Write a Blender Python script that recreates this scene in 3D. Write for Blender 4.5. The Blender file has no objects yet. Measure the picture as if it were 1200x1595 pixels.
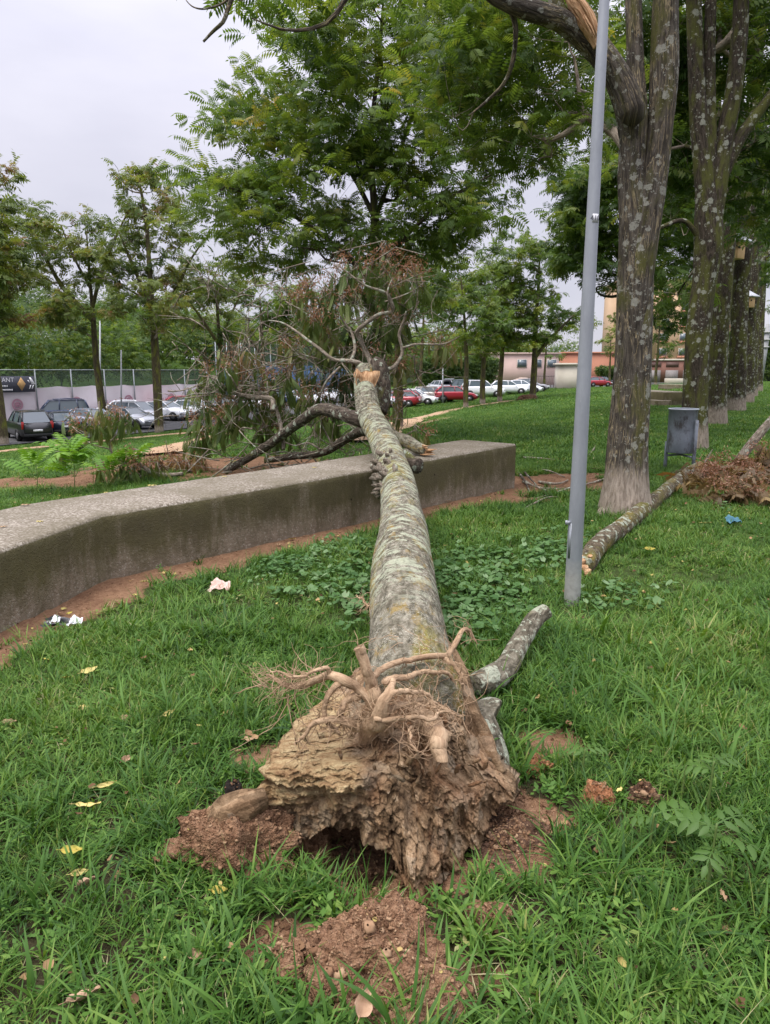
import bpy, math, random
import numpy as np
from mathutils import Vector

# ------------------------------------------------------------------ camera, world, sun, exposure
SC = bpy.context.scene
COL = SC.collection
PITCH = math.radians(11.3)
CAMZ = 1.6
FPX = 1106.0
cam_data = bpy.data.cameras.new('camera')
cam = bpy.data.objects.new('camera', cam_data)
COL.objects.link(cam)
cam.location = (0, 0, CAMZ)
cam.rotation_euler = (math.pi / 2 - PITCH, 0, 0)
cam_data.sensor_fit = 'VERTICAL'
cam_data.sensor_height = 36.0
cam_data.lens = 36.0 * FPX / 1595.0
cam_data.clip_start = 0.05
cam_data.clip_end = 3000
SC.camera = cam

SUN_EL, SUN_AZ = math.radians(62), math.radians(-130)      # azimuth measured from +Y, negative = to the left
world = bpy.data.worlds.new('World')
SC.world = world
world.use_nodes = True
wt = world.node_tree
wt.nodes.clear()
w_out = wt.nodes.new('ShaderNodeOutputWorld')
w_sky = wt.nodes.new('ShaderNodeTexSky')
w_sky.sky_type = 'NISHITA'
w_sky.sun_disc = False
w_sky.sun_elevation = SUN_EL
w_sky.sun_rotation = SUN_AZ
w_b1 = wt.nodes.new('ShaderNodeBackground')
w_b1.inputs['Strength'].default_value = 0.10
wt.links.new(w_sky.outputs['Color'], w_b1.inputs['Color'])
# the overcast layer: grey lavender cloud, brighter towards the zenith, faint mottling
w_tc = wt.nodes.new('ShaderNodeTexCoord')
w_sep = wt.nodes.new('ShaderNodeSeparateXYZ')
wt.links.new(w_tc.outputs['Generated'], w_sep.inputs[0])
w_mx = wt.nodes.new('ShaderNodeMath'); w_mx.operation = 'MAXIMUM'
wt.links.new(w_sep.outputs['Z'], w_mx.inputs[0]); w_mx.inputs[1].default_value = 0.0
w_pw = wt.nodes.new('ShaderNodeMath'); w_pw.operation = 'POWER'
wt.links.new(w_mx.outputs[0], w_pw.inputs[0]); w_pw.inputs[1].default_value = 2.6
w_mu = wt.nodes.new('ShaderNodeMath'); w_mu.operation = 'MULTIPLY_ADD'
wt.links.new(w_pw.outputs[0], w_mu.inputs[0]); w_mu.inputs[1].default_value = 2.7; w_mu.inputs[2].default_value = 0.50
w_map = wt.nodes.new('ShaderNodeMapping'); w_map.inputs['Scale'].default_value = (1.3, 1.3, 4.0)
wt.links.new(w_tc.outputs['Generated'], w_map.inputs[0])
w_n = wt.nodes.new('ShaderNodeTexNoise'); w_n.inputs['Scale'].default_value = 2.2; w_n.inputs['Detail'].default_value = 5
wt.links.new(w_map.outputs[0], w_n.inputs['Vector'])
w_r = wt.nodes.new('ShaderNodeValToRGB')
w_r.color_ramp.elements[0].position = 0.3; w_r.color_ramp.elements[0].color = (0.67, 0.66, 0.77, 1)
w_r.color_ramp.elements[1].position = 0.7; w_r.color_ramp.elements[1].color = (0.84, 0.82, 0.92, 1)
wt.links.new(w_n.outputs['Fac'], w_r.inputs['Fac'])
w_b2 = wt.nodes.new('ShaderNodeBackground')
wt.links.new(w_r.outputs['Color'], w_b2.inputs['Color'])
wt.links.new(w_mu.outputs[0], w_b2.inputs['Strength'])
w_mix = wt.nodes.new('ShaderNodeMixShader'); w_mix.inputs[0].default_value = 0.92
wt.links.new(w_b1.outputs[0], w_mix.inputs[1]); wt.links.new(w_b2.outputs[0], w_mix.inputs[2])
wt.links.new(w_mix.outputs[0], w_out.inputs['Surface'])

sun_data = bpy.data.lights.new('sun', 'SUN')
sun_data.energy = 1.5
sun_data.angle = math.radians(28)
sun_data.color = (1.0, 0.94, 0.84)
sun = bpy.data.objects.new('sun', sun_data)
COL.objects.link(sun)
sd = Vector((math.sin(SUN_AZ) * math.cos(SUN_EL), math.cos(SUN_AZ) * math.cos(SUN_EL), math.sin(SUN_EL)))
sun.rotation_euler = sd.to_track_quat('Z', 'Y').to_euler()
sun.location = (0, 0, 60)

SC.view_settings.view_transform = 'Standard'
SC.view_settings.look = 'None'
SC.view_settings.gamma = 1.0
SC.view_settings.exposure = 0.90
SC.render.engine = 'CYCLES'
SC.cycles.max_bounces = 6
SC.cycles.diffuse_bounces = 3
SC.cycles.glossy_bounces = 2
SC.cycles.transmission_bounces = 4
SC.cycles.transparent_max_bounces = 12
SC.cycles.sample_clamp_indirect = 4
SC.cycles.use_denoising = True
SC.cycles.denoiser = 'OPENIMAGEDENOISE'

# ------------------------------------------------------------------ helpers
rng = np.random.default_rng(7)
def R(*a): return np.array(a, float)

def _hash(ix, iy, iz, seed):
    h = (ix.astype(np.int64) * 374761393 + iy.astype(np.int64) * 668265263 + iz.astype(np.int64) * 2147483647 + seed * 1274126177) & 0xffffffff
    h = ((h ^ (h >> 13)) * 1274126177) & 0xffffffff
    h = (h ^ (h >> 16)) & 0xffff
    return h / 32767.5 - 1.0
def vnoise(p, seed=0):
    p = np.asarray(p, float)
    i = np.floor(p).astype(np.int64); f = p - i
    u = f * f * f * (f * (f * 6 - 15) + 10)
    out = 0
    for dx in (0, 1):
        wx = u[:, 0] if dx else 1 - u[:, 0]
        for dy in (0, 1):
            wy = u[:, 1] if dy else 1 - u[:, 1]
            for dz in (0, 1):
                wz = u[:, 2] if dz else 1 - u[:, 2]
                out = out + wx * wy * wz * _hash(i[:, 0] + dx, i[:, 1] + dy, i[:, 2] + dz, seed)
    return out
def fbm(p, octv=4, seed=0, ridged=False):
    p = np.asarray(p, float); a = 1.0; s = 0; t = 0
    for k in range(octv):
        n = vnoise(p, seed + k * 17)
        if ridged: n = 1 - 2 * np.abs(n)
        s = s + a * n; t += a; a *= 0.5; p = p * 2.03 + 11.3
    return s / t
def voro3(p, seed=0):
    """cellular noise: distance to the cell edge (F2 - F1) and a random value per cell"""
    p = np.asarray(p, float); i = np.floor(p).astype(np.int64); f1 = np.full(len(p), 9.0); f2 = np.full(len(p), 9.0); cid = np.zeros(len(p))
    for dx in (-1, 0, 1):
        for dy in (-1, 0, 1):
            for dz in (-1, 0, 1):
                c = i + (dx, dy, dz)
                q = np.stack([_hash(c[:, 0], c[:, 1], c[:, 2], seed + k) * .5 + .5 for k in (1, 2, 3)], 1) + c
                d = np.linalg.norm(p - q, axis=1); h = _hash(c[:, 0], c[:, 1], c[:, 2], seed + 9)
                nearer = d < f1
                f2 = np.where(nearer, f1, np.minimum(f2, d)); cid = np.where(nearer, h, cid); f1 = np.where(nearer, d, f1)
    return f2 - f1, cid
def sstep(a, b, x):
    t = np.clip((np.asarray(x, float) - a) / (b - a), 0, 1)
    return t * t * (3 - 2 * t)

# terrain: a flat lawn that falls away to the car park on the left and rear
TX, TY = -0.84, 0.54            # across the park strip (towards the car park)
def terr0(x, y):
    x = np.asarray(x, float); y = np.asarray(y, float)
    t = TX * x + TY * y
    s = 0.54 * x + 0.84 * y
    D = 2.45 - 1.5 * sstep(28, 85, s)
    z = -D * sstep(6, 37, t)
    far = sstep(57, 130, t)      # the wooded hill behind the courts
    lefty = 1 - sstep(60, 150, s)
    z = z + far * (1 + 8 * lefty)
    return z
def ray(px, py):
    u = (px - 600.0) / FPX; v = (797.5 - py) / FPX
    d = np.array([u, math.cos(PITCH) + v * math.sin(PITCH), -math.sin(PITCH) + v * math.cos(PITCH)])
    return d
def P(px, py, y):
    d = ray(px, py); return np.array([0, 0, CAMZ]) + d * (y / d[1])
def G(px, py, dz=0.0):
    """where the view through a photo pixel meets the ground"""
    d = ray(px, py); t = 1.0; step = 0.02
    o = np.array([0, 0, CAMZ])
    while t < 400:
        p = o + d * t
        if p[2] <= terr0(p[0], p[1]) + dz: break
        t += step * max(1, t * 0.15)
    lo, hi = t - step * max(1, t * 0.15), t
    for _ in range(20):
        m = (lo + hi) / 2; p = o + d * m
        if p[2] <= terr0(p[0], p[1]) + dz: hi = m
        else: lo = m
    return o + d * hi

def seg_dist(x, y, pts):
    """distance from points to a polyline, in plan"""
    best = np.full(np.shape(x), 1e9)
    for (ax, ay), (bx, by) in zip(pts[:-1], pts[1:]):
        dx, dy = bx - ax, by - ay; L = dx * dx + dy * dy + 1e-12
        t = np.clip(((x - ax) * dx + (y - ay) * dy) / L, 0, 1)
        best = np.minimum(best, np.hypot(x - ax - t * dx, y - ay - t * dy))
    return best

class MB:
    """collects faces for ONE mesh object; quads and triangles, float attributes per vertex"""
    def __init__(s):
        s.v = []; s.f4 = []; s.f3 = []; s.m4 = []; s.m3 = []; s.n = 0; s.bk = []; s.rnd = []; s.poly = []
    def add(s, v, f4=None, f3=None, mat=0, bk=None, rnd=None):
        v = np.asarray(v, float).reshape(-1, 3); k = len(v)
        s.v.append(v)
        s.bk.append(np.asarray(bk, float).reshape(-1, 3) if bk is not None else v)
        s.rnd.append(np.full(k, 0.5) if rnd is None else (np.full(k, rnd) if np.isscalar(rnd) else np.asarray(rnd, float)))
        if f4 is not None and len(f4):
            f = np.asarray(f4, int).reshape(-1, 4) + s.n; s.f4.append(f); s.m4.append(np.full(len(f), mat))
        if f3 is not None and len(f3):
            f = np.asarray(f3, int).reshape(-1, 3) + s.n; s.f3.append(f); s.m3.append(np.full(len(f), mat))
        s.n += k
        return s
    def box(s, c, size, rz=0, mat=0, taper=1.0, bev=0.0):
        hx, hy, hz = size[0] / 2, size[1] / 2, size[2] / 2
        if bev > 0:
            b = min(bev, hx * .9, hy * .9, hz * .9)
            lv = [(hx - b, hy - b, -hz), (hx, hy, -hz + b), (hx, hy, hz - b), (hx - b, hy - b, hz)]
            v = []
            for (ax, ay, az) in lv:
                q = b if ax == hx else 0
                ring = [(ax, -ay + q), (ax, ay - q), (ax - q, ay), (-ax + q, ay), (-ax, ay - q), (-ax, -ay + q), (-ax + q, -ay), (ax - q, -ay)] if q else \
                       [(ax, -ay), (ax, ay), (ax, ay), (-ax, ay), (-ax, ay), (-ax, -ay), (-ax, -ay), (ax, -ay)]
                tp = taper if az > 0 else 1
                v += [(a * tp, c2 * tp, az) for a, c2 in ring]
            v = np.array(v)
            f4 = []
            for r in range(3):
                for k in range(8):
                    f4.append((r * 8 + k, r * 8 + (k + 1) % 8, (r + 1) * 8 + (k + 1) % 8, (r + 1) * 8 + k))
            f4 += [(24, 26, 28, 30), (0, 6, 4, 2)]
        else:
            v = np.array([(sx * hx * (taper if sz > 0 else 1), sy * hy * (taper if sz > 0 else 1), sz * hz) for sz in (-1, 1) for sx, sy in ((-1, -1), (1, -1), (1, 1), (-1, 1))])
            f4 = [(3, 2, 1, 0), (4, 5, 6, 7), (0, 1, 5, 4), (1, 2, 6, 5), (2, 3, 7, 6), (3, 0, 4, 7)]
        ca, sa = math.cos(rz), math.sin(rz)
        w = np.stack([v[:, 0] * ca - v[:, 1] * sa, v[:, 0] * sa + v[:, 1] * ca, v[:, 2]], 1) + np.asarray(c, float)
        return s.add(w, f4=f4, mat=mat)
    def tube(s, pts, rad, sides=8, mat=0, cap=True, rough=0.0, rfreq=3.0, seed=0, rnd=None, s0=0.0, twist=0.0, flat=None):
        pts = np.asarray(pts, float); n = len(pts)
        rad = np.full(n, rad, float) if np.isscalar(rad) else np.asarray(rad, float)
        tan = np.gradient(pts, axis=0); tan /= np.linalg.norm(tan, axis=1)[:, None] + 1e-12
        ref = R(0, 0, 1) if abs(tan[0][2]) < 0.9 else R(1, 0, 0)
        u = np.cross(tan[0], ref); u /= np.linalg.norm(u)
        U = []
        for k in range(n):
            u = u - tan[k] * u.dot(tan[k]); u /= np.linalg.norm(u) + 1e-12; U.append(u)
        U = np.array(U); W = np.cross(tan, U)
        arc = s0 + np.concatenate([[0], np.cumsum(np.linalg.norm(np.diff(pts, axis=0), axis=1))])
        a = np.linspace(0, 2 * math.pi, sides, endpoint=False)
        ca, sa = np.cos(a), np.sin(a)
        bk = np.stack([ca[None, :] * rad[:, None], sa[None, :] * rad[:, None], np.broadcast_to(arc[:, None], (n, sides))], 2)
        rr = rad[:, None] * np.ones((1, sides))
        if rough > 0:
            q = bk.copy(); q[..., 2] *= 0.22; q[..., :2] *= 2.2
            m = fbm(q.reshape(-1, 3) * rfreq / max(rad.max(), 0.02) * 0.35 + seed * 3.1, 4, seed).reshape(n, sides)
            rr = rr * (1 + rough * m)
        v = pts[:, None, :] + rr[..., None] * (ca[None, :, None] * U[:, None, :] + sa[None, :, None] * W[:, None, :])
        idx = np.arange(n * sides).reshape(n, sides)
        q = np.stack([idx[:-1], np.roll(idx[:-1], -1, 1), np.roll(idx[1:], -1, 1), idx[1:]], 2).reshape(-1, 4)
        q = q[:, ::-1]
        vv = v.reshape(-1, 3); bb = bk.reshape(-1, 3); f3 = []
        if cap:
            vv = np.vstack([vv, pts[0], pts[-1]]); bb = np.vstack([bb, [0, 0, arc[0]], [0, 0, arc[-1]]])
            for k in range(sides):
                f3.append((n * sides, idx[0][k], idx[0][(k + 1) % sides])); f3.append((n * sides + 1, idx[-1][(k + 1) % sides], idx[-1][k]))
        return s.add(vv, f4=q, f3=f3, mat=mat, bk=bb, rnd=rnd)
    def lathe(s, prof, c=(0, 0, 0), sides=20, mat=0, cap=True):
        prof = np.asarray(prof, float); n = len(prof)
        a = np.linspace(0, 2 * math.pi, sides, endpoint=False)
        v = np.stack([prof[:, 0][:, None] * np.cos(a), prof[:, 0][:, None] * np.sin(a), np.repeat(prof[:, 1][:, None], sides, 1)], 2).reshape(-1, 3) + np.asarray(c, float)
        idx = np.arange(n * sides).reshape(n, sides)
        q = np.stack([idx[:-1], np.roll(idx[:-1], -1, 1), np.roll(idx[1:], -1, 1), idx[1:]], 2).reshape(-1, 4)
        f3 = []
        if cap:
            v = np.vstack([v, np.asarray(c) + (0, 0, prof[0][1]), np.asarray(c) + (0, 0, prof[-1][1])])
            for k in range(sides):
                f3.append((n * sides, idx[0][(k + 1) % sides], idx[0][k])); f3.append((n * sides + 1, idx[-1][k], idx[-1][(k + 1) % sides]))
        return s.add(v, f4=q, f3=f3, mat=mat)
    def extrude(s, poly, a, b, mat=0):
        """closed outline poly (N,3) swept by vector from offset a to offset b, capped by fans"""
        poly = np.asarray(poly, float); n = len(poly)
        v = np.vstack([poly + np.asarray(a, float), poly + np.asarray(b, float), poly.mean(0) + np.asarray(a, float), poly.mean(0) + np.asarray(b, float)])
        f4 = [(k, (k + 1) % n, n + (k + 1) % n, n + k) for k in range(n)]
        f3 = [(2 * n, (k + 1) % n, k) for k in range(n)] + [(2 * n + 1, n + k, n + (k + 1) % n) for k in range(n)]
        return s.add(v, f4=f4, f3=f3, mat=mat)
    def mesh(s, name, mats, smooth=False):
        v = np.vstack(s.v).astype(np.float32)
        me = bpy.data.meshes.new(name)
        me.vertices.add(len(v)); me.vertices.foreach_set('co', v.ravel())
        f4 = np.vstack(s.f4) if s.f4 else np.zeros((0, 4), int); f3 = np.vstack(s.f3) if s.f3 else np.zeros((0, 3), int)
        loops = np.concatenate([f4.ravel(), f3.ravel()]).astype(np.int32)
        n4, n3 = len(f4), len(f3)
        starts = np.concatenate([np.arange(n4) * 4, n4 * 4 + np.arange(n3) * 3]).astype(np.int32)
        me.loops.add(len(loops)); me.loops.foreach_set('vertex_index', loops)
        me.polygons.add(n4 + n3); me.polygons.foreach_set('loop_start', starts)
        mi = np.concatenate(([*s.m4] if s.m4 else []) + ([*s.m3] if s.m3 else [])).astype(np.int32)
        me.polygons.foreach_set('material_index', mi)
        if smooth: me.polygons.foreach_set('use_smooth', np.ones(n4 + n3, bool))
        at = me.attributes.new('bk', 'FLOAT_VECTOR', 'POINT'); at.data.foreach_set('vector', np.vstack(s.bk).astype(np.float32).ravel())
        at = me.attributes.new('rnd', 'FLOAT', 'POINT'); at.data.foreach_set('value', np.concatenate(s.rnd).astype(np.float32))
        for m in (mats if isinstance(mats, (list, tuple)) else [mats]): me.materials.append(m)
        me.update(calc_edges=True); me.validate()
        return me
    def build(s, name, mats, parent=None, smooth=False, origin=None):
        """links the collected faces as one object; origin: the object's own place (defaults to the world origin or the parent's)"""
        me = s.mesh(name, mats, smooth)
        o = bpy.data.objects.new(name, me); COL.objects.link(o)
        if origin is not None:
            off = np.asarray(origin, float)
            co = np.empty(len(me.vertices) * 3, np.float32); me.vertices.foreach_get('co', co)
            me.vertices.foreach_set('co', (co.reshape(-1, 3) - off).astype(np.float32).ravel()); me.update()
            o.location = off
        if parent is not None:
            o.parent = parent
        return o

def tag(o, label=None, cat=None, group=None, kind=None):
    if label: o['label'] = label
    if cat: o['category'] = cat
    if group: o['group'] = group
    if kind: o['kind'] = kind
    return o
def thing(name, label, cat, loc=(0, 0, 0), rz=0.0, group=None):
    o = bpy.data.objects.new(name, None); COL.objects.link(o)
    o.empty_display_size = 0.1
    o.location = tuple(float(q) for q in loc); o.rotation_euler = (0, 0, rz)
    return tag(o, label, cat, group)
def part(mb, name, mats, root, smooth=False):
    """mb holds WORLD coordinates; the part hangs under root, whose rotation is zero"""
    me = mb.mesh(name, mats, smooth)
    co = np.empty(len(me.vertices) * 3, np.float32); me.vertices.foreach_get('co', co)
    base = np.zeros(3); r = root
    while r is not None:
        base = base + np.array(r.location); r = r.parent
    me.vertices.foreach_set('co', (co.reshape(-1, 3) - base).astype(np.float32).ravel()); me.update()
    o = bpy.data.objects.new(name, me); COL.objects.link(o); o.parent = root
    return o
def copy_tree(o, parent=None):
    c = o.copy(); COL.objects.link(c)
    if parent is not None: c.parent = parent
    for ch in [q for q in COL.objects if q.parent == o]: copy_tree(ch, c)
    return c

# ------------------------------------------------------------------ materials
class NT:
    def __init__(s, name, rough=0.85, spec=0.2):
        s.m = bpy.data.materials.new(name); s.m.use_nodes = True
        s.t = s.m.node_tree; s.b = s.t.nodes['Principled BSDF']; s.out = s.t.nodes['Material Output']
        s.b.inputs['Roughness'].default_value = rough; s.b.inputs['Specular IOR Level'].default_value = spec
    def n(s, typ, **kw):
        x = s.t.nodes.new(typ)
        for k, v in kw.items(): setattr(x, k, v)
        return x
    def put(s, sock, v):
        if hasattr(v, 'is_output') or isinstance(v, bpy.types.NodeSocket): s.t.links.new(v, sock)
        elif isinstance(v, (tuple, list)) and len(v) == 3 and sock.type == 'RGBA': sock.default_value = (*v, 1)
        else: sock.default_value = v
    def attr(s, name, out='Fac'):
        x = s.n('ShaderNodeAttribute', attribute_name=name); return x.outputs[out]
    def obj(s): return s.n('ShaderNodeTexCoord').outputs['Object']
    def pos(s): return s.n('ShaderNodeNewGeometry').outputs['Position']
    def scale(s, vec, sc):
        x = s.n('ShaderNodeVectorMath', operation='MULTIPLY'); s.put(x.inputs[0], vec); x.inputs[1].default_value = sc; return x.outputs[0]
    def noise(s, vec, sc, detail=4, rough=0.55, dist=0.0, out='Fac'):
        x = s.n('ShaderNodeTexNoise'); s.put(x.inputs['Vector'], vec); x.inputs['Scale'].default_value = sc
        x.inputs['Detail'].default_value = detail; x.inputs['Roughness'].default_value = rough; x.inputs['Distortion'].default_value = dist
        return x.outputs[out]
    def voro(s, vec, sc, feature='F1', out='Distance', rnd=1.0):
        x = s.n('ShaderNodeTexVoronoi', feature=feature); s.put(x.inputs['Vector'], vec); x.inputs['Scale'].default_value = sc
        x.inputs['Randomness'].default_value = rnd
        return x.outputs[out]
    def ramp(s, fac, stops, interp='LINEAR'):
        x = s.n('ShaderNodeValToRGB'); x.color_ramp.interpolation = interp
        e = x.color_ramp.elements
        while len(e) < len(stops): e.new(0.5)
        for k, (p, c) in enumerate(stops):
            e[k].position = p; e[k].color = (c, c, c, 1) if np.isscalar(c) else (*c, 1)
        s.put(x.inputs[0], fac); return x.outputs['Color']
    def mix(s, fac, a, b, mode='MIX'):
        x = s.n('ShaderNodeMix', data_type='RGBA', blend_type=mode)
        s.put(x.inputs[0], fac); s.put(x.inputs[6], a); s.put(x.inputs[7], b); return x.outputs[2]
    def math(s, op, a, b=0.0, c=0.0):
        x = s.n('ShaderNodeMath', operation=op); s.put(x.inputs[0], a); s.put(x.inputs[1], b); s.put(x.inputs[2], c); return x.outputs[0]
    def sep(s, vec):
        x = s.n('ShaderNodeSeparateXYZ'); s.put(x.inputs[0], vec); return x.outputs
    def base(s, c): s.put(s.b.inputs['Base Color'], c); return s
    def bump(s, h, strength=0.5, dist=0.02):
        x = s.n('ShaderNodeBump'); x.inputs['Strength'].default_value = strength; x.inputs['Distance'].default_value = dist
        s.put(x.inputs['Height'], h); s.t.links.new(x.outputs[0], s.b.inputs['Normal']); return s

def plain(name, c, rough=0.6, spec=0.3, metal=0.0, var=0.15, sc=6.0):
    k = NT(name, rough, spec); k.b.inputs['Metallic'].default_value = metal
    f = k.noise(k.obj(), sc, 5)
    lo = tuple(q * (1 - var) for q in c); hi = tuple(min(1, q * (1 + var)) for q in c)
    k.base(k.ramp(f, [(0.3, lo), (0.7, hi)])); return k.m

def leaf_mat(name, stops, transl=0.35, rough=0.5, spec=0.3, nsc=0.7):
    """stops: ramp over the per-leaf random value plus a patchy noise"""
    k = NT(name, rough, spec)
    f = k.attr('rnd'); nz = k.noise(k.pos(), nsc, 3)
    f2 = k.math('ADD', k.math('MULTIPLY', f, 0.65), k.math('MULTIPLY', k.math('SUBTRACT', nz, 0.32), 0.9))
    c = k.ramp(f2, stops); k.base(c)
    tr = k.n('ShaderNodeBsdfTranslucent'); k.put(tr.inputs['Color'], k.mix(1.0, c, (1.5, 1.35, 0.7), 'MULTIPLY'))
    mx = k.n('ShaderNodeMixShader'); mx.inputs[0].default_value = transl
    k.t.links.new(k.b.outputs[0], mx.inputs[1]); k.t.links.new(tr.outputs[0], mx.inputs[2]); k.t.links.new(mx.outputs[0], k.out.inputs['Surface'])
    return k.m

def bark_mat(name, c0, c1, lichen=(0.42, 0.46, 0.36), lich=0.5, lsc=6.0, moss=0.4, mosscol=(0.10, 0.11, 0.02), pale_base=0.0, fiss=0.0, stretch=0.22, orange=0.0, msc=1.3, bump=0.8, lstretch=1.0, fleck=0.0):
    k = NT(name, 0.9, 0.15)
    bk = k.attr('bk', 'Vector'); st = k.scale(bk, (1, 1, stretch))
    crack = k.noise(st, 34, 6, 0.62, 0.6); grain = k.noise(bk, 90, 4)
    base = k.ramp(crack, [(0.30, tuple(q * 0.35 for q in c0)), (0.46, c0), (0.62, c1), (0.8, tuple(q * 1.35 for q in c1))])
    base = k.mix(k.math('MULTIPLY', grain, 0.5), base, tuple(q * 0.5 for q in c0))
    col = base
    if fiss > 0:
        fs = k.noise(k.scale(bk, (1, 1, 0.10)), 26, 4, 0.55, 1.0)
        line = k.ramp(fs, [(0.470, 0.0), (0.50, 1.0), (0.530, 0.0)])
        br = k.ramp(k.noise(bk, 5, 3), [(0.40, 0.0), (0.6, 1.0)])
        col = k.mix(k.math('MULTIPLY', k.math('MULTIPLY', line, br), fiss), col, (0.40, 0.32, 0.19))
    if moss > 0:
        m = k.ramp(k.noise(k.scale(bk, (1, 1, 0.35)), msc * 3, 5, 0.65), [(0.62 - 0.25 * moss, 0.0), (0.74 - 0.22 * moss, 1.0)])
        col = k.mix(k.math('MULTIPLY', m, k.ramp(grain, [(0.3, 0.5), (0.6, 1.0)])), col, k.mix(k.noise(bk, 20, 3), mosscol, tuple(q * 1.9 for q in mosscol)))
    if orange > 0:
        m = k.ramp(k.noise(k.scale(bk, (1.6, 1.6, 0.7)), 5, 5, 0.7), [(0.55, 0.0), (0.68, orange)])
        col = k.mix(m, col, (0.26, 0.17, 0.03))
    if fleck > 0:
        fn = k.noise(bk, 30, 4, .6, 1.5); ln = k.ramp(fn, [(.478, 0.0), (.5, 1.0), (.522, 0.0)])
        col = k.mix(k.math('MULTIPLY', k.math('MULTIPLY', ln, k.ramp(k.noise(bk, 7, 3), [(.42, 0.0), (.58, 1.0)])), fleck), col, (.56, .54, .44))
    if lich > 0:
        lv = k.scale(bk, (1, 1, lstretch))
        warp = k.n('ShaderNodeVectorMath', operation='ADD'); k.put(warp.inputs[0], lv)
        k.put(warp.inputs[1], k.scale(k.noise(lv, 22, 5, 0.7, out='Color'), (0.11, 0.11, 0.11)))
        v1 = k.voro(warp.outputs[0], lsc); v2 = k.voro(warp.outputs[0], lsc * 2.7)
        gate = k.noise(lv, 2.2, 3)
        d = k.math('ADD', v1, k.math('MULTIPLY', gate, -1.05))
        m1 = k.ramp(d, [(-0.30 + 0.22 * lich, 1.0), (-0.25 + 0.22 * lich, 0.0)])
        # a ramp cannot see negatives: shift
        dd = k.math('ADD', d, 0.5); m1 = k.ramp(dd, [(0.20 + 0.20 * lich, 1.0), (0.25 + 0.20 * lich, 0.0)])
        d2 = k.math('ADD', k.math('ADD', v2, k.math('MULTIPLY', gate, -1.05)), 0.5)
        m2 = k.ramp(d2, [(0.12 + 0.20 * lich, 1.0), (0.16 + 0.20 * lich, 0.0)])
        m = k.math('MAXIMUM', m1, m2)
        m = k.math('MULTIPLY', m, k.ramp(k.noise(bk, 60, 4, .7), [(.34, 0.25), (.5, 1.0)]))
        if fleck > 0: m = k.math('MULTIPLY', m, k.ramp(k.math('MULTIPLY', k.math('ADD', k.sep(bk)[2], k.math('MULTIPLY', k.noise(bk, 5, 3), 1.2)), .3), [(.36, .12), (.56, 1.0)]))
        lc = k.mix(k.noise(bk, 25, 4), lichen, tuple(q * 0.62 for q in lichen))
        col = k.mix(k.math('MULTIPLY', m, 0.9), col, lc)
    if pale_base > 0:
        z = k.sep(bk)[2]
        e = k.math('ADD', z, k.math('MULTIPLY', k.noise(k.scale(bk, (1, 1, 0.3)), 18, 4), 0.35))
        m = k.ramp(e, [(pale_base * 0.9, 0.85), (pale_base * 1.15, 0.0)])
        pc = k.ramp(crack, [(0.3, (0.13, 0.10, 0.075)), (0.5, (0.30, 0.25, 0.20)), (0.7, (0.40, 0.34, 0.28))])
        col = k.mix(m, col, pc)
    k.base(col)
    h = k.math('ADD', crack, k.math('MULTIPLY', grain, 0.3))
    k.bump(h, bump, 0.03)
    return k.m

# ------------------------------------------------------------------ the setting: ground, paths, car park
W_A = R(-2.43, 4.23); W_B = R(-2.17, 5.35); W_E = R(1.82, 9.85)       # the near foot of the low concrete wall
W_0 = R(-2.95, 1.9)
WALL_FRONT = [tuple(W_0), tuple(W_A), tuple(W_B), tuple(W_E)]
HOLE = [(-0.13, 2.22, 0.28, 0.20, 0.24), (0.30, 2.28, 0.20, 0.16, 0.12), (0.03, 1.97, 0.16, 0.10, 0.15)]   # x, y, rx, ry, depth
MOUND = (-0.04, 1.66, 0.15, 0.13, 0.10)
DIRTS = [  # x, y, rx, ry of bare soil
    (0.03, 1.98, 0.24, 0.15), (-.1, 2.26, .42, .24), (.35, 2.35, .28, .24), (0.40, 2.12, 0.17, 0.16), (-0.03, 1.66, 0.21, 0.14), (-0.53, 2.22, 0.20, 0.13), (-0.55, 2.75, 0.13, 0.11),
    (0.72, 2.85, 0.17, 0.13), (0.62, 2.30, 0.10, 0.07), (2.35, 10.1, 0.95, 0.85), (1.3, 8.75, 1.0, 0.32), (-2.9, 3.3, 0.6, 0.5),
    (2.95, 10.9, 0.6, 0.25), (0.15, 1.62, 0.17, 0.08), (-0.28, 1.75, 0.14, 0.08)]
def wall_side(x, y):
    return seg_dist(x, y, WALL_FRONT)
def dirt(x, y):
    x = np.asarray(x, float); y = np.asarray(y, float); sh = x.shape
    xr, yr = x.ravel(), y.ravel()
    n = fbm(np.stack([xr * 2.3, yr * 2.3, 0 * xr], 1), 4, 5); n2 = fbm(np.stack([xr * 9, yr * 9, 0 * xr], 1), 3, 8)
    d = np.zeros(len(xr))
    dw = wall_side(xr, yr)
    w = 0.48 + 0.20 * n + 0.10 * n2
    d = np.maximum(d, 1 - sstep(w - 0.08, w + 0.10, dw))
    for (cx, cy, rx, ry) in DIRTS:
        q = np.hypot((xr - cx) / rx, (yr - cy) / ry) + 0.25 * n + 0.22 * n2
        d = np.maximum(d, 1 - sstep(0.85, 1.1, q))
    # worn soil behind the wall under the fallen crown
    for (cx, cy, rx, ry) in [(-6.3, 11.2, 2.6, 1.2), (-3.6, 13.0, 2.6, 1.6), (-5.0, 15.9, 1.5, 1.3), (-8.0, 9.2, 2.0, 0.7), (-1.5, 11.5, 2.2, 1.2)]:
        q = np.hypot((xr - cx) / rx, (yr - cy) / ry) + 0.5 * n + 0.2 * n2
        d = np.maximum(d, 1 - sstep(0.75, 1.1, q))
    return d.reshape(sh)
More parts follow.
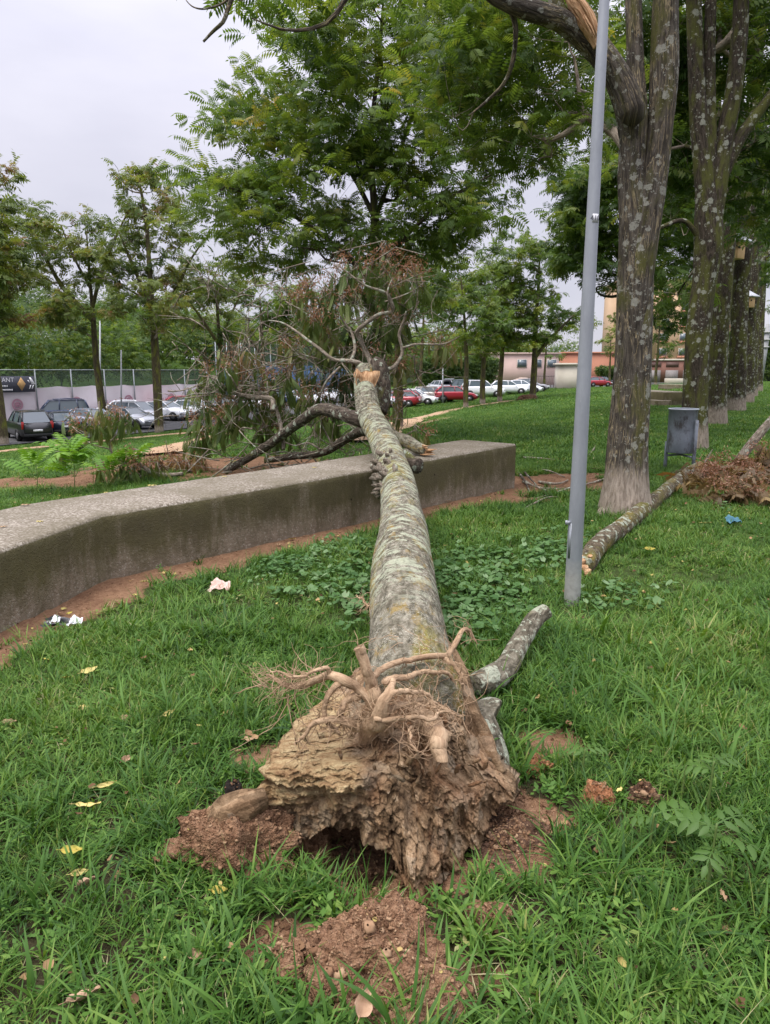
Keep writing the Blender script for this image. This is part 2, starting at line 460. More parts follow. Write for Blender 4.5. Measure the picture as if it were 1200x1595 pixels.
def terr(x, y):
    x = np.asarray(x, float); y = np.asarray(y, float)
    z = terr0(x, y)
    near = (np.abs(x) < 12) & (y > -2) & (y < 16)
    if near.any():
        xr, yr = x[near], y[near]
        dz = 0.022 * fbm(np.stack([xr * 1.1, yr * 1.1, 0 * xr], 1), 3, 21)
        dd = dirt(xr, yr)
        dz = dz + dd * (0.016 * fbm(np.stack([xr * 11, yr * 11, 0 * xr], 1), 4, 22) - 0.012)
        for (cx, cy, rx, ry, dp) in HOLE:
            dz = dz - dp * (1 - sstep(0.3, 1.15, np.hypot((xr - cx) / rx, (yr - cy) / ry)))
        z = z.copy(); z[near] = z[near] + dz
    return z
def tz(x, y): return float(terr(np.array([float(x)]), np.array([float(y)]))[0])

def axis(segs):
    out = []
    for a, b, st in segs: out.append(np.arange(a, b - st * 0.01, st))
    return np.unique(np.round(np.concatenate(out), 4))
gx = axis([(-900, -200, 50), (-200, -60, 7), (-60, -14, 1.0), (-14, -4, 0.22), (-4, -1.0, 0.05), (-1.0, 1.2, 0.024), (1.2, 4, 0.05), (4, 14, 0.22), (14, 60, 1.0), (60, 200, 7), (200, 951, 50)])
gy = axis([(-60, -2, 4), (-2, 1.2, 0.2), (1.2, 2.9, 0.024), (2.9, 5, 0.05), (5, 12, 0.1), (12, 30, 0.4), (30, 160, 1.5), (160, 300, 7), (300, 1201, 60)])
XX, YY = np.meshgrid(gx, gy)
ZZ = terr(XX, YY)
nx, ny = len(gx), len(gy)
idx = np.arange(nx * ny).reshape(ny, nx)
gq = np.stack([idx[:-1, :-1], idx[:-1, 1:], idx[1:, 1:], idx[1:, :-1]], 2).reshape(-1, 4)
gd = dirt(XX, YY); gd[YY > 25] = 0; gd[np.abs(XX) > 14] = 0
k = NT('ground_mat', 0.95, 0.1)
pz = k.pos()
dmask = k.math('ADD', k.attr('rnd'), k.math('MULTIPLY', k.math('SUBTRACT', k.noise(pz, 26, 4), 0.5), 0.5))
dmask = k.ramp(dmask, [(0.42, 0.0), (0.58, 1.0)])
grav = k.voro(pz, 150); fine = k.noise(pz, 220, 3)
big = k.noise(pz, 3.5, 4)
soil = k.ramp(k.math('ADD', k.math('MULTIPLY', k.noise(pz, 38, 6, 0.7), 0.7), k.math('MULTIPLY', big, 0.35)), [(0.3, (0.085, 0.045, 0.025)), (0.5, (0.19, 0.105, 0.060)), (0.68, (0.30, 0.18, 0.105)), (0.85, (0.38, 0.26, 0.17))])
soil = k.mix(k.ramp(grav, [(0.0, 0.45), (0.32, 0.0)]), soil, (0.42, 0.30, 0.20))
gcol = k.ramp(k.math('ADD', k.math('MULTIPLY', k.noise(pz, 0.35, 5), 0.55), k.math('MULTIPLY', k.noise(pz, 7, 5, 0.7), 0.45)), [(0.3, (0.030, 0.065, 0.012)), (0.5, (0.055, 0.105, 0.020)), (0.7, (0.095, 0.150, 0.034))])
earth = k.mix(k.noise(pz, 45, 4), (0.035, 0.028, 0.016), (0.06, 0.055, 0.025))
ysep = k.sep(pz)[1]
gcol = k.mix(k.ramp(k.math('MULTIPLY', ysep, 0.04), [(0.10, 1.0), (0.32, 0.0)]), gcol, earth)      # bare thatch between the blades that are modelled
k.base(k.mix(dmask, gcol, soil))
k.bump(k.math('ADD', k.noise(pz, 60, 5, 0.7), k.math('MULTIPLY', grav, 0.6)), 0.7, 0.03)
GROUND_MAT = k.m
mb = MB(); mb.add(np.stack([XX, YY, ZZ], 2).reshape(-1, 3), f4=gq, rnd=gd.ravel())
tag(mb.build('ground', GROUND_MAT, smooth=True), kind='structure')

# worn paths and the car park: thin sheets that follow the ground
k = NT('path_mat', 0.95, 0.1); pz = k.pos()
k.base(k.ramp(k.noise(pz, 5, 6, 0.7), [(0.3, (0.22, 0.14, 0.085)), (0.55, (0.38, 0.26, 0.16)), (0.75, (0.50, 0.37, 0.25))])); k.bump(k.noise(pz, 30, 5), 0.5, 0.03)
PATH_MAT = k.m
def ribbon(name, pts, width, mat, dz, seed=0, ragged=0.35, ncross=4, step=0.6):
    pts = np.asarray(pts, float)[:, :2]
    L = np.concatenate([[0], np.cumsum(np.hypot(*np.diff(pts, axis=0).T))]); n = max(4, int(L[-1] / step))
    s = np.linspace(0, L[-1], n)
    c = np.stack([np.interp(s, L, pts[:, 0]), np.interp(s, L, pts[:, 1])], 1)
    for _ in range(6): c[1:-1] = (c[:-2] + 2 * c[1:-1] + c[2:]) / 4
    tn = np.gradient(c, axis=0); tn /= np.linalg.norm(tn, axis=1)[:, None]; nr = np.stack([-tn[:, 1], tn[:, 0]], 1)
    wl = width / 2 * (1 + ragged * fbm(np.stack([s * 0.8, 0 * s, 0 * s + seed], 1), 4, seed)); wr = width / 2 * (1 + ragged * fbm(np.stack([s * 0.8, 0 * s + 9, 0 * s + seed], 1), 4, seed + 3))
    rows = []
    for q in np.linspace(-1, 1, ncross + 1):
        w = np.where(q < 0, wl, wr) * q
        xy = c + nr * w[:, None]; rows.append(np.column_stack([xy, terr(xy[:, 0], xy[:, 1]) + dz]))
    v = np.stack(rows, 1); m = ncross + 1
    ii = np.arange(n * m).reshape(n, m)
    q = np.stack([ii[:-1, :-1], ii[1:, :-1], ii[1:, 1:], ii[:-1, 1:]], 2).reshape(-1, 4)[:, ::-1]
    b = MB().add(v.reshape(-1, 3), f4=q)
    return tag(b.build(name, mat, smooth=True), kind='structure')
def gp(*pp): return [G(a, b)[:2] for a, b in pp]
ribbon('dirt_path', gp((-60, 712), (0, 704), (100, 694), (200, 684), (280, 676), (340, 671)), 0.9, PATH_MAT, 0.05, 1)
ribbon('dirt_path', gp((240, 710), (275, 697), (300, 689), (330, 681), (360, 675)), 1.3, PATH_MAT, 0.06, 2)
ribbon('dirt_path', gp((560, 690), (610, 668), (645, 655), (690, 643), (730, 635), (770, 629), (795, 625)), 1.35, PATH_MAT, 0.07, 3)
ribbon('dirt_path', gp((655, 662), (680, 657), (705, 650)), 0.45, PATH_MAT, 0.05, 4)
k = NT('asphalt', 0.9, 0.2); pz = k.pos()
k.base(k.ramp(k.noise(pz, 1.2, 6, 0.7), [(0.3, (0.055, 0.055, 0.058)), (0.7, (0.10, 0.10, 0.10))])); k.bump(k.noise(pz, 60, 3), 0.3, 0.02)
ASPHALT = k.m
def ts(t, s):      # strip coordinates back to x, y
    det = TX * 0.84 - TY * 0.54
    return R((t * 0.84 - TY * s) / det, (TX * s - 0.54 * t) / det)
ribbon('car_park', [ts(45.5, -25), ts(45.5, 30), ts(45.5, 60), ts(41, 80), ts(37, 105), ts(36, 150)], 14.5, ASPHALT, 0.06, 5, ragged=0.02, ncross=8, step=1.5)
ribbon('road', [R(20, 118), R(60, 112), R(110, 105)], 7, ASPHALT, 0.08, 6, ragged=0.0, step=2)

# ------------------------------------------------------------------ the low concrete wall
k = NT('wall_concrete', 0.92, 0.15); pz = k.pos()
pebb = k.voro(pz, 75, out='Color'); pd = k.voro(pz, 75)
agg = k.ramp(k.sep(pebb)[0], [(0.0, (0.13, 0.110, 0.085)), (0.4, (0.21, 0.182, 0.145)), (0.75, (0.29, 0.255, 0.21)), (1.0, (0.46, 0.42, 0.36))])
agg = k.mix(k.ramp(k.noise(pz, 1.6, 5, 0.65), [(0.38, 0.75), (0.66, 0.15)]), agg, (0.125, 0.108, 0.072))
nrm = k.sep(k.n('ShaderNodeNewGeometry').outputs['Normal'])[2]
isTop = k.ramp(nrm, [(0.35, 0.0), (0.6, 1.0)])
smooth = k.ramp(k.noise(pz, 12, 6, 0.7), [(0.3, (0.15, 0.12, 0.085)), (0.55, (0.23, 0.19, 0.14)), (0.75, (0.30, 0.25, 0.19))])
smooth = k.mix(k.ramp(k.sep(pebb)[1], [(0.80, 0.0), (0.92, 0.5)]), smooth, (0.40, 0.37, 0.30))
vs = k.scale(pz, (1, 1, 0.22))
zz = k.sep(pz)[2]
alg = k.noise(vs, 7, 6, 0.7)
high = k.ramp(zz, [(0.02, 0.0), (0.28, 0.20), (0.42, 0.22)])
am = k.ramp(k.math('ADD', k.math('ADD', k.math('MULTIPLY', alg, .55), k.math('MULTIPLY', k.noise(pz, 2.2, 6, .7), .45)), high), [(0.44, 0.0), (0.70, 0.90)])
face = k.mix(am, smooth, k.mix(k.noise(pz, 4, 4), (0.050, 0.042, 0.024), (0.100, 0.092, 0.034)))
holes = k.ramp(k.voro(pz, 3.1), [(0.030, 1.0), (0.05, 0.0)])
face = k.mix(holes, face, (0.02, 0.015, 0.01))
k.base(k.mix(isTop, face, agg))
k.bump(k.math('ADD', k.math('MULTIPLY', k.ramp(pd, [(0.0, 1.0), (0.5, 0.0)]), 0.6), k.noise(pz, 40, 5)), 0.55, 0.015)
WALL_MAT = k.m
def wall_mesh():
    front = [R(-3.6, -0.5), W_0, W_A, W_B, (W_B + W_E) / 2 + R(0.02, -0.01), W_E]
    # resample the front line, keep the bend crisp
    pts = []
    for a, b in zip(front[:-1], front[1:]):
        n = max(2, int(np.linalg.norm(b - a) / 0.06))
        for q in range(n): pts.append(a + (b - a) * q / n)
    pts.append(front[-1]); pts = np.array(pts)
    tn = np.gradient(pts, axis=0)
    for _ in range(4): tn[1:-1] = (tn[:-2] + tn[1:-1] + tn[2:]) / 3
    tn /= np.linalg.norm(tn, axis=1)[:, None]; nr = np.stack([-tn[:, 1], tn[:, 0]], 1)   # away from the camera
    dist = np.concatenate([[0], np.cumsum(np.linalg.norm(np.diff(pts, axis=0), axis=1))])
    ztop = np.interp(pts[:, 1], [0, 4.2, 7.6, 10], [0.47, 0.49, 0.55, 0.60])
    prof = [(0.0, -0.3), (0.0, 0.0), (0.0, 0.2), (0.0, 0.45), (0.0, 0.7), (0.0, 0.87), (0.004, 0.95), (0.022, 0.995), (0.07, 1.0), (0.25, 1.0), (0.5, 1.0), (0.75, 1.0), (0.88, 1.0), (0.925, 0.99), (0.945, 0.93), (0.945, 0.5), (0.945, 0.0), (0.945, -0.5)]
    rows = []
    for (o, h) in prof:
        xy = pts + nr * o
        rows.append(np.column_stack([xy, ztop * h if h >= 0 else np.full(len(pts), h)]))
    v = np.stack(rows, 1)
    nn = fbm(v.reshape(-1, 3) * 5, 4, 31).reshape(v.shape[:2]); n2 = fbm(v.reshape(-1, 3) * 22, 3, 32).reshape(v.shape[:2])
    v[..., :2] -= nr[:, None, :] * (0.012 * nn + 0.004 * n2)[..., None]
    v[..., 2] += np.where(v[..., 2] > 0.3, 0.004 * n2 + 0.003 * nn, 0)
    n, m = v.shape[:2]; ii = np.arange(n * m).reshape(n, m)
    q = np.stack([ii[:-1, :-1], ii[1:, :-1], ii[1:, 1:], ii[:-1, 1:]], 2).reshape(-1, 4)
    b = MB(); b.add(v.reshape(-1, 3), f4=q)
    e = v[-1]; c = e.mean(0)
    b.add(np.vstack([e, c]), f3=[(kk, m, kk + 1) for kk in range(m - 1)] + [(m - 1, m, 0)])
    return b
tag(wall_mesh().build('low_wall', WALL_MAT), 'long low bent concrete wall with pebbly top and dark algae-stained face under the fallen trunk', 'wall')

# ------------------------------------------------------------------ trees: generator
def leaf_template(L=0.36, pairs=6, ll=0.11, lw=0.036, droop=1.0, fold=0.25, base_bare=0.18, fine=False, fwd=0.42, side=0.9):
    """one pinnate leaf along +x, z up: leaflets as folded kites plus a thin stalk"""
    n = pairs + 1
    s = np.linspace(base_bare, 1, n)
    ss = np.linspace(0, 1, 12); ang = 0.25 - droop * ss
    xs = np.concatenate([[0], np.cumsum(np.cos(ang[:-1]) * L / 11)]); zs = np.concatenate([[0], np.cumsum(np.sin(ang[:-1]) * L / 11)])
    V = []; Q = []; T = []
    def leaflet(p, d, up, l, w):
        d = d / np.linalg.norm(d); side = np.cross(up, d); side /= np.linalg.norm(side); up2 = np.cross(d, side)
        b = len(V)
        if fine:
            V.extend([p, p + d * l * .3 + side * w * .5 - up2 * w * .12, p + d * l * .36 + up2 * w * .10, p + d * l * .3 - side * w * .5 - up2 * w * .12,
                      p + d * l * .68 + side * w * .36 - up2 * l * .05, p + d * l * .68 - up2 * l * .02, p + d * l * .68 - side * w * .36 - up2 * l * .05, p + d * l - up2 * l * .14])
            T.extend([(b, b + 2, b + 1), (b, b + 3, b + 2)]); Q.extend([(b + 1, b + 2, b + 5, b + 4), (b + 2, b + 3, b + 6, b + 5)]); T.extend([(b + 4, b + 5, b + 7), (b + 5, b + 6, b + 7)])
        else:
            V.extend([p, p + d * l * .4 + side * w * .5 - up2 * w * .15, p + d * l - up2 * l * .12, p + d * l * .4 - side * w * .5 - up2 * w * .15])
            Q.append((b, b + 3, b + 2, b + 1))
    for k, q in enumerate(s):
        p = R(np.interp(q, ss, xs), 0, np.interp(q, ss, zs)); a = np.interp(q, ss, ang)
        fw = R(math.cos(a), 0, math.sin(a)); up = R(-math.sin(a), 0, math.cos(a))
        sz = 0.75 + 0.45 * math.sin(math.pi * min(1, 0.15 + 0.8 * k / n))
        if k == n - 1: leaflet(p, fw - up * 0.15, up, ll * 0.95, lw)
        else:
            for sg in (-1, 1):
                leaflet(p, fw * fwd + R(0, sg, 0) * side - up * fold, up, ll * sz, lw * sz)
    for k in range(0, 11, 3):
        e = min(k + 3, 11); b = len(V)
        V.extend([R(xs[k], -0.0025, zs[k]), R(xs[k], 0.0025, zs[k]), R(xs[e], 0.0015, zs[e]), R(xs[e], -0.0015, zs[e])]); Q.append((b, b + 3, b + 2, b + 1))
    return np.array(V), np.array(Q), np.array(T) if T else np.zeros((0, 3), int)
def frames(dirs, roll):
    """columns x = direction, z = as near up as possible, turned by roll about x"""
    d = dirs / (np.linalg.norm(dirs, axis=1)[:, None] + 1e-9)
    up = np.tile(R(0, 0, 1), (len(d), 1)); par = np.abs(d[:, 2]) > 0.95; up[par] = R(1, 0, 0)
    y = np.cross(up, d); y /= np.linalg.norm(y, axis=1)[:, None]; z = np.cross(d, y)
    c, s = np.cos(roll)[:, None], np.sin(roll)[:, None]
    y2 = y * c + z * s; z2 = -y * s + z * c
    return np.stack([d, y2, z2], 2)
def stamp(mb, tmpl, pos, dirs, roll, scale, rnd, mat=0):
    V, Q, T = tmpl; N = len(pos)
    if N == 0: return
    M = frames(dirs, roll) * np.asarray(scale, float)[:, None, None]
    W = np.einsum('nij,kj->nki', M, V) + pos[:, None, :]
    K = len(V); off = (np.arange(N) * K)[:, None, None]
    mb.add(W.reshape(-1, 3), f4=(Q[None] + off).reshape(-1, 4), f3=(T[None] + off).reshape(-1, 3) if len(T) else None, mat=mat, rnd=np.repeat(rnd, K))
LEAF_BIG = leaf_template(0.36, 6, 0.115, 0.036, 1.0, 0.3)
LEAF_SMALL = leaf_template(0.27, 6, 0.085, 0.027, 1.0, 0.3)
LEAF_MID = leaf_template(0.42, 5, 0.15, 0.050, 1.0, 0.3)
LEAF_FAR = leaf_template(0.75, 3, 0.34, 0.14, 1.0, 0.35)
LEAF_WILT = leaf_template(0.32, 8, 0.085, 0.019, 0.5, 0.15, fwd=1.0, side=0.42)
LEAF_HEAP = leaf_template(0.34, 4, 0.16, 0.060, 0.9, 0.5, fwd=.7, side=0.7)
LEAF_FINE = leaf_template(0.42, 6, 0.13, 0.05, 0.9, 0.25, fine=True)

class Skel:
    def __init__(s): s.p = []; s.par = []; s.minr = []; s.chains = []
    def chain(s, pts, parent=-1, minr=None):
        ids = []
        for k, q in enumerate(pts):
            s.p.append(np.asarray(q, float)); s.par.append(parent); s.minr.append(0.0 if minr is None else (minr if np.isscalar(minr) else minr[k])); parent = len(s.p) - 1; ids.append(parent)
        s.chains.append(ids); return ids
    def nearest(s, q, up_pen=1.3, r2=None, mind=0):
        P_ = np.array(s.p); d = P_ - q; w = np.linalg.norm(d, axis=1) + up_pen * np.maximum(0, d[:, 2] + 0.25 * np.linalg.norm(d[:, :2], axis=1))
        if mind: w[:mind] += 1e3
        return int(np.argmin(w))
    def grow(s, q, rg, wig=0.12, n=6, mind=0, lift=0.18, up_pen=1.3):
        a = s.nearest(q, up_pen, mind=mind); A = s.p[a]; L = np.linalg.norm(q - A)
        tt = np.linspace(0, 1, n + 1)[1:]
        off = rg.normal(0, wig * L, (2, 3)); pts = []
        for t in tt:
            p = A + (q - A) * t + off[0] * math.sin(math.pi * t) * 0.6 + off[1] * math.sin(2 * math.pi * t) * 0.35
            p = p + R(0, 0, -lift * L * math.sin(math.pi * t) * 0.6)
            pts.append(p)
        return s.chain(pts, a)
    def radii(s, r0=0.006, e=2.4):
        n = len(s.p); acc = np.zeros(n); has = np.zeros(n, bool)
        for k in range(n - 1, -1, -1):
            r = acc[k] if has[k] else r0 ** e
            acc[k] = r
            if s.par[k] >= 0: acc[s.par[k]] += r * 1.02; has[s.par[k]] = True
        r = acc ** (1 / e)
        return np.maximum(r, np.array(s.minr))
    def mesh(s, mb, r, sides_of, rough=0.1, seed=0, skip=(), rscale=1.0):
        for ci, ids in enumerate(s.chains):
            if ci in skip: continue
            pts = [s.p[k] for k in ids]; rr = [r[k] for k in ids]
            pa = s.par[ids[0]]
            if pa >= 0: pts = [s.p[pa]] + pts; rr = [min(r[pa], rr[0] * 1.5)] + rr
            if len(pts) < 2: continue
            mb.tube(pts, np.array(rr) * rscale, sides_of(max(rr)), rough=rough, rfreq=3, seed=seed + ci, cap=max(rr) > 0.03)
def smooth_line(pts, n):
    pts = np.asarray(pts, float); d = np.concatenate([[0], np.cumsum(np.linalg.norm(np.diff(pts[:, :3], axis=0), axis=1))])
    # Catmull-Rom
    s = np.linspace(0, d[-1], n); out = []
    for q in s:
        k = min(len(d) - 2, max(0, int(np.searchsorted(d, q) - 1))); t = (q - d[k]) / max(1e-9, d[k + 1] - d[k])
        p0, p1, p2, p3 = pts[max(k - 1, 0)], pts[k], pts[k + 1], pts[min(k + 2, len(pts) - 1)]
        out.append(0.5 * ((2 * p1) + (-p0 + p2) * t + (2 * p0 - 5 * p1 + 4 * p2 - p3) * t * t + (-p0 + 3 * p1 - 3 * p2 + p3) * t ** 3))
    return np.array(out)
def ell(rg, c, r, n, shell=0.35):
    """points in an ellipsoid, pushed towards its shell"""
    d = rg.normal(size=(n, 3)); d /= np.linalg.norm(d, axis=1)[:, None]
    return np.asarray(c, float) + d * (rg.random(n) ** shell)[:, None] * np.asarray(r, float)
def crown(mb, sk, clumps, rg, tmpl, nleaf, cr, twigs=4, mat=0, hang=0.0, scale=(0.8, 1.2), tone=None):
    """grows twigs at every clump and leaves along them"""
    for ci, c in enumerate(clumps):
        pos = []; dr = []
        a = sk.nearest(c, 0.2)
        for t in range(twigs):
            d = rg.normal(size=3); d[2] = abs(d[2]) * 0.5 + 0.1 - hang; d /= np.linalg.norm(d)
            e = c + d * cr * rg.uniform(0.6, 1.1)
            pts = [c, c * 0.5 + e * 0.5 + rg.normal(0, 0.06 * cr, 3), e]
            sk.chain(pts[1:], a)
            m = nleaf // twigs
            q = rg.random(m) * 0.85 + 0.15
            pp = c + (e - c) * q[:, None]
            dd = d[None] * 0.7 + rg.normal(size=(m, 3)) * 0.75; dd[:, 2] = dd[:, 2] * 0.65 + 0.05 - hang * 1.5
            pos.append(pp); dr.append(dd)
        pos = np.vstack(pos); dr = np.vstack(dr); n = len(pos)
        base = rg.uniform(0.15, 0.85) if tone is None else tone[ci]
        stamp(mb, tmpl, pos, dr, rg.normal(0, 0.5, n), rg.uniform(*scale, n), np.clip(base + rg.normal(0, 0.16, n), 0, 1), mat)

GREEN = leaf_mat('leaf_green', [(0.10, (0.032, 0.070, 0.016)), (0.35, (0.064, 0.120, 0.020)), (0.6, (0.105, 0.170, 0.030)), (0.84, (0.16, 0.21, 0.040)), (0.95, (0.32, 0.26, 0.05))], transl=.5)
GREEN_D = leaf_mat('leaf_dark', [(0.10, (0.028, 0.062, 0.015)), (0.4, (0.056, 0.110, 0.022)), (0.7, (0.10, 0.16, 0.032)), (0.95, (0.18, 0.20, 0.045))], transl=.5)
GREEN_Y = leaf_mat('leaf_yellowish', [(0.10, (0.045, 0.080, 0.020)), (0.4, (0.095, 0.142, 0.028)), (0.66, (0.15, 0.19, 0.040)), (0.82, (0.18, 0.14, 0.05)), (0.95, (0.22, 0.11, 0.055))], transl=.42)
GREEN_B = leaf_mat('leaf_bright', [(0.10, (0.05, 0.10, 0.016)), (0.5, (0.10, 0.16, 0.022)), (0.9, (0.19, 0.22, 0.03))])
GREEN_H = leaf_mat('leaf_shoot', [(0.10, (0.075, 0.18, 0.018)), (0.5, (0.12, 0.26, 0.026)), (0.9, (0.19, 0.33, 0.04))], transl=0.4)
WILT = leaf_mat('leaf_wilted', [(0.10, (0.036, 0.062, 0.018)), (0.4, (0.080, 0.125, 0.028)), (0.65, (0.14, 0.18, 0.05)), (0.85, (0.21, 0.17, 0.07)), (0.95, (0.20, 0.10, 0.05))], transl=0.25, nsc=2.0)
WILT_BROWN = leaf_mat('leaf_brown', [(0.10, (0.06, 0.04, 0.02)), (0.4, (0.15, 0.10, 0.045)), (0.7, (0.24, 0.17, 0.06)), (0.95, (0.30, 0.13, 0.05))], transl=0.2, nsc=2.0)
SEED = leaf_mat('seed_keys', [(0.10, (0.13, 0.055, 0.03)), (0.5, (0.26, 0.13, 0.08)), (0.9, (0.42, 0.27, 0.18))], transl=0.25, nsc=3.0)
BARK_R = bark_mat('bark_grey', (0.058, 0.049, 0.039), (0.130, 0.113, 0.092), lich=0.04, lsc=9, moss=0.42, mosscol=(0.060, 0.060, 0.016), pale_base=0.80, fiss=0.9, stretch=0.16, lichen=(0.32, 0.32, 0.27))
BARK_R_SHADED = bark_mat('bark_mossy_shaded', (0.036, 0.029, 0.021), (0.080, 0.064, 0.048), lich=0.03, lsc=6, moss=0.66, mosscol=(0.050, 0.054, 0.012), pale_base=0.85, stretch=0.25, lichen=(0.30, 0.31, 0.25))  # mossy bark; the canopy's shade over the row is darkened into these colours
BARK_T = bark_mat('bark_young', (0.060, 0.050, 0.036), (0.12, 0.10, 0.075), lich=0.0, moss=0.45, pale_base=0.0, stretch=0.25)
BARK_L = bark_mat('bark_far', (0.07, 0.058, 0.036), (0.14, 0.115, 0.07), lich=0.0, moss=0.5, pale_base=0.9, stretch=0.25)
BARK_F = bark_mat('bark_fallen', (0.115, 0.102, 0.070), (0.265, 0.240, 0.180), lich=0.66, lsc=6.5, moss=0.36, stretch=0.45, orange=0.85, lichen=(0.42, 0.45, 0.32), fiss=0.0, bump=0.8, lstretch=2.3, mosscol=(0.13, 0.115, 0.02), fleck=.8)
BARK_F2 = bark_mat('bark_piece', (0.105, 0.092, 0.064), (0.235, 0.210, 0.155), lich=0.62, lsc=9, moss=0.3, stretch=0.45, lichen=(0.42, 0.45, 0.34), bump=0.8)
BARK_P = bark_mat('bark_pale', (0.20, 0.165, 0.125), (0.40, 0.34, 0.27), lich=0.1, lsc=9, moss=0.2, stretch=0.4)
BARK_DK = bark_mat('bark_darklimb', (0.07, 0.055, 0.042), (0.16, 0.13, 0.10), lich=0.12, lsc=9, moss=0.25, stretch=0.4)

def tsides(r): return 12 if r > 0.12 else 8 if r > 0.05 else 5 if r > 0.018 else 3
def tree(name, label, cat, base, trunk, tr, limbs, clumps, cfg, group=None, seed=0, bark=None, leaf=None, subs=0, extra_trunk=None):
    """trunk: polyline; tr: radii at its points; limbs: list of (polyline, radii); clumps: crown centres.
    Returns the root Empty with a trunk (limbs and twigs grow from it) and a crown."""
    rg = np.random.default_rng(seed)
    sk = Skel()
    tp = smooth_line(np.column_stack([trunk, np.asarray(tr)]), 30); sk.chain(tp[:, :3], -1, tp[:, 3])
    main = [0]
    for (lp, lr) in limbs:
        q = smooth_line(np.column_stack([lp, np.asarray(lr)]), 16)
        a = sk.nearest(q[0, :3], 0.0); sk.chain(q[:, :3], a, q[:, 3]); main.append(len(sk.chains) - 1)
    ntr = int(30 * cfg.get('bare', 0.45))
    order = np.argsort([np.min(np.linalg.norm(np.array(sk.p) - c, axis=1)) for c in clumps]) if len(clumps) else []
    for ci in order: sk.grow(clumps[ci], rg, cfg.get('wig', 0.13), 6, mind=ntr, up_pen=cfg.get('up', 1.3))
    cm = MB()
    crown(cm, sk, [clumps[c] for c in order], rg, cfg['leaf'], cfg['n'], cfg['cr'], cfg.get('twigs', 4), hang=cfg.get('hang', 0), scale=cfg.get('scale', (0.8, 1.2)))
    r = sk.radii(cfg.get('r0', 0.006), cfg.get('e', 2.4)) if cfg.get('pipe', True) else np.array(sk.minr)
    for ci in main[1:]:
        for q in sk.chains[ci]: r[q] = min(r[q], max(sk.minr[q] * 1.25, .006))
    cap = np.interp(np.arange(30), np.linspace(0, 29, len(tr)), np.asarray(tr) * 1.15)
    r[:30] = np.minimum(np.maximum(r[:30], np.array(sk.minr)[:30]), cap)
    for ci, ids in enumerate(sk.chains):
        if ci in main: continue
        ra = min(r[ids[0]], r[sk.par[ids[0]]])
        for j, q in enumerate(ids): r[q] = min(r[q], ra * (1 - .72 * j / len(ids)))
    root = thing(name, label, cat, base, group=group)
    tm = MB()
    # the trunk itself gets many sides, rough bark and a root flare
    tl = smooth_line(np.column_stack([[sk.p[q] for q in sk.chains[0]], r[:30]]), cfg.get('tn', 60))
    tm.tube(tl[:, :3], tl[:, 3], cfg.get('ts', 20), rough=cfg.get('rough', 0.12), rfreq=3, seed=seed)
    lm = {}
    for ci in main[1:]:
        ids = sk.chains[ci]; pa = sk.par[ids[0]]
        lp = smooth_line(np.column_stack([[sk.p[pa]] + [sk.p[q] for q in ids], [min(r[pa], r[ids[0]])] + [max(r[q], sk.minr[q]) for q in ids]]), 40)
        tm.tube(lp[:, :3], lp[:, 3], 14, rough=cfg.get('rough', 0.12), rfreq=3, seed=seed + ci, s0=2.0 + ci)
    if extra_trunk: extra_trunk(tm)
    sk.mesh(tm, r, tsides, rough=0.1, seed=seed, skip=main)
    part(tm, 'trunk', bark or BARK_T, root, smooth=True)
    part(cm, 'crown', leaf or GREEN, root)
    return root
def px_clumps(rg, ells, y0, ysd, ymin, ymax, jitter=1.0):
    out = []
    for (cx, cy, rx, ry, n) in ells:
        k = 0
        while k < n:
            a = rg.uniform(-1, 1, 2)
            if a @ a > 1: continue
            y = float(np.clip(rg.normal(y0, ysd), ymin, ymax)); out.append(P(cx + a[0] * rx, cy + a[1] * ry, y)); k += 1
    return out

# ------------------------------------------------------------------ trees: the ones in the photograph
def rad(w, y): return w * 0.5 * y / FPX
def PL(pts, y):
    """photo outline points (px, py[, y]) set out at distance y"""
    return np.array([P(q[0], q[1], q[2] if len(q) > 2 else y) for q in pts])

# the tall leafy tree standing behind the fallen trunk
Y = 16.5
rg = np.random.default_rng(11)
base = G(597, 690); base = R(base[0], Y, tz(base[0], Y))
cl = px_clumps(rg, [(565, 320, 225, 85, 78), (570, 200, 205, 95, 84), (610, 60, 185, 85, 62), (720, 150, 60, 90, 16), (500, 395, 150, 45, 24), (385, 165, 52, 60, 10), (355, 325, 75, 60, 20), (700, 300, 75, 70, 13), (650, 395, 100, 40, 13), (430, 240, 70, 60, 12), (600, -90, 180, 110, 30)], Y, 1.4, 13.6, 19.2)
tree('leafy_tree', 'tall upright leafy green tree standing directly behind the fallen trunk', 'tree', base,
     np.vstack([[base - R(0, 0, .2)], PL([(597, 640), (592, 560), (590, 450), (584, 340), (578, 220), (590, 100), (600, -40)], Y)]), [.15, .13, .115, .105, .085, .06, .04, .015],
     [(PL([(590, 450), (520, 380, 16), (430, 320, 15.6), (350, 290, 15)], Y), [.05, .04, .03, .015]), (PL([(588, 420), (640, 360, 16), (700, 310, 15.5), (770, 270, 15.3)], Y), [.05, .04, .03, .012]),
      (PL([(584, 340), (540, 260, 17), (470, 200, 17.5), (400, 150, 17.5)], Y), [.045, .035, .025, .01]), (PL([(584, 340), (620, 250, 17.5), (650, 150, 18), (690, 50, 18)], Y), [.045, .035, .025, .01])],
     cl, dict(leaf=LEAF_BIG, n=22, cr=0.85, twigs=4, bare=0.45, r0=0.0045, up=1.2), seed=11, bark=BARK_T, leaf=GREEN)

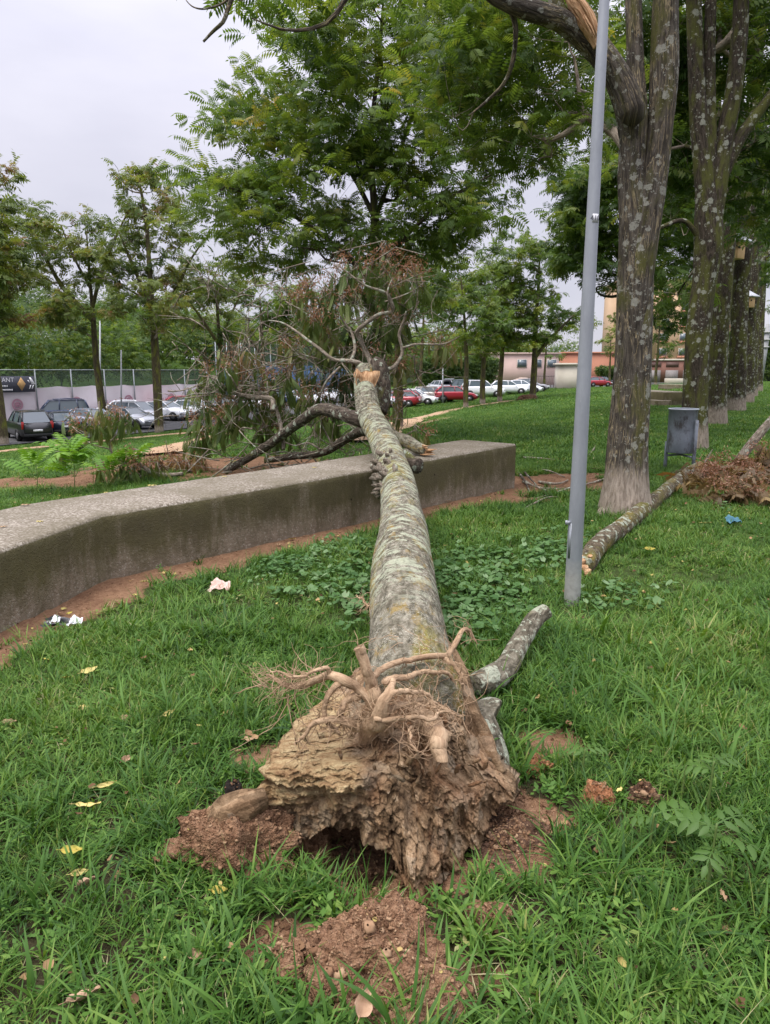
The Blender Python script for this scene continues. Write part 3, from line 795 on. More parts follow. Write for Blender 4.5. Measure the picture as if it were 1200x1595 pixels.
# the row of old trees along the right: lichen, moss, pale soil-splashed foot
def flare(base, r, seed):
    def f(tm):
        rg = np.random.default_rng(seed)
        for k in range(7):
            a = k * 0.9 + rg.uniform(-.2, .2); d = R(math.cos(a), math.sin(a), 0); L = rg.uniform(0.8, 1.2)
            pts = [base + d * r * 0.75 + R(0, 0, r * 1.3), base + d * r * 1.0 + R(0, 0, r * 0.55), base + d * r * 1.35 * L + R(0, 0, r * 0.10), base + d * r * 1.7 * L + R(0, 0, -r * 0.25)]
            q = smooth_line(np.column_stack([pts, [r * .3, r * .36, r * .30, r * .12]]), 12)
            tm.tube(q[:, :3], q[:, 3], 10, rough=0.15, seed=seed + k)
    return f
Y = 7.9
rg = np.random.default_rng(21)
base = P(973, 803, Y); base[2] = tz(base[0], Y)
cl = px_clumps(rg, [(815, 50, 95, 70, 34), (790, 150, 95, 75, 34), (735, 100, 70, 80, 22), (860, 225, 55, 65, 18), (770, 240, 60, 50, 12), (720, 20, 80, 40, 14), (890, 120, 40, 80, 12), (940, 170, 30, 60, 8), (690, 190, 60, 60, 10)], 9.8, 0.8, 8.7, 11.5)
cl += list(ell(rg, (2.6, 7.5, 7.6), (3.6, 3.0, 1.8), 70)) + px_clumps(rg, [(400, -5, 50, 18, 4), (560, -25, 60, 20, 4)], 7.4, .3, 6.9, 8)
tree('old_tree', 'thick grey forked tree with a torn limb standing right of the lamp post', 'tree', base,
     np.vstack([[base - R(0, 0, .15)], PL([(972, 785), (974, 750), (978, 690), (984, 610), (988, 520), (990, 430), (989, 350), (984, 270), (990, 180), (990, 100), (987, 0), (985, -120)], Y)]),
     [rad(90, Y), rad(82, Y), rad(68, Y), rad(60, Y), rad(56, Y), rad(52, Y), rad(50, Y), rad(44, Y), rad(37, Y), rad(34, Y), rad(24, Y), rad(22, Y), rad(18, Y)],
     [(PL([(986, 580), (990, 490), (997, 410), (1009, 335), (1022, 255), (1030, 190), (1035, 120), (1036, 50), (1038, -60)], Y - .05), [rad(30, Y), rad(40, Y), rad(42, Y), rad(40, Y), rad(36, Y), rad(35, Y), rad(38, Y), rad(36, Y), rad(30, Y)]),
      (PL([(986, 330), (987, 250), (983, 185), (966, 130, 7.8), (945, 95, 7.75), (912, 62, 7.7), (880, 35, 7.6), (850, 22, 7.5), (810, 10, 7.4), (770, -8, 7.3), (690, -60, 7.2), (600, -50, 7.1), (540, -6, 7.1), (512, 34, 7.1), (480, 45, 7.1), (435, 47, 7.1), (410, 40, 7.1), (392, 28, 7.1)], Y), [rad(20, Y), rad(34, Y), rad(38, Y), rad(36, Y), rad(34, Y), rad(31, Y), rad(29, Y), rad(27, Y), rad(25, Y), rad(21, Y), rad(15, Y), rad(11, Y), .025, .02, .016, .013, .009, .005]),
      (PL([(986, 175), (975, 140), (955, 100), (935, 70), (925, 45), (920, 20)], Y - .25), [rad(36, Y), rad(34, Y), rad(28, Y), rad(26, Y), rad(24, Y), rad(16, Y)]),
      (PL([(880, 35, 7.6), (868, 10, 7.6), (860, -30, 7.6)], Y), [rad(24, Y), rad(20, Y), rad(16, Y)]),
      (PL([(790, 2, 7.4), (803, 40, 7.5), (800, 90, 7.6), (785, 130, 7.7), (750, 165, 7.8), (730, 180, 7.8)], Y), [.025, .02, .017, .014, .01, .005]),
      (PL([(600, -50, 7.1), (470, -45, 7), (385, -20, 7), (360, 0, 7), (352, 28, 7), (333, 48, 7), (317, 65, 7)], Y), [.03, .028, .024, .021, .018, .015, .011]),
      (PL([(372, -14, 7), (345, 6, 7), (318, 14, 7), (300, 10, 7), (290, 0, 7)], Y), [.012, .010, .008, .006, .004])],
     cl, dict(leaf=LEAF_SMALL, n=14, cr=0.62, twigs=4, bare=0.75, r0=0.003, ts=36, tn=160, rough=0.13, up=0.6, lift=.1, e=2.2), group='old trees in the row along the right', seed=21, bark=BARK_R, leaf=GREEN,
     extra_trunk=flare(base, .185, 5))
# the splintered stub of the limb that broke off it
k = NT('torn_wood', 0.8, 0.2); q = k.scale(k.attr('bk', 'Vector'), (1, 1, .08))
k.base(k.ramp(k.noise(q, 60, 5, .7, .5), [(0.3, (0.22, 0.10, 0.045)), (0.5, (0.50, 0.30, 0.16)), (0.7, (0.66, 0.46, 0.28))])); k.bump(k.noise(q, 90, 4), 0.8, 0.02)
TORN = k.m
def splinters(mb, pts, w, n, seed, ln=1.0):
    """a bundle of ragged fibres following a line"""
    rg = np.random.default_rng(seed); pts = np.asarray(pts, float)
    for k in range(n):
        a, b = sorted(rg.uniform(0, 1, 2) * R(.5, 1)); b = min(1, max(b, a + .35 * ln))
        q = np.linspace(a, b, 6); L = np.linspace(0, 1, len(pts))
        p = np.stack([np.interp(q, L, pts[:, j]) for j in range(3)], 1) + rg.normal(0, w * .45, 3)
        p += np.cumsum(rg.normal(0, w * .06, p.shape), 0)
        mb.tube(p, np.array([.5, .9, 1, .9, .6, .06]) * w * rg.uniform(.16, .40), 5, rough=.3, seed=seed + k, s0=rg.uniform(0, 3))
root = [o for o in COL.objects if o.name == 'old_tree'][0]
mb = MB(); q = smooth_line(np.column_stack([PL([(932, 72), (918, 42), (906, 20), (893, 4), (880, -18)], Y - .36), [.05, .07, .072, .06, .03]]), 60); mb.tube(q[:, :3], q[:, 3], 20, rough=.45, seed=3); splinters(mb, PL([(925, 62), (915, 35), (905, 18), (893, 4), (884, -14)], Y - .40), .05, 16, 4)
tw = part(mb, 'broken_limb', TORN, root, smooth=True); tw['label'] = 'pale freshly torn wood of a snapped limb'
del root

def to_px(p):
    q = np.asarray(p, float) - R(0, 0, CAMZ); dpt = q[1] * math.cos(PITCH) - q[2] * math.sin(PITCH)
    return 600 + FPX * q[0] / dpt, 797.5 - FPX * (q[1] * math.sin(PITCH) + q[2] * math.cos(PITCH)) / dpt
def behind(pts, y):
    """crown clumps that would hang low enough to be seen stand at the back of the tree: its front is bare stems"""
    return [p for p in pts if p[1] > y or to_px(p)[1] < -60]
def row_tree(label, Y, pts, ws, limbs, seed, cc, cr_, ncl, bark=None, leafm=None, nleaf=14, extra=None):
    rg = np.random.default_rng(seed)
    base = P(*pts[0][:2], Y); base[2] = tz(base[0], Y)
    tp = np.vstack([[base - R(0, 0, .2)], PL(pts[1:], Y)])
    cl = behind(ell(rg, R(*cc) + R(0, 1.5, .6), cr_, int(ncl * 1.6), 0.5), Y + 1.2) + (extra or [])
    return tree('old_tree', label, 'tree', base, tp, [rad(w, Y) for w in ws], [(PL(lp, Y), [rad(w, Y) for w in lw]) for lp, lw in limbs], cl,
                dict(leaf=LEAF_MID, n=nleaf + 6, cr=0.85, twigs=4, bare=0.6, r0=0.006, ts=24, tn=90, rough=0.14, up=0.8), group='old trees in the row along the right', seed=seed, bark=bark or BARK_R_SHADED, leaf=leafm or GREEN_D)
rg = np.random.default_rng(5)
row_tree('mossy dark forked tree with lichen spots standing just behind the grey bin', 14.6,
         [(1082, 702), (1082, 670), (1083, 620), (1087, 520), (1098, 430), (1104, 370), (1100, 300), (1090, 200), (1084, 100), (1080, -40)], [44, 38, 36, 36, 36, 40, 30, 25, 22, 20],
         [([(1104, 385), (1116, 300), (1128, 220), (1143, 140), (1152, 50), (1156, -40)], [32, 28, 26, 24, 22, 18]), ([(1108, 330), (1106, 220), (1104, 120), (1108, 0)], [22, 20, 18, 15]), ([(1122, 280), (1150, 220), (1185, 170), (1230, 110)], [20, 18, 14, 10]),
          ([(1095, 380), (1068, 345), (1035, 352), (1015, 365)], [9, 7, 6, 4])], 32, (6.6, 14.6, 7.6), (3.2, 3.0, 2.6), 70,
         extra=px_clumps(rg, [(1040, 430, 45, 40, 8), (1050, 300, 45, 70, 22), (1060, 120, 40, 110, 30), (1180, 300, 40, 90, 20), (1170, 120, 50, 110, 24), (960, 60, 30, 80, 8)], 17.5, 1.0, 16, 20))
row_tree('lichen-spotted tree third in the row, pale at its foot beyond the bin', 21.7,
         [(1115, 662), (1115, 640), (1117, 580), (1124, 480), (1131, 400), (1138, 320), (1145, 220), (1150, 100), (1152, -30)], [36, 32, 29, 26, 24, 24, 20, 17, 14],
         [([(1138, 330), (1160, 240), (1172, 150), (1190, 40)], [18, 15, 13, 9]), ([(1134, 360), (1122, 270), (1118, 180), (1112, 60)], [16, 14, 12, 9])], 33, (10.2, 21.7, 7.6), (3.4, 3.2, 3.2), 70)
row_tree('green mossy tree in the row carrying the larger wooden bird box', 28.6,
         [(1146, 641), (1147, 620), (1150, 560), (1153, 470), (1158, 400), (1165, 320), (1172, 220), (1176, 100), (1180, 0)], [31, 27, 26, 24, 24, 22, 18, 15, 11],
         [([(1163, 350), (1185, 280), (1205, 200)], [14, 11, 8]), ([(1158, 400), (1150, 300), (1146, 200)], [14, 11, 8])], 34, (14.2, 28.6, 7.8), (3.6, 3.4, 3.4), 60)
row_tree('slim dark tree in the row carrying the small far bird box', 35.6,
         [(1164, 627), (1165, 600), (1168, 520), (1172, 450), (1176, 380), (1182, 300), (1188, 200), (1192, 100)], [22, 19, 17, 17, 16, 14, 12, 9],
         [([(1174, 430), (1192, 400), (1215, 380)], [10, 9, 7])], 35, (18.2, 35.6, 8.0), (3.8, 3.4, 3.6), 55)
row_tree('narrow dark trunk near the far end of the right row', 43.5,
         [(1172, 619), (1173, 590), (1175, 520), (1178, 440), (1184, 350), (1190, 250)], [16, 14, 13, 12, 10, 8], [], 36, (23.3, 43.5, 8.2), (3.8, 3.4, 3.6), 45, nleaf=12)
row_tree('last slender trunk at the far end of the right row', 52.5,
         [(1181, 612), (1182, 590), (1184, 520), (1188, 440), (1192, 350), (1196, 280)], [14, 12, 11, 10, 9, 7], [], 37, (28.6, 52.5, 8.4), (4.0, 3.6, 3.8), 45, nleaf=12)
# a dense bushy tree farther back between the lamp post and the forked tree
rg = np.random.default_rng(44); Y = 27.0
base = R(P(935, 640, Y)[0], Y, 0.0); base[2] = tz(base[0], Y)
tree('bushy_tree', 'dense dark bushy tree with yellow leaf tips behind the lamp post and forked tree', 'tree', base + R(1.6, 0, 0),
     np.vstack([[base + R(1.6, 0, -.2)], PL([(988, 600), (985, 520), (970, 430), (950, 330)], Y)]), [.14, .12, .11, .09, .04], [],
     px_clumps(rg, [(930, 330, 45, 70, 44), (905, 390, 34, 55, 28), (960, 280, 40, 50, 24), (893, 330, 30, 50, 18), (1040, 380, 50, 60, 30), (1050, 250, 60, 90, 40), (1045, 480, 45, 40, 14), (940, 440, 30, 40, 10), (880, 270, 30, 30, 6)], Y, 1.2, 25, 29.5),
     dict(leaf=LEAF_MID, n=28, cr=0.8, twigs=4, bare=0.5), seed=44, bark=BARK_T, leaf=GREEN_D)

# bird boxes strapped to two trunks of the row
def bird_box(label, px, py, Y, s):
    c = P(px, py, Y); root = thing('bird_box', label, 'bird box', c, group='bird boxes on the tree row')
    w = MB(); w.box(c, (.30 * s, .30 * s, .44 * s), 0.5, bev=.012); part(w, 'box_body', plain('birdbox_wood', (0.50, 0.33, 0.17), .8), root)
    r = MB()
    a = 0.5; v = []
    for (x, y, z) in [(-.28, -.28, .0), (.28, -.28, .0), (.28, .28, .0), (-.28, .28, .0)]: v.append((x * s * math.cos(a) - y * s * math.sin(a), x * s * math.sin(a) + y * s * math.cos(a), (.22 + z) * s))
    v += [(q[0], q[1], q[2] + .03 * s) for q in v]; v.append((-.06 * s, 0, .50 * s))
    r.add(np.array(v) + c, f4=[(3, 2, 1, 0), (0, 1, 5, 4), (1, 2, 6, 5), (2, 3, 7, 6), (3, 0, 4, 7)], f3=[(4, 5, 8), (5, 6, 8), (6, 7, 8), (7, 4, 8)]); part(r, 'box_roof', plain('birdbox_roof', (0.42, 0.44, 0.46), .5, .4), root)
    h = MB(); h.tube([c + R(-.03 * s, -.20 * s, .07 * s), c + R(-.03 * s, -.17 * s, .07 * s)], .035 * s, 12); part(h, 'entrance_hole', plain('birdbox_hole', (.02, .015, .01), .9), root)
bird_box('larger wooden bird box with grey pitched roof on the mossy trunk', 1148, 391, 28.1, 1.35)
bird_box('small distant wooden bird box with pale roof on the slim dark trunk', 1168, 471, 35.2, 1.1)

# the open, half-bare trees on the car park verge to the left
LEAF_FAR2 = leaf_template(0.62, 4, 0.25, 0.09, 1.0, 0.35)
def verge_tree(label, px, py, top, cells, seed, w=13, leafm=None, trunk=None, n=12, cr=1.2, limbs=None, name='verge_tree', yd=None, group='trees along the car park verge', tm=LEAF_FAR2):
    n = int(n * 2.5) if group.startswith('trees') else int(n * 2.6)
    rg = np.random.default_rng(seed)
    g = G(px, py) if yd is None else R(P(px, py, yd)[0], yd, 0); Y = g[1]; g[2] = tz(g[0], Y)
    tops = trunk or [(px, py - 40), (px + rg.uniform(-4, 4), (py + top) / 2 + 20), (px + rg.uniform(-6, 6), top + 20)]
    m = len(tops)
    rr = [rad(w, Y)] + [rad(w * q, Y) for q in np.linspace(.9, .18, m)]
    cl = px_clumps(rg, cells, Y, 1.8, Y - 4, Y + 4)
    return tree(name, label, 'tree', g, np.vstack([[g - R(0, 0, .3)], PL(tops, Y)]), rr, [(PL(l, Y), [rad(q, Y) for q in lw]) for l, lw in (limbs or [])], cl,
                dict(leaf=tm, n=n, cr=cr, twigs=4, bare=0.4, r0=0.016, ts=12, tn=30, wig=.16, e=2.2, up=1.0), group=group, seed=seed, bark=BARK_L, leaf=leafm or GREEN_Y)
verge_tree('leaning verge tree cut by the left edge of view, beside the black car', 3, 693, 262, [(-5, 420, 40, 95, 22), (10, 470, 40, 50, 14), (-20, 300, 42, 40, 10), (15, 400, 26, 40, 6)], 51, w=22, trunk=[(-2, 640), (-12, 560), (-16, 470), (-14, 400), (-8, 300)])
verge_tree('sparse brownish verge tree with dark forking branches behind the navy van', 163, 670, 320, [(70, 400, 60, 60, 16), (120, 440, 60, 60, 16), (140, 370, 45, 40, 9), (60, 345, 40, 25, 5), (110, 500, 45, 30, 9)], 52, w=11,
           trunk=[(160, 640), (150, 560), (145, 490), (140, 430), (135, 360)], limbs=[([(146, 500), (100, 450), (70, 400), (45, 360)], [7, 5, 4, 2]), ([(144, 480), (160, 420), (185, 360), (200, 330)], [6, 5, 3, 2]), ([(142, 450), (115, 400), (95, 350)], [5, 3, 2])])
verge_tree('tallest left verge tree, straight trunk before the silver people carrier', 248, 674, 258, [(225, 300, 45, 35, 10), (240, 360, 60, 45, 15), (215, 420, 70, 45, 18), (235, 480, 70, 40, 16), (200, 275, 30, 18, 4), (275, 440, 40, 40, 7)], 53, w=14,
           trunk=[(247, 640), (243, 560), (238, 490), (232, 400), (226, 330), (215, 275)], limbs=[([(241, 510), (275, 450), (300, 400), (330, 360)], [6, 5, 3, 2]), ([(238, 480), (210, 420), (185, 360)], [6, 4, 2])])
verge_tree('slight verge tree with reddish leaf tips between tall verge tree and fallen crown', 338, 660, 400, [(335, 440, 55, 30, 13), (320, 485, 45, 35, 9), (355, 470, 40, 30, 7)], 54, w=9, trunk=[(342, 620), (344, 560), (340, 500), (336, 430)],
           limbs=[([(343, 540), (310, 490), (285, 460)], [5, 3, 2]), ([(343, 530), (365, 480), (380, 450)], [4, 3, 2])])
verge_tree('dark slim forked verge tree in front of the blue court screens', 412, 655, 430, [(405, 470, 45, 35, 10), (390, 520, 40, 25, 7), (430, 505, 40, 35, 8)], 55, w=9, trunk=[(411, 610), (410, 560), (408, 520), (405, 460)], limbs=[([(410, 555), (385, 525), (365, 515)], [5, 4, 2])], leafm=GREEN)
verge_tree('verge tree half hidden by the bleached branches of the fallen crown', 472, 648, 440, [(470, 470, 50, 40, 12), (450, 510, 40, 35, 8)], 56, w=8, trunk=[(471, 600), (470, 540), (468, 470)], leafm=GREEN)
# the younger row between the path and the lawn, right of the fallen tree
verge_tree('slim dark tree right behind the broken trunk, bare stem above brown twigs', 622, 668, 380, [(650, 470, 60, 45, 9), (640, 410, 60, 35, 9)], 61, w=12, trunk=[(622, 620), (620, 560), (621, 490), (625, 400)], n=12, cr=.9, leafm=GREEN, group='young trees beside the worn path', name='young_tree', tm=LEAF_MID)
verge_tree('thin pale-stemmed young tree nearest the worn path bend', 726, 637, 400, [(705, 450, 55, 55, 24), (740, 500, 45, 40, 18)], 62, w=7.5, trunk=[(726, 600), (727, 560), (724, 500), (718, 430)], leafm=GREEN, group='young trees beside the worn path', name='young_tree')
verge_tree('young tree with yellow mossy lower trunk beside the path', 752, 630, 420, [(760, 460, 50, 50, 18), (745, 520, 40, 30, 12), (765, 540, 30, 20, 8)], 63, w=9, trunk=[(752, 600), (754, 560), (757, 500), (762, 440)], leafm=GREEN_B, group='young trees beside the worn path', name='young_tree')
verge_tree('dark-stemmed young tree with bright yellow-green crown beside the path', 779, 626, 430, [(785, 480, 50, 40, 20), (800, 520, 45, 28, 14), (770, 440, 45, 35, 12)], 64, w=8, trunk=[(779, 600), (782, 560), (785, 510), (790, 450)], leafm=GREEN_B, group='young trees beside the worn path', name='young_tree')
verge_tree('spreading green tree on the lawn crest with long branch to the right', 830, 622, 365, [(830, 420, 60, 50, 22), (815, 480, 55, 45, 18), (865, 500, 50, 40, 18), (850, 400, 40, 30, 9), (785, 400, 40, 40, 10)], 65, w=9.5, trunk=[(831, 600), (833, 560), (835, 500), (840, 430), (840, 380)], limbs=[([(833, 558), (855, 530), (880, 505), (895, 490)], [6, 5, 3, 2])], leafm=GREEN, group='young trees beside the worn path', name='young_tree')
verge_tree('dark leaning tree by the hedge behind the parked silver estate', 656, 612, 440, [(655, 500, 45, 45, 16), (675, 450, 45, 40, 14)], 66, w=6, trunk=[(655, 590), (657, 560), (660, 500), (662, 450)], leafm=GREEN, yd=80, cr=1.5, group='young trees beside the worn path', name='young_tree')
verge_tree('small thin tree at the pink wall beyond the lawn crest', 848, 607, 500, [(850, 540, 28, 22, 8), (870, 520, 25, 20, 6)], 67, w=4.5, trunk=[(848, 590), (850, 560), (852, 530)], leafm=GREEN_B, yd=92, cr=1.3, group='young trees beside the worn path', name='young_tree')
verge_tree('slim grey-trunked tree in front of the apartment block garages', 1022, 597, 470, [(1030, 500, 35, 40, 12), (1048, 535, 28, 28, 8), (1020, 460, 30, 30, 7)], 68, w=5, trunk=[(1022, 580), (1025, 550), (1028, 500)], leafm=GREEN_D, yd=100, cr=1.3, group='young trees beside the worn path', name='young_tree')
verge_tree('pale green street tree left of the apartment block', 950, 598, 480, [(950, 530, 25, 28, 9), (965, 500, 20, 20, 5)], 69, w=4, trunk=[(950, 580), (951, 555), (952, 520)], leafm=GREEN_B, yd=112, cr=1.3, group='young trees beside the worn path', name='young_tree')

# the wooded hill behind the courts: one far-off mass
rg = np.random.default_rng(71); wm = MB()
for k in range(400):
    t = 62 + 70 * rg.random() ** 1.7; s = rg.uniform(5, 190)
    x, y = ts(t, s); z = tz(x, y); h = rg.uniform(6, 10) * (1 if t < 85 else .9); r_ = rg.uniform(3, 5)
    n = 270; d = rg.normal(size=(n, 3)); d[:, 2] = np.abs(d[:, 2]) * 1.0 - .25; d /= np.linalg.norm(d, axis=1)[:, None]
    c = R(x, y, z + h * .55); lump = 1 + .35 * vnoise(d * 2.3 + k * 7.7, 3)
    pp = c + d * R(r_, r_, h * .5) * (lump * rg.uniform(.75, 1.05, n))[:, None]
    tone = rg.uniform(0.05, 1.05)
    stamp(wm, LEAF_FAR, pp, d + rg.normal(0, .5, (n, 3)), rg.normal(0, .6, n), rg.uniform(.75, 1.25, n), np.clip(tone + rg.normal(0, .15, n), 0, 1))
tag(wm.build('woods', GREEN_D), kind='stuff')

# ------------------------------------------------------------------ the fallen tree
FT = thing('fallen_tree', 'uprooted grey tree lying across the low wall with its rotten root end nearest', 'tree', (0.1, 2.6, 0.0))
FTP = np.array([(0.10, 2.42, .36, .190), (0.105, 2.75, .385, .186), (.105, 3.0, .40, .181), (.105, 3.5, .435, .178), (.10, 3.95, .465, .174), (.125, 5.0, .53, .163), (.11, 6.1, .61, .158), (.05, 7.3, .715, .157), (-.06, 8.2, .87, .157), (-.19, 8.9, 1.05, .152), (-.245, 9.3, 1.30, .148), (-.262, 9.5, 1.50, .142), (-.265, 9.6, 1.62, .12)])
def tube_part(name, lines, mat, root=FT, sides=12, rough=.12, seed=0, n=24, label=None):
    mb = MB()
    for k, (pts, rr) in enumerate(lines):
        q = smooth_line(np.column_stack([pts, rr]), n); mb.tube(q[:, :3], q[:, 3], sides, rough=rough, rfreq=3, seed=seed + k, s0=k * 1.7)
    o = part(mb, name, mat, root, smooth=True)
    if label: o['label'] = label
    return o
mb = MB(); q = smooth_line(FTP, 220)
# gentle swellings along the stem
q[:, 3] *= 1 + .035 * fbm(np.column_stack([q[:, 1] * 1.6, q[:, 1] * 0, q[:, 1] * 0]), 3, 77)
mb.tube(q[:, :3], q[:, 3], 56, rough=0.07, rfreq=4, seed=3)
part(mb, 'trunk', BARK_F, FT, smooth=True)
def br(name, pts, rr, mat, **kw): return tube_part(name, [(PL(pts, 0), rr)], mat, **kw)
br('branch', [(566, 655, 8.85), (548, 650, 8.9), (522, 641, 9.1), (497, 638, 9.4), (470, 655, 9.8), (430, 685, 10.3), (390, 712, 10.7), (352, 734, 10.95)], [.10, .088, .082, .08, .075, .07, .062, .055], BARK_DK, n=40, label='dark limb slanting down behind the wall')
br('branch', [(585, 668, 9.4), (562, 672, 10.0), (540, 683, 10.4), (505, 704, 10.7), (460, 711, 10.8), (412, 718, 10.8)], [.09, .075, .065, .058, .05, .04], BARK_DK, n=30, seed=4)
br('branch', [(600, 662, 9.2), (612, 681, 9.05), (632, 687, 8.9), (650, 697, 8.72), (664, 702, 8.6)], [.075, .088, .085, .075, .06], BARK_F, n=24, seed=9, label='snapped stub lying on the wall top')
mb = MB(); splinters(mb, PL([(655, 700, 8.66), (668, 702, 8.55), (683, 701, 8.5)], 0), .055, 12, 8); part(mb, 'torn_wood', TORN, FT, smooth=True)
br('branch_stub', [(625, 712, 7.75), (640, 722, 7.7), (652, 726, 7.62)], [.10, .095, .085], BARK_DK, sides=18, n=12, seed=12)
# burl with knobbly shoots on the left flank
mb = MB(); rg = np.random.default_rng(9)
for k in range(46):
    a = R(rg.uniform(-.235, -.10), rg.uniform(5.9, 7.0), 0); f = (a[1] - 5.9) / 1.1
    zc = np.interp(a[1], FTP[:, 1], FTP[:, 2]); xc = np.interp(a[1], FTP[:, 1], FTP[:, 0])
    th = rg.uniform(math.pi * .55, math.pi * 1.1); rr = .155
    p0 = R(xc + math.cos(th) * rr, a[1], zc + math.sin(th) * rr); d = R(math.cos(th), rg.normal(0, .4), math.sin(th)) ; d /= np.linalg.norm(d)
    L = rg.uniform(.03, .085)
    mb.tube([p0 - d * .02, p0 + d * L * .5 + rg.normal(0, .01, 3), p0 + d * L], [rg.uniform(.014, .028), rg.uniform(.014, .03), .008], 7, rough=.35, seed=k)
bu_ = part(mb, 'burl', BARK_P, FT, smooth=True); bu_['kind'] = 'stuff'
# the break at the top
mb = MB()
ol = PL([(553, 580, 9.27), (555, 574, 9.28), (559, 577, 9.28), (562, 580, 9.27), (570, 577, 9.28), (577, 579, 9.28), (584, 577, 9.28), (592, 578, 9.28), (592, 584, 9.27), (587, 596, 9.25), (582, 606, 9.23), (577, 613, 9.22), (575, 619, 9.21), (571, 608, 9.22), (566, 600, 9.24), (560, 592, 9.25)], 0)
mb.extrude(ol, (0, 0.02, 0), (0, .16, 0)); c = ol.mean(0) + R(.02, .06, 0); nn = len(ol)
mb.add(np.vstack([ol + R(0, .018, 0), c]), f3=[(nn, (k + 1) % nn, k) for k in range(nn)], bk=np.vstack([ol, c]))
splinters(mb, PL([(557, 598, 9.24), (557, 585, 9.27), (556, 573, 9.30)], 0), .035, 7, 6)
t_ = part(mb, 'torn_wood', TORN, FT); t_['label'] = 'orange torn wood where the trunk snapped'
br('branch', [(585, 640, 9.62), (592, 615, 9.7), (593, 590, 9.75), (590, 572, 9.8), (583, 560, 9.85)], [.16, .15, .13, .12, .06], BARK_DK, sides=16, seed=14, label='dark snapped fork behind the torn wood')
PALES = [
    ([(425, 640), (424, 622), (398, 619), (366, 612), (347, 600), (335, 590), (310, 585)], [.055, .05, .048, .042, .03, .02, .010], 10.4),
    ([(424, 622), (434, 648), (440, 678), (442, 700)], [.045, .04, .038, .036], 10.5),
    ([(578, 580), (560, 566), (540, 562), (520, 560), (500, 545), (480, 530), (460, 515), (440, 503), (418, 499)], [.05, .045, .038, .033, .03, .025, .021, .016, .009], 9.8),
    ([(546, 562), (553, 545), (549, 520), (538, 505), (530, 492)], [.032, .028, .024, .018, .010], 9.75),
    ([(582, 575), (571, 550), (560, 528), (556, 517), (566, 507), (590, 490), (612, 484), (608, 465), (600, 455), (570, 445), (545, 427), (524, 411)], [.05, .045, .040, .038, .036, .033, .032, .026, .022, .018, .014, .007], 9.85),
    ([(612, 484), (604, 456), (612, 432)], [.022, .016, .007], 9.8),
    ([(600, 576), (614, 571), (627, 550), (622, 522), (629, 500), (633, 485)], [.04, .036, .032, .028, .022, .012], 9.9),
    ([(628, 542), (650, 536), (690, 536), (716, 524)], [.026, .02, .015, .008], 9.85),
    ([(530, 572), (512, 590), (500, 612), (485, 640)], [.025, .022, .018, .013], 10.1),
    ([(487, 608), (500, 618), (512, 632), (518, 628)], [.012, .014, .012, .008], 9.7),
    ([(345, 603), (330, 612), (300, 614), (280, 622)], [.02, .016, .012, .006], 10.6),
    ([(372, 610), (362, 590), (352, 575), (358, 555)], [.018, .014, .010, .006], 10.6),
    ([(455, 545), (470, 552), (500, 560)], [.008, .014, .018], 10.3), ([(470, 575), (455, 578), (435, 570), (420, 575)], [.015, .012, .009, .005], 10.8),
    ([(600, 470), (640, 455), (660, 440)], [.014, .01, .005], 10.2), ([(500, 700), (480, 690), (460, 694), (440, 688), (425, 690)], [.02, .018, .014, .011, .007], 10.4), ([(520, 695), (508, 675), (500, 655), (506, 640)], [.02, .016, .012, .006], 10.2)]
for k, (pp, rr, yy) in enumerate(PALES):
    rr = [q_ * .75 for q_ in rr]
    br('branch', [(a, b, yy + .25 * math.sin(k * 2.1 + 3.0 * j / len(pp)) * (1 if j else .3)) for j, (a, b) in enumerate(pp)], rr, BARK_P, sides=9, n=40, seed=20 + k, rough=.18)
# twigs lying in the tangle behind the wall
mb = MB(); rg = np.random.default_rng(91)
for k in range(95):
    y = rg.uniform(10.2, 12.2); px = rg.choice([rg.normal(480, 55), rg.normal(390, 50), rg.normal(540, 30)]); c = P(px, 700, y); c[2] = tz(c[0], c[1]) + rg.uniform(.02, .5)
    d = rg.normal(size=3); d[2] *= .45; d /= np.linalg.norm(d); L = rg.uniform(.25, .8); p = [c, c + d * L * .5 + rg.normal(0, .05, 3), c + d * L + rg.normal(0, .09, 3)]
    r0 = rg.uniform(.004, .014); q = smooth_line(np.column_stack([p, [r0, r0 * .8, r0 * .4]]), 8); mb.tube(q[:, :3], q[:, 3], 5)
tg = part(mb, 'twigs', BARK_P, FT, smooth=True); tg['kind'] = 'stuff'

def wilt(mb_leaf, mb_seed, mb_twig, c, rg, n=11, r=.22, seeds=1, scale=1.0, tone=None, tmpl=None, up=0.0):
    """a drooping shock of wilted leaves with a bunch of seed keys on top"""
    base = rg.uniform(.15, .75) if tone is None else tone
    pos = c + rg.normal(0, r * .45, (n, 3)) * R(1, 1, .6)
    d = rg.normal(size=(n, 3)); d[:, 2] = -rg.uniform(1.2, 5, n) * (1 - up) + up * rg.normal(-.3, .6, n)
    stamp(mb_leaf, tmpl or LEAF_WILT, pos, d, rg.normal(0, .8, n), rg.uniform(.65, 1.15, n) * scale, np.clip(base + rg.normal(0, .15, n), 0, 1))
    for q in range(seeds):
        m = 60; cc = c + R(*rg.normal(0, r * .4, 2), rg.uniform(.02, r * .8)); dd = rg.normal(size=(m, 3)); dd[:, 2] -= .3
        pp = cc + rg.normal(0, .075, (m, 3)) * scale
        stamp(mb_seed, SEEDT, pp, dd, rg.uniform(0, 6, m), rg.uniform(.7, 1.3, m) * scale, np.clip(rg.normal(.5, .22, m), 0, 1))
    for q in range(2):
        e = c + rg.normal(0, r * .8, 3); e[2] = c[2] - abs(rg.normal(0, r)) * .4; mb_twig.tube([c + R(0, 0, .08), (c + e) / 2 + rg.normal(0, .03, 3), e], [.008, .006, .003], 4)
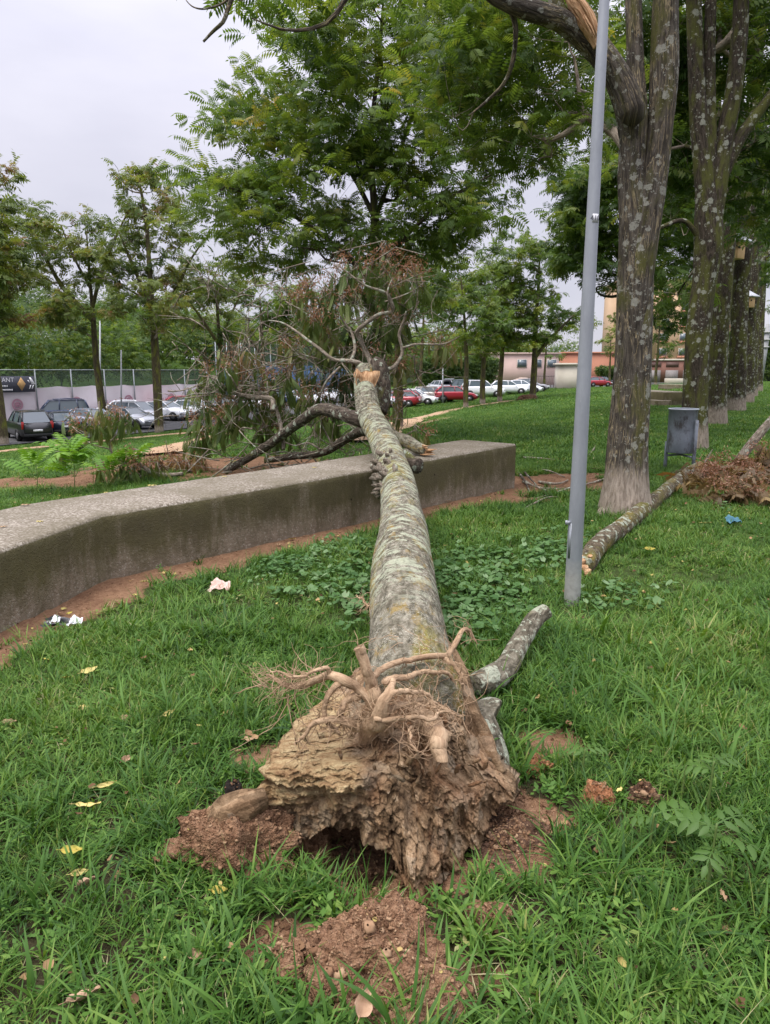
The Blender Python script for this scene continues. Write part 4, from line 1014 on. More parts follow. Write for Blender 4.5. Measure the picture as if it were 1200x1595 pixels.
SEEDT = (np.array([(0, 0, 0), (.022, .009, .003), (.055, 0, -.004), (.022, -.009, .003)]), np.array([(0, 1, 2, 3)]), np.zeros((0, 3), int))
rg = np.random.default_rng(14)
ML, MS, MT = MB(), MB(), MB()
# each shock in the photograph, by where it hangs: centre, spread, how many, distance
for (cx, cy, rx, ry, n, yy, tone) in [(505, 500, 35, 60, 26, 10.6, None), (545, 470, 40, 45, 26, 10.9, .35), (590, 450, 40, 40, 24, 10.8, .3), (640, 440, 30, 30, 14, 10.8, .5), (610, 510, 32, 45, 20, 11.0, .3), (560, 530, 30, 40, 18, 11.2, .25), (520, 565, 35, 35, 18, 11.0, .35),
                                     (475, 610, 40, 30, 14, 11.2, .5), (380, 590, 25, 28, 12, 11.0, .4), (345, 620, 40, 40, 22, 11.0, .4), (330, 665, 40, 35, 20, 11.0, .35), (385, 650, 40, 40, 20, 11.2, .45), (440, 620, 30, 35, 14, 11.4, .55), (455, 560, 25, 28, 7, 11.4, .8),
                                     (430, 668, 40, 28, 16, 11.4, .4), (505, 655, 35, 35, 16, 11.0, .4), (545, 620, 12, 40, 10, 11.0, .3), (600, 650, 22, 30, 9, 10.6, .8), (622, 580, 18, 12, 7, 10.9, .9), (650, 690, 14, 8, 3, 9.9, .9), (300, 690, 22, 22, 6, 11.2, .5), (365, 570, 25, 14, 6, 10.9, .85), (480, 470, 20, 25, 8, 10.9, .7), (690, 545, 25, 12, 6, 11.5, .8)]:
    for k in range(int(n * .52 + .5)):
        a = rg.uniform(-1, 1, 2)
        while a @ a > 1: a = rg.uniform(-1, 1, 2)
        p = P(cx + a[0] * rx, cy + a[1] * ry - 14, yy + .35 + rg.normal(0, .5))
        wilt(ML, MS, MT, p, rg, n=13, r=.17, seeds=1 + int(rg.random() < .3) if rg.random() < (.8 if tone and tone > .6 else .6) else 0, tone=None if tone is None else tone + rg.normal(0, .12), scale=.9)
        if rg.random() < .35:        # a thin twig holds it from the nearest limb line
            MT.tube([p + R(0, 0, .1), p + R(*rg.normal(0, .25, 2), .35), p + R(*rg.normal(0, .4, 2), .15)], [.006, .008, .009], 4)
for k in range(170):          # bare broken twigs all through the crown
    p = P(rg.choice([rg.normal(550, 55), rg.normal(400, 55)]), rg.uniform(440, 670), rg.uniform(10.0, 11.2)); p[2] = max(p[2], tz(p[0], p[1]) + .1)
    d = rg.normal(size=3); d /= np.linalg.norm(d); L = rg.uniform(.25, .8); q1 = p + d * L * .5 + rg.normal(0, .07, 3); q2 = q1 + (d + rg.normal(0, .5, 3)) * L * .5
    r0 = rg.uniform(.005, .013); MT.tube(smooth_line([p, q1, q2], 7), np.linspace(r0, .003, 7), 4)
    for j in range(3): e = q1 + (d + rg.normal(0, .8, 3)) * L * rg.uniform(.2, .5); MT.tube([q1, (q1 + e) / 2 + rg.normal(0, .03, 3), e], [.006, .004, .002], 4)
part(ML, 'wilted_leaves', WILT, FT); sk_ = part(MS, 'seed_keys', SEED, FT); sk_['kind'] = 'stuff'
tg = part(MT, 'twigs', BARK_P, FT, smooth=True); tg['kind'] = 'stuff'
del tg, t_

# ---- root end: rotten heartwood seen end on
k = NT('rotten_wood', 0.92, 0.12)
bk = k.attr('bk', 'Vector'); pz = k.pos()
st = k.scale(bk, (1, 1, .30))
f1 = k.noise(st, 11, 8, .7, .8); f2 = k.noise(bk, 34, 6, .7); f3 = k.noise(bk, 4.0, 3)
c = k.ramp(k.math('ADD', k.math('MULTIPLY', f1, .6), k.math('MULTIPLY', f2, .4)), [(.33, (.030, .018, .010)), (.42, (.13, .082, .045)), (.51, (.27, .180, .102)), (.60, (.40, .285, .175)), (.73, (.54, .42, .29))])
vw = k.n('ShaderNodeVectorMath', operation='ADD'); k.put(vw.inputs[0], bk); k.put(vw.inputs[1], k.scale(k.noise(bk, 12, 4, .7, out='Color'), (.06, .06, .06)))
cellc = k.sep(k.voro(vw.outputs[0], 17, out='Color'))
c = k.mix(1.0, c, k.ramp(cellc[0], [(.0, .65), (.5, 1.0), (1.0, 1.35)]), 'MULTIPLY')
c = k.mix(k.ramp(cellc[1], [(.78, 0.0), (.84, .45)]), c, (.36, .29, .20))
c = k.mix(k.ramp(f3, [(.50, 0.0), (.66, .45)]), c, k.ramp(f2, [(.3, (.10, .035, .016)), (.6, (.34, .15, .065))]))
pale = k.ramp(k.math('ADD', k.math('MULTIPLY', k.noise(k.scale(bk, (.35, 1, 1.2)), 20, 7, .72, .6), .6), k.math('MULTIPLY', k.noise(k.scale(bk, (.25, 1, 1.6)), 75, 5, .7, .4), .4)), [(.34, (.12, .06, .03)), (.46, (.34, .22, .11)), (.6, (.54, .42, .23)), (.76, (.64, .54, .36))])
c = k.mix(k.ramp(k.attr('rnd'), [(.5, 0.0), (.75, 1.0)]), c, pale)
soilc = k.ramp(k.noise(bk, 60, 5, .7), [(.3, (.10, .055, .03)), (.55, (.23, .135, .075)), (.75, (.34, .22, .13))])
c = k.mix(k.ramp(k.attr('rnd'), [(.14, 1.0), (.34, 0.0)]), c, soilc)
k.base(c); k.bump(k.math('ADD', k.math('MULTIPLY', f1, .7), k.math('MULTIPLY', f2, .8)), 1.0, .035)
ROT = k.m
k = NT('root_bark', 0.9, 0.15); bk = k.attr('bk', 'Vector')
k.base(k.ramp(k.math('ADD', k.math('MULTIPLY', k.noise(k.scale(bk, (1, 1, .3)), 50, 5, .65), .7), k.math('MULTIPLY', k.noise(k.pos(), 9, 3), .3)), [(.30, (.15, .095, .055)), (.46, (.32, .215, .13)), (.60, (.46, .33, .21)), (.78, (.56, .43, .29))])); k.bump(k.math('ADD', k.noise(k.scale(bk, (1, 1, .2)), 70, 6, .7), k.math('MULTIPLY', k.noise(bk, 120, 4), .5)), .6, .015)
ROOTM = k.m
OUT = [(575, 1098, 2.40), (610, 1088, 2.43), (650, 1088, 2.44), (690, 1100, 2.45), (722, 1125, 2.46), (748, 1160, 2.46), (772, 1190, 2.44), (792, 1214, 2.40), (787, 1238, 2.34), (765, 1252, 2.30), (752, 1278, 2.24), (735, 1300, 2.18), (712, 1325, 2.10), (690, 1358, 2.03), (672, 1385, 1.97), (655, 1398, 1.94), (640, 1372, 1.98), (624, 1345, 2.03), (606, 1318, 2.08), (582, 1300, 2.12), (560, 1282, 2.15), (535, 1276, 2.18), (512, 1272, 2.20), (492, 1290, 2.2), (470, 1282, 2.22), (446, 1262, 2.22), (428, 1242, 2.20), (414, 1222, 2.17), (424, 1200, 2.18), (436, 1178, 2.22), (462, 1162, 2.27), (500, 1150, 2.32), (535, 1135, 2.36), (555, 1115, 2.39)]
def root_plate():
    o = PL(OUT, 0); n = 640
    m = len(o); oc = smooth_line(np.vstack([o, o[:1]]), n + 1)[:n]
    rag = fbm(np.column_stack([np.arange(n) * .07, np.zeros(n), np.zeros(n)]), 4, 41)
    cen = P(610, 1195, 2.14); oc = oc + (oc - cen) * (.05 * rag)[:, None]
    back = np.array([FTP[1, :3] + FTP[1, 3] * .97 * R(math.cos(a), 0, math.sin(a)) for a in np.linspace(0, 2 * math.pi, n, endpoint=False)])
    # match the angular start: oc runs clockwise from the top as seen from the camera
    angs = np.arctan2(oc[:, 2] - cen[2], oc[:, 0] - cen[0])
    back = np.array([FTP[1, :3] + R(0, .1, 0) + FTP[1, 3] * .96 * R(math.cos(a), 0, math.sin(a)) for a in angs])
    rows = []
    for t in np.linspace(0, 1, 40)[:-1]:                        # skirt from the stem out to the rim
        e = t ** 1.7
        rows.append(back * (1 - e) + oc * e + R(0, 0, 0))
    nsk = len(rows)
    for t in np.linspace(0, 1, 150):                            # the broken face, rim to centre
        p = oc * (1 - t) + cen * t
        p = p + R(0, -.10, .02) * math.sin(math.pi * min(1, t * .8 + .08)) * .5
        rows.append(p)
    v = np.array(rows); M, N = v.shape[:2]
    vv = v.reshape(-1, 3)
    wv = vv + .02 * np.stack([fbm(vv * 9, 3, 90 + j) for j in range(3)], 1)
    eA, hA = voro3(wv * R(15, 15, 11), 3); eB, hB = voro3(wv * R(6, 9, 30), 4); eC, hC = voro3(wv * R(30, 18, 19), 5); eD, hD = voro3(wv * R(55, 45, 40), 6)
    rd = fbm(vv * R(7, 7, 9), 5, 42, ridged=True); n2 = fbm(vv * R(26, 26, 20), 4, 43, ridged=True); n3 = fbm(vv * 70, 3, 44); big = fbm(vv * 3.2, 2, 45)
    terr_ = np.abs(((vv[:, 2] + .05 * fbm(vv * R(5, 5, 2), 3, 46)) * 16) % 1 - .5)
    amp = np.concatenate([np.linspace(0, 1, nsk), np.ones(M - nsk)]).repeat(N)
    u0 = vv - cen
    wB = sstep(.0, .12, -u0[:, 0] - .02) * sstep(-.22, -.08, u0[:, 2]); wC = sstep(.02, .14, -u0[:, 2] - .04) * (1 - wB); wA = np.clip(1 - wB - wC, 0, 1)
    cell = wA * (.020 * hA - .012 * (1 - sstep(.0, .07, eA))) + wB * (.017 * hB - .010 * (1 - sstep(.0, .12, eB)) + .022 * fbm(wv * R(7, 25, 60), 4, 49) + .02 * fbm(wv * R(4, 9, 22), 3, 53, ridged=True)) + wC * (.014 * hC - .010 * (1 - sstep(.0, .07, eC)))
    fold = fbm(wv * R(9, 6, 4), 5, 47, ridged=True); pit = sstep(.25, .6, fbm(wv * R(10, 8, 8), 4, 48))
    disp = amp * (cell + .005 * hD + .045 * fold + .030 * rd + .016 * n2 + .008 * n3 + .05 * big - .05 * pit * (1 - wB))
    # push along the local outward direction: towards the camera on the face, radially on the skirt
    dr = np.concatenate([np.repeat((oc - cen)[None], nsk, 0).reshape(-1, 3), np.tile(R(0, -1, .15), ((M - nsk) * N, 1))]); dr /= np.linalg.norm(dr, axis=1)[:, None] + 1e-9
    rim = np.exp(-((np.arange(M) - nsk) / 5.0) ** 2).repeat(N)[:, None]
    rdir = (np.tile(oc - cen, (M, 1))); rdir /= np.linalg.norm(rdir, axis=1)[:, None]
    vv = vv + dr * disp[:, None] + rdir * rim * (.020 * n2 + .02 * rd)[:, None] * amp[:, None]
    # which wood: 1 pale sound wood upper left, 0 soil-caked top, .45 brown rot
    u = vv - cen
    pale = (1 - sstep(.01, .09, u[:, 2] + .04 * fbm(vv * 8, 3, 57))) * sstep(.02, .16, -u[:, 0] - .04 + .06 * fbm(vv * 6, 3, 50)) * sstep(-.20, -.06, u[:, 2] + .06 * fbm(vv * 5, 3, 51)) 
    soil = sstep(.02, .10, u[:, 2] - .06 + .06 * fbm(vv * 6, 3, 52)) * (1 - pale * 1.2)
    col = np.clip(.42 + .5 * pale - .42 * np.clip(soil, 0, 1), 0, 1)
    ii = np.arange(M * N).reshape(M, N)
    q = np.stack([ii[:-1], np.roll(ii[:-1], -1, 1), np.roll(ii[1:], -1, 1), ii[1:]], 2).reshape(-1, 4)
    return MB().add(vv, f4=q, rnd=col)
RP = part(root_plate(), 'root_plate', ROT, FT, smooth=False); RP['label'] = 'crumbling rotten root end, cream wood at upper left'
# big chips and flakes standing proud of the rotten face
mb = MB(); rg = np.random.default_rng(62)
for k in range(70):
    px = rg.uniform(440, 770); py = rg.uniform(1170, 1370)
    if py > 1300 and not (610 < px < 725): continue
    if py > 1270 and px < 560: continue
    yy = 2.085 + .0009 * abs(px - 620) - .0004 * max(0, py - 1250) + rg.normal(0, .02)
    c = P(px, py, yy); L = rg.uniform(.012, .04); w = rg.uniform(.16, .34) * L; th = L * .10
    d = rg.normal(size=3) * R(.6, .4, 1); d /= np.linalg.norm(d); s_ = np.cross(d, R(0, -1, 0)); s_ /= np.linalg.norm(s_); n_ = np.cross(d, s_)
    j = lambda: rg.uniform(.6, 1.2)
    ring = np.array([c - d * L * j(), c - d * L * .3 + s_ * w * j(), c + d * L * .6 * j() + s_ * w * .7, c + d * L * j(), c + d * L * .2 - s_ * w * j(), c - d * L * .7 - s_ * w * .6 * j()])
    mb.extrude(ring, n_ * th, -n_ * th); mb.rnd[-1][:] = .9 if (px < 560 and py < 1250 and rg.random() < .8) else .45
fl = part(mb, 'wood_flakes', ROT, FT); fl['kind'] = 'stuff'
# torn bark lip along the right flank
br('bark_flap', [(690, 1000, 2.95), (712, 1045, 2.75), (728, 1100, 2.55), (752, 1150, 2.48), (782, 1205, 2.40)], [.02, .035, .04, .04, .02], ROT, sides=10, n=60, seed=70, rough=.6)
def rootp(pts, rr, seed, n=110, sides=18, rough=.22, name='root', wob=.006):
    a = PL(pts, 0); q = smooth_line(np.column_stack([a, rr]), n)
    w = np.stack([fbm(np.column_stack([np.arange(n) * .055, np.full(n, seed), np.full(n, j * 5.)]), 3, seed) for j in range(3)], 1)
    q[:, :3] += w * wob * np.minimum(1, np.arange(n) / 9)[:, None]
    mb = MB(); mb.tube(q[:, :3], q[:, 3], sides, rough=rough, rfreq=1.2, seed=seed)
    return mb, q
ROOTS = [
    ([(600, 1150, 2.26), (590, 1110, 2.22), (578, 1070, 2.20), (570, 1040, 2.20), (562, 1006, 2.21)], [.05, .045, .032, .027, .022]),
    ([(600, 1140, 2.25), (580, 1100, 2.2), (556, 1078, 2.2), (538, 1060, 2.2), (515, 1050, 2.22), (490, 1058, 2.24), (466, 1066, 2.26), (440, 1064, 2.28), (418, 1056, 2.3)], [.045, .034, .025, .021, .018, .015, .012, .009, .004]),
    ([(556, 1172, 2.36), (568, 1145, 2.24), (588, 1112, 2.15), (602, 1085, 2.14), (608, 1060, 2.2)], [.05, .05, .046, .03, .012]),
    ([(660, 1120, 2.3), (676, 1138, 2.18), (684, 1160, 2.11), (688, 1185, 2.08)], [.06, .052, .044, .030]),
    ([(640, 1090, 2.42), (655, 1120, 2.30), (672, 1140, 2.2), (700, 1150, 2.2)], [.05, .05, .04, .02]),
    ([(575, 1058, 2.2), (595, 1040, 2.28), (625, 1028, 2.36), (655, 1024, 2.42), (690, 1022, 2.5), (708, 1000, 2.6), (718, 984, 2.65), (732, 984, 2.68), (744, 1000, 2.68)], [.016, .014, .013, .013, .014, .013, .010, .009, .004]),
    ([(590, 1110, 2.15), (620, 1095, 2.18), (655, 1092, 2.24), (690, 1100, 2.28), (720, 1115, 2.32)], [.016, .013, .010, .008, .004]),
    ([(585, 1120, 2.12), (620, 1118, 2.12), (665, 1116, 2.15), (700, 1112, 2.2)], [.012, .009, .008, .004]),
    ([(540, 1062, 2.2), (520, 1080, 2.18), (505, 1100, 2.17), (512, 1130, 2.16), (528, 1140, 2.16)], [.015, .012, .010, .008, .004]),
    ([(560, 1132, 2.18), (525, 1122, 2.16), (495, 1126, 2.15), (475, 1140, 2.14), (455, 1158, 2.13)], [.018, .014, .011, .009, .004]),
    ([(575, 940, 3.45), (582, 965, 3.22), (588, 990, 3.02), (592, 1010, 2.84), (594, 1035, 2.66), (590, 1060, 2.5)], [.004, .006, .007, .008, .009, .010]),
    ([(556, 926, 3.5), (566, 938, 3.46), (576, 946, 3.40)], [.004, .006, .006]),
    ([(515, 1050, 2.22), (500, 1043, 2.2), (470, 1050, 2.2), (448, 1048, 2.21), (425, 1044, 2.22)], [.010, .008, .006, .005, .002]),
    ([(600, 1060, 2.22), (630, 1052, 2.3), (668, 1048, 2.36), (700, 1052, 2.42), (712, 1066, 2.42)], [.016, .013, .010, .008, .004]),
    ([(640, 1130, 2.14), (640, 1150, 2.06), (648, 1170, 2.04), (654, 1180, 2.05), (646, 1180, 2.05)], [.006, .005, .004, .004, .003]),
    ([(612, 1060, 2.24), (605, 1085, 2.14), (640, 1078, 2.2), (670, 1085, 2.26), (690, 1130, 2.2)], [.012, .012, .010, .008, .004]),
    ([(690, 1022, 2.5), (710, 1038, 2.45), (722, 1070, 2.42)], [.012, .008, .004]), ([(560, 1080, 2.2), (540, 1095, 2.18), (532, 1115, 2.17), (548, 1130, 2.17)], [.02, .014, .010, .006])]
tips = []
for k, (pp, rr) in enumerate(ROOTS):
    rr = [r_ * (.64 if r_ > .024 else .85) for r_ in rr]
    mb, q = rootp(pp, rr, 100 + k, wob=.016, rough=.26); part(mb, 'root', ROOTM, FT, smooth=True); tips.append((q, rr))
# hair-fine rootlets
mb = MB(); rg = np.random.default_rng(77)
def hair(p, d, L, r, bend=.6):
    pts = [p]; n = 9
    for k in range(n):
        d = d + rg.normal(0, bend * .5, 3); d /= np.linalg.norm(d); pts.append(pts[-1] + d * L / n)
    mb.tube(pts, np.linspace(r, r * .3, n + 1), 4, cap=False)
for (q, rr) in tips:
    for j in range(30 if rr[0] < .03 else 22):
        i = rg.integers(20, len(q)); hair(q[i, :3], rg.normal(size=3), rg.uniform(.03, .14), rg.uniform(.0009, .0022))
for j in range(90):        # the brushy left-hand root tip
    p = P(rg.uniform(405, 500), rg.uniform(1045, 1075), 2.25 + rg.normal(0, .03)); hair(p, R(-1, rg.normal(0, .4), rg.normal(-.1, .5)), rg.uniform(.05, .15), rg.uniform(.0008, .002))
for j in range(120): hair(P(rg.uniform(520, 740), rg.uniform(1090, 1150), 2.13 + rg.uniform(0, .1)), rg.normal(size=3) * R(1, .5, 1), rg.uniform(.05, .18), rg.uniform(.0008, .0022))
for j in range(14): hair(P(rg.uniform(430, 540), rg.uniform(1060, 1140), 2.2 + rg.normal(0, .03)), R(rg.normal(-.4, .5), rg.normal(0, .4), -1), rg.uniform(.12, .28), rg.uniform(.001, .0022), .35)
for j in range(26): hair(P(rg.uniform(600, 720), rg.uniform(990, 1050), 2.62 - .002 * 20 + rg.normal(0, .02)), rg.normal(size=3) * R(1, .4, .4), rg.uniform(.06, .2), rg.uniform(.0008, .0018))
rl = part(mb, 'rootlets', ROOTM, FT, smooth=True); rl['kind'] = 'stuff'
del rl, fl

# ------------------------------------------------------------------ grass and ground plants
def blade(mb, p, az, L, w, lean, curl, rnd, n=4, tw=0.0):
    """one arching blade"""
    d = R(math.cos(az), math.sin(az), 0); sd = R(-math.sin(az), math.cos(az), 0)
    V = []; a = math.pi / 2 - lean; q = np.asarray(p, float)
    for k in range(n + 1):
        f = k / n; ww = w * (1 - f ** 2.2) * (.65 + .6 * min(1, f * 2.5)) * .62
        t = sd * math.cos(tw * f) + R(0, 0, 1) * math.sin(tw * f)
        V += [q - t * ww, q + t * ww]
        q = q + (d * math.cos(a) + R(0, 0, math.sin(a))) * L / n; a -= curl / n
    mb.add(V, f4=[(2 * k, 2 * k + 1, 2 * k + 3, 2 * k + 2) for k in range(n)], rnd=rnd)
def make_tufts():
    rg = np.random.default_rng(3); out = []
    def fin(mb): out.append(bpy.data.objects.new('tuft_source', mb.mesh('tuft_source', GRASS_M)))
    for v in range(5):        # 0-4 broad arching crabgrass
        mb = MB()
        for k in range(15):
            p = R(*rg.normal(0, .022, 2), -.01); blade(mb, p, rg.uniform(0, 6.28), rg.uniform(.06, .15), rg.uniform(.0055, .0100), rg.uniform(.15, .85), rg.uniform(.5, 1.9), np.clip(rg.normal(.48, .2), 0, 1), 4, rg.uniform(-.6, .6))
        for k in range(2): blade(mb, R(*rg.normal(0, .03, 2), .0), rg.uniform(0, 6.28), rg.uniform(.06, .14), .0022, rg.uniform(.9, 1.45), rg.uniform(0, .5), 1.15, 3)
        fin(mb)
    for v in range(4):        # 5-8 finer, longer and straighter
        mb = MB()
        for k in range(20):
            p = R(*rg.normal(0, .025, 2), -.01); blade(mb, p, rg.uniform(0, 6.28), rg.uniform(.07, .19), rg.uniform(.0024, .0050), rg.uniform(.1, .7), rg.uniform(.3, 1.5), np.clip(rg.normal(.56, .2), 0, 1), 4)
        fin(mb)
    for v in range(3):        # 9-11 low small-leaved herbs
        mb = MB()
        for k in range(20):
            p = R(*rg.normal(0, .035, 2), rg.uniform(.005, .05)); az = rg.uniform(0, 6.28); L = rg.uniform(.02, .042); w = L * .5; d = R(math.cos(az), math.sin(az), rg.uniform(-.2, .4)); s = R(-d[1], d[0], 0)
            mb.add([p, p + d * L * .45 + s * w * .5, p + d * L, p + d * L * .45 - s * w * .5], f4=[(0, 3, 2, 1)], rnd=np.clip(rg.normal(.62, .15), 0, 1))
        fin(mb)
    for v in range(2):        # 12-13 long loose blades with pale seed stalks
        mb = MB()
        for k in range(9):
            p = R(*rg.normal(0, .02, 2), -.01); blade(mb, p, rg.uniform(0, 6.28), rg.uniform(.16, .30), rg.uniform(.005, .010), rg.uniform(.2, .6), rg.uniform(.6, 1.7), np.clip(rg.normal(.5, .2), 0, 1), 6, rg.uniform(-.5, .5))
        for k in range(2):
            p = R(*rg.normal(0, .02, 2), 0); blade(mb, p, rg.uniform(0, 6.28), rg.uniform(.22, .34), .0016, rg.uniform(.2, .6), rg.uniform(.2, .7), .96, 5)
        fin(mb)
    for v in range(2):        # 14-15 dense short cushion for the distance
        mb = MB()
        for k in range(34):
            p = R(*rg.normal(0, .09, 2), -.01); blade(mb, p, rg.uniform(0, 6.28), rg.uniform(.05, .10), rg.uniform(.007, .013), rg.uniform(.2, .9), rg.uniform(.4, 1.4), np.clip(rg.normal(.5, .2), 0, 1), 2)
        fin(mb)
    return out
def foliage_inst_mat(name, stops, transl, psc=.8, spec=.25):
    k = NT(name, 0.55, spec)
    oi = k.n('ShaderNodeObjectInfo'); f = k.attr('rnd'); nz = k.noise(k.pos(), psc, 4)
    f2 = k.math('ADD', k.math('ADD', k.math('MULTIPLY', f, .75), k.math('MULTIPLY', oi.outputs['Random'], .25)), k.math('MULTIPLY', k.math('SUBTRACT', nz, .5), .9))
    c = k.ramp(f2, stops); k.base(c)
    tr = k.n('ShaderNodeBsdfTranslucent'); k.put(tr.inputs['Color'], k.mix(1.0, c, (1.4, 1.3, .6), 'MULTIPLY'))
    mx = k.n('ShaderNodeMixShader'); mx.inputs[0].default_value = transl
    k.t.links.new(k.b.outputs[0], mx.inputs[1]); k.t.links.new(tr.outputs[0], mx.inputs[2]); k.t.links.new(mx.outputs[0], k.out.inputs['Surface'])
    return k.m
GRASS_M = foliage_inst_mat('grass_blades', [(.08, (.017, .050, .011)), (.35, (.045, .114, .017)), (.6, (.086, .178, .028)), (.82, (.155, .252, .046)), (.93, (.25, .27, .08)), (.99, (.40, .36, .20))], .30)
def scatter(name, pts, rot, scl, idx, sources):
    """ONE object: every point carries an instance of one of the sources"""
    me = bpy.data.meshes.new(name); me.vertices.add(len(pts)); me.vertices.foreach_set('co', np.asarray(pts, np.float32).ravel())
    for nm, ty, arr, key in (('rot', 'FLOAT_VECTOR', rot, 'vector'), ('scl', 'FLOAT', scl, 'value'), ('src', 'INT', idx, 'value')):
        a = me.attributes.new(nm, ty, 'POINT'); a.data.foreach_set(key, np.asarray(arr, np.int32 if ty == 'INT' else np.float32).ravel())
    o = bpy.data.objects.new(name, me); COL.objects.link(o)
    c = bpy.data.collections.new(name + '_sources')
    for k, s in enumerate(sources): s.name = '%s_%02d' % (name, k); c.objects.link(s)
    ng = bpy.data.node_groups.new(name, 'GeometryNodeTree')
    ng.interface.new_socket('Geometry', in_out='INPUT', socket_type='NodeSocketGeometry'); ng.interface.new_socket('Geometry', in_out='OUTPUT', socket_type='NodeSocketGeometry')
    gi = ng.nodes.new('NodeGroupInput'); go = ng.nodes.new('NodeGroupOutput')
    ci = ng.nodes.new('GeometryNodeCollectionInfo'); ci.inputs['Collection'].default_value = c; ci.inputs['Separate Children'].default_value = True; ci.inputs['Reset Children'].default_value = True
    ip = ng.nodes.new('GeometryNodeInstanceOnPoints'); ip.inputs['Pick Instance'].default_value = True
    def at(nm, ty):
        a = ng.nodes.new('GeometryNodeInputNamedAttribute'); a.data_type = ty; a.inputs['Name'].default_value = nm; return a.outputs['Attribute']
    er = ng.nodes.new('FunctionNodeEulerToRotation')
    L = ng.links
    L.new(gi.outputs[0], ip.inputs['Points']); L.new(ci.outputs[0], ip.inputs['Instance']); L.new(at('src', 'INT'), ip.inputs['Instance Index'])
    L.new(at('rot', 'FLOAT_VECTOR'), er.inputs[0]); L.new(er.outputs[0], ip.inputs['Rotation']); L.new(at('scl', 'FLOAT'), ip.inputs['Scale'])
    L.new(ip.outputs[0], go.inputs[0])
    md = o.modifiers.new('scatter', 'NODES'); md.node_group = ng
    return tag(o, kind='stuff')
rg = np.random.default_rng(8)
P_, S_, I_ = [], [], []
def sow(n, y0, y1, dens_keep, kinds, probs, s0, s1, xpad=1.3, f=None):
    """n tries over the view wedge between y0 and y1"""
    y = np.sqrt(rg.uniform(y0 * y0, y1 * y1, n)); x = (rg.uniform(-1, 1, n)) * (0.60 * y + xpad)
    z = terr(x, y); d = dirt(x, y)
    on = (rg.random(n) > np.clip(d * 1.25, 0, .985)) & (rg.random(n) < dens_keep)
    # nothing grows through the wall, the path ribbons or the tarmac
    u = np.array([(W_E - W_B)[1], -(W_E - W_B)[0]]); u = u / np.linalg.norm(u)
    dw = seg_dist(x, y, WALL_FRONT); behind = ((x - W_B[0]) * u[0] + (y - W_B[1]) * u[1] < 0.0)
    on &= ~(behind & (dw < 1.02)); on &= ~((y < 5.4) & (x < W_A[0] - .0) & (dw < 1.05) & (x < np.interp(y, [-1, 1.9, 4.23, 5.35], [-3.6, -2.95, -2.43, -2.17])))
    for (pp, w) in PATHS: on &= seg_dist(x, y, pp) > w * rg.uniform(.75, 1.15, n)
    t = TX * x + TY * y; on &= t < 37.6
    if f is not None: on &= f(x, y)
    x, y, z = x[on], y[on], z[on]; m = len(x)
    patch = fbm(np.column_stack([x * .9, y * .9, x * 0]), 3, 61)
    kk = rg.choice(kinds, m, p=probs)
    P_.append(np.column_stack([x, y, z])); I_.append(kk); S_.append(rg.uniform(s0, s1, m) * (1 + .55 * patch))
PATHS = [(gp((-60, 712), (0, 704), (100, 694), (200, 684), (280, 676), (340, 671)), .40), (gp((240, 710), (275, 697), (300, 689), (330, 681), (360, 675)), .6), (gp((560, 690), (610, 668), (645, 655), (690, 643), (730, 635), (770, 629), (795, 625)), .62)]
near = [0, 1, 2, 3, 4, 5, 6, 7, 8, 9, 10, 11, 12, 13]
pn = np.array([.11] * 5 + [.06] * 4 + [.05] * 3 + [.025] * 2); pn /= pn.sum()
sow(13200, .75, 4.2, 1, near, pn, .62, 1.12)
sow(35000, 4.0, 12.5, 1, near[:12], np.array([.10] * 5 + [.09] * 4 + [.05] * 3) / np.sum([.10] * 5 + [.09] * 4 + [.05] * 3), .55, 1.0)
sow(60000, 12, 46, 1, [14, 15, 0, 5], [.42, .42, .08, .08], .8, 1.35)
sow(26000, 46, 100, 1, [14, 15], [.5, .5], 1.5, 2.6)
pts = np.vstack(P_); m = len(pts); idx_ = np.concatenate(I_); scl = np.concatenate(S_)
rot = np.column_stack([rg.normal(0, .16, m), rg.normal(0, .16, m), rg.uniform(0, 6.283, m)])
scatter('grass', pts, rot, scl, idx_, make_tufts())

# dry thatch, twig bits and crumbs of soil on the bare ground
k = NT('crumb_mat', .95, .1); oi = k.n('ShaderNodeObjectInfo')
k.base(k.ramp(k.math('ADD', k.math('MULTIPLY', oi.outputs['Random'], .8), k.math('MULTIPLY', k.noise(k.obj(), 60, 3), .2)), [(0.05, (.06, .032, .018)), (.4, (.15, .082, .045)), (.7, (.25, .15, .085)), (.95, (.34, .235, .145))])); CRUMB = k.m
def crumb_sources():
    rg = np.random.default_rng(12); out = []
    for v in range(5):
        n = 8; mb = MB(); d = []
        for i in range(7):
            for j in range(10):
                th = math.pi * (i + .5) / 7; ph = 2 * math.pi * j / 10; d.append((math.sin(th) * math.cos(ph), math.sin(th) * math.sin(ph), math.cos(th)))
        d = np.array(d); r = .011 * (1 + .5 * vnoise(d * 1.7 + v * 9, 5) + .2 * vnoise(d * 4 + v, 6)); ii = np.arange(70).reshape(7, 10)
        q = np.stack([ii[:-1], ii[1:], np.roll(ii[1:], -1, 1), np.roll(ii[:-1], -1, 1)], 2).reshape(-1, 4)
        mb.add(d * r[:, None] * R(1, .8, .65), f4=q); out.append(bpy.data.objects.new('crumb', mb.mesh('crumb', CRUMB)))
    for v in range(3):
        mb = MB(); a = rg.normal(0, .01, 3); mb.tube([R(-.035, 0, .003), R(0, a[0], .007), R(.035, a[1], .003)], [.0018, .0022, .0010], 5); out.append(bpy.data.objects.new('crumb', mb.mesh('crumb', CRUMB)))
    return out
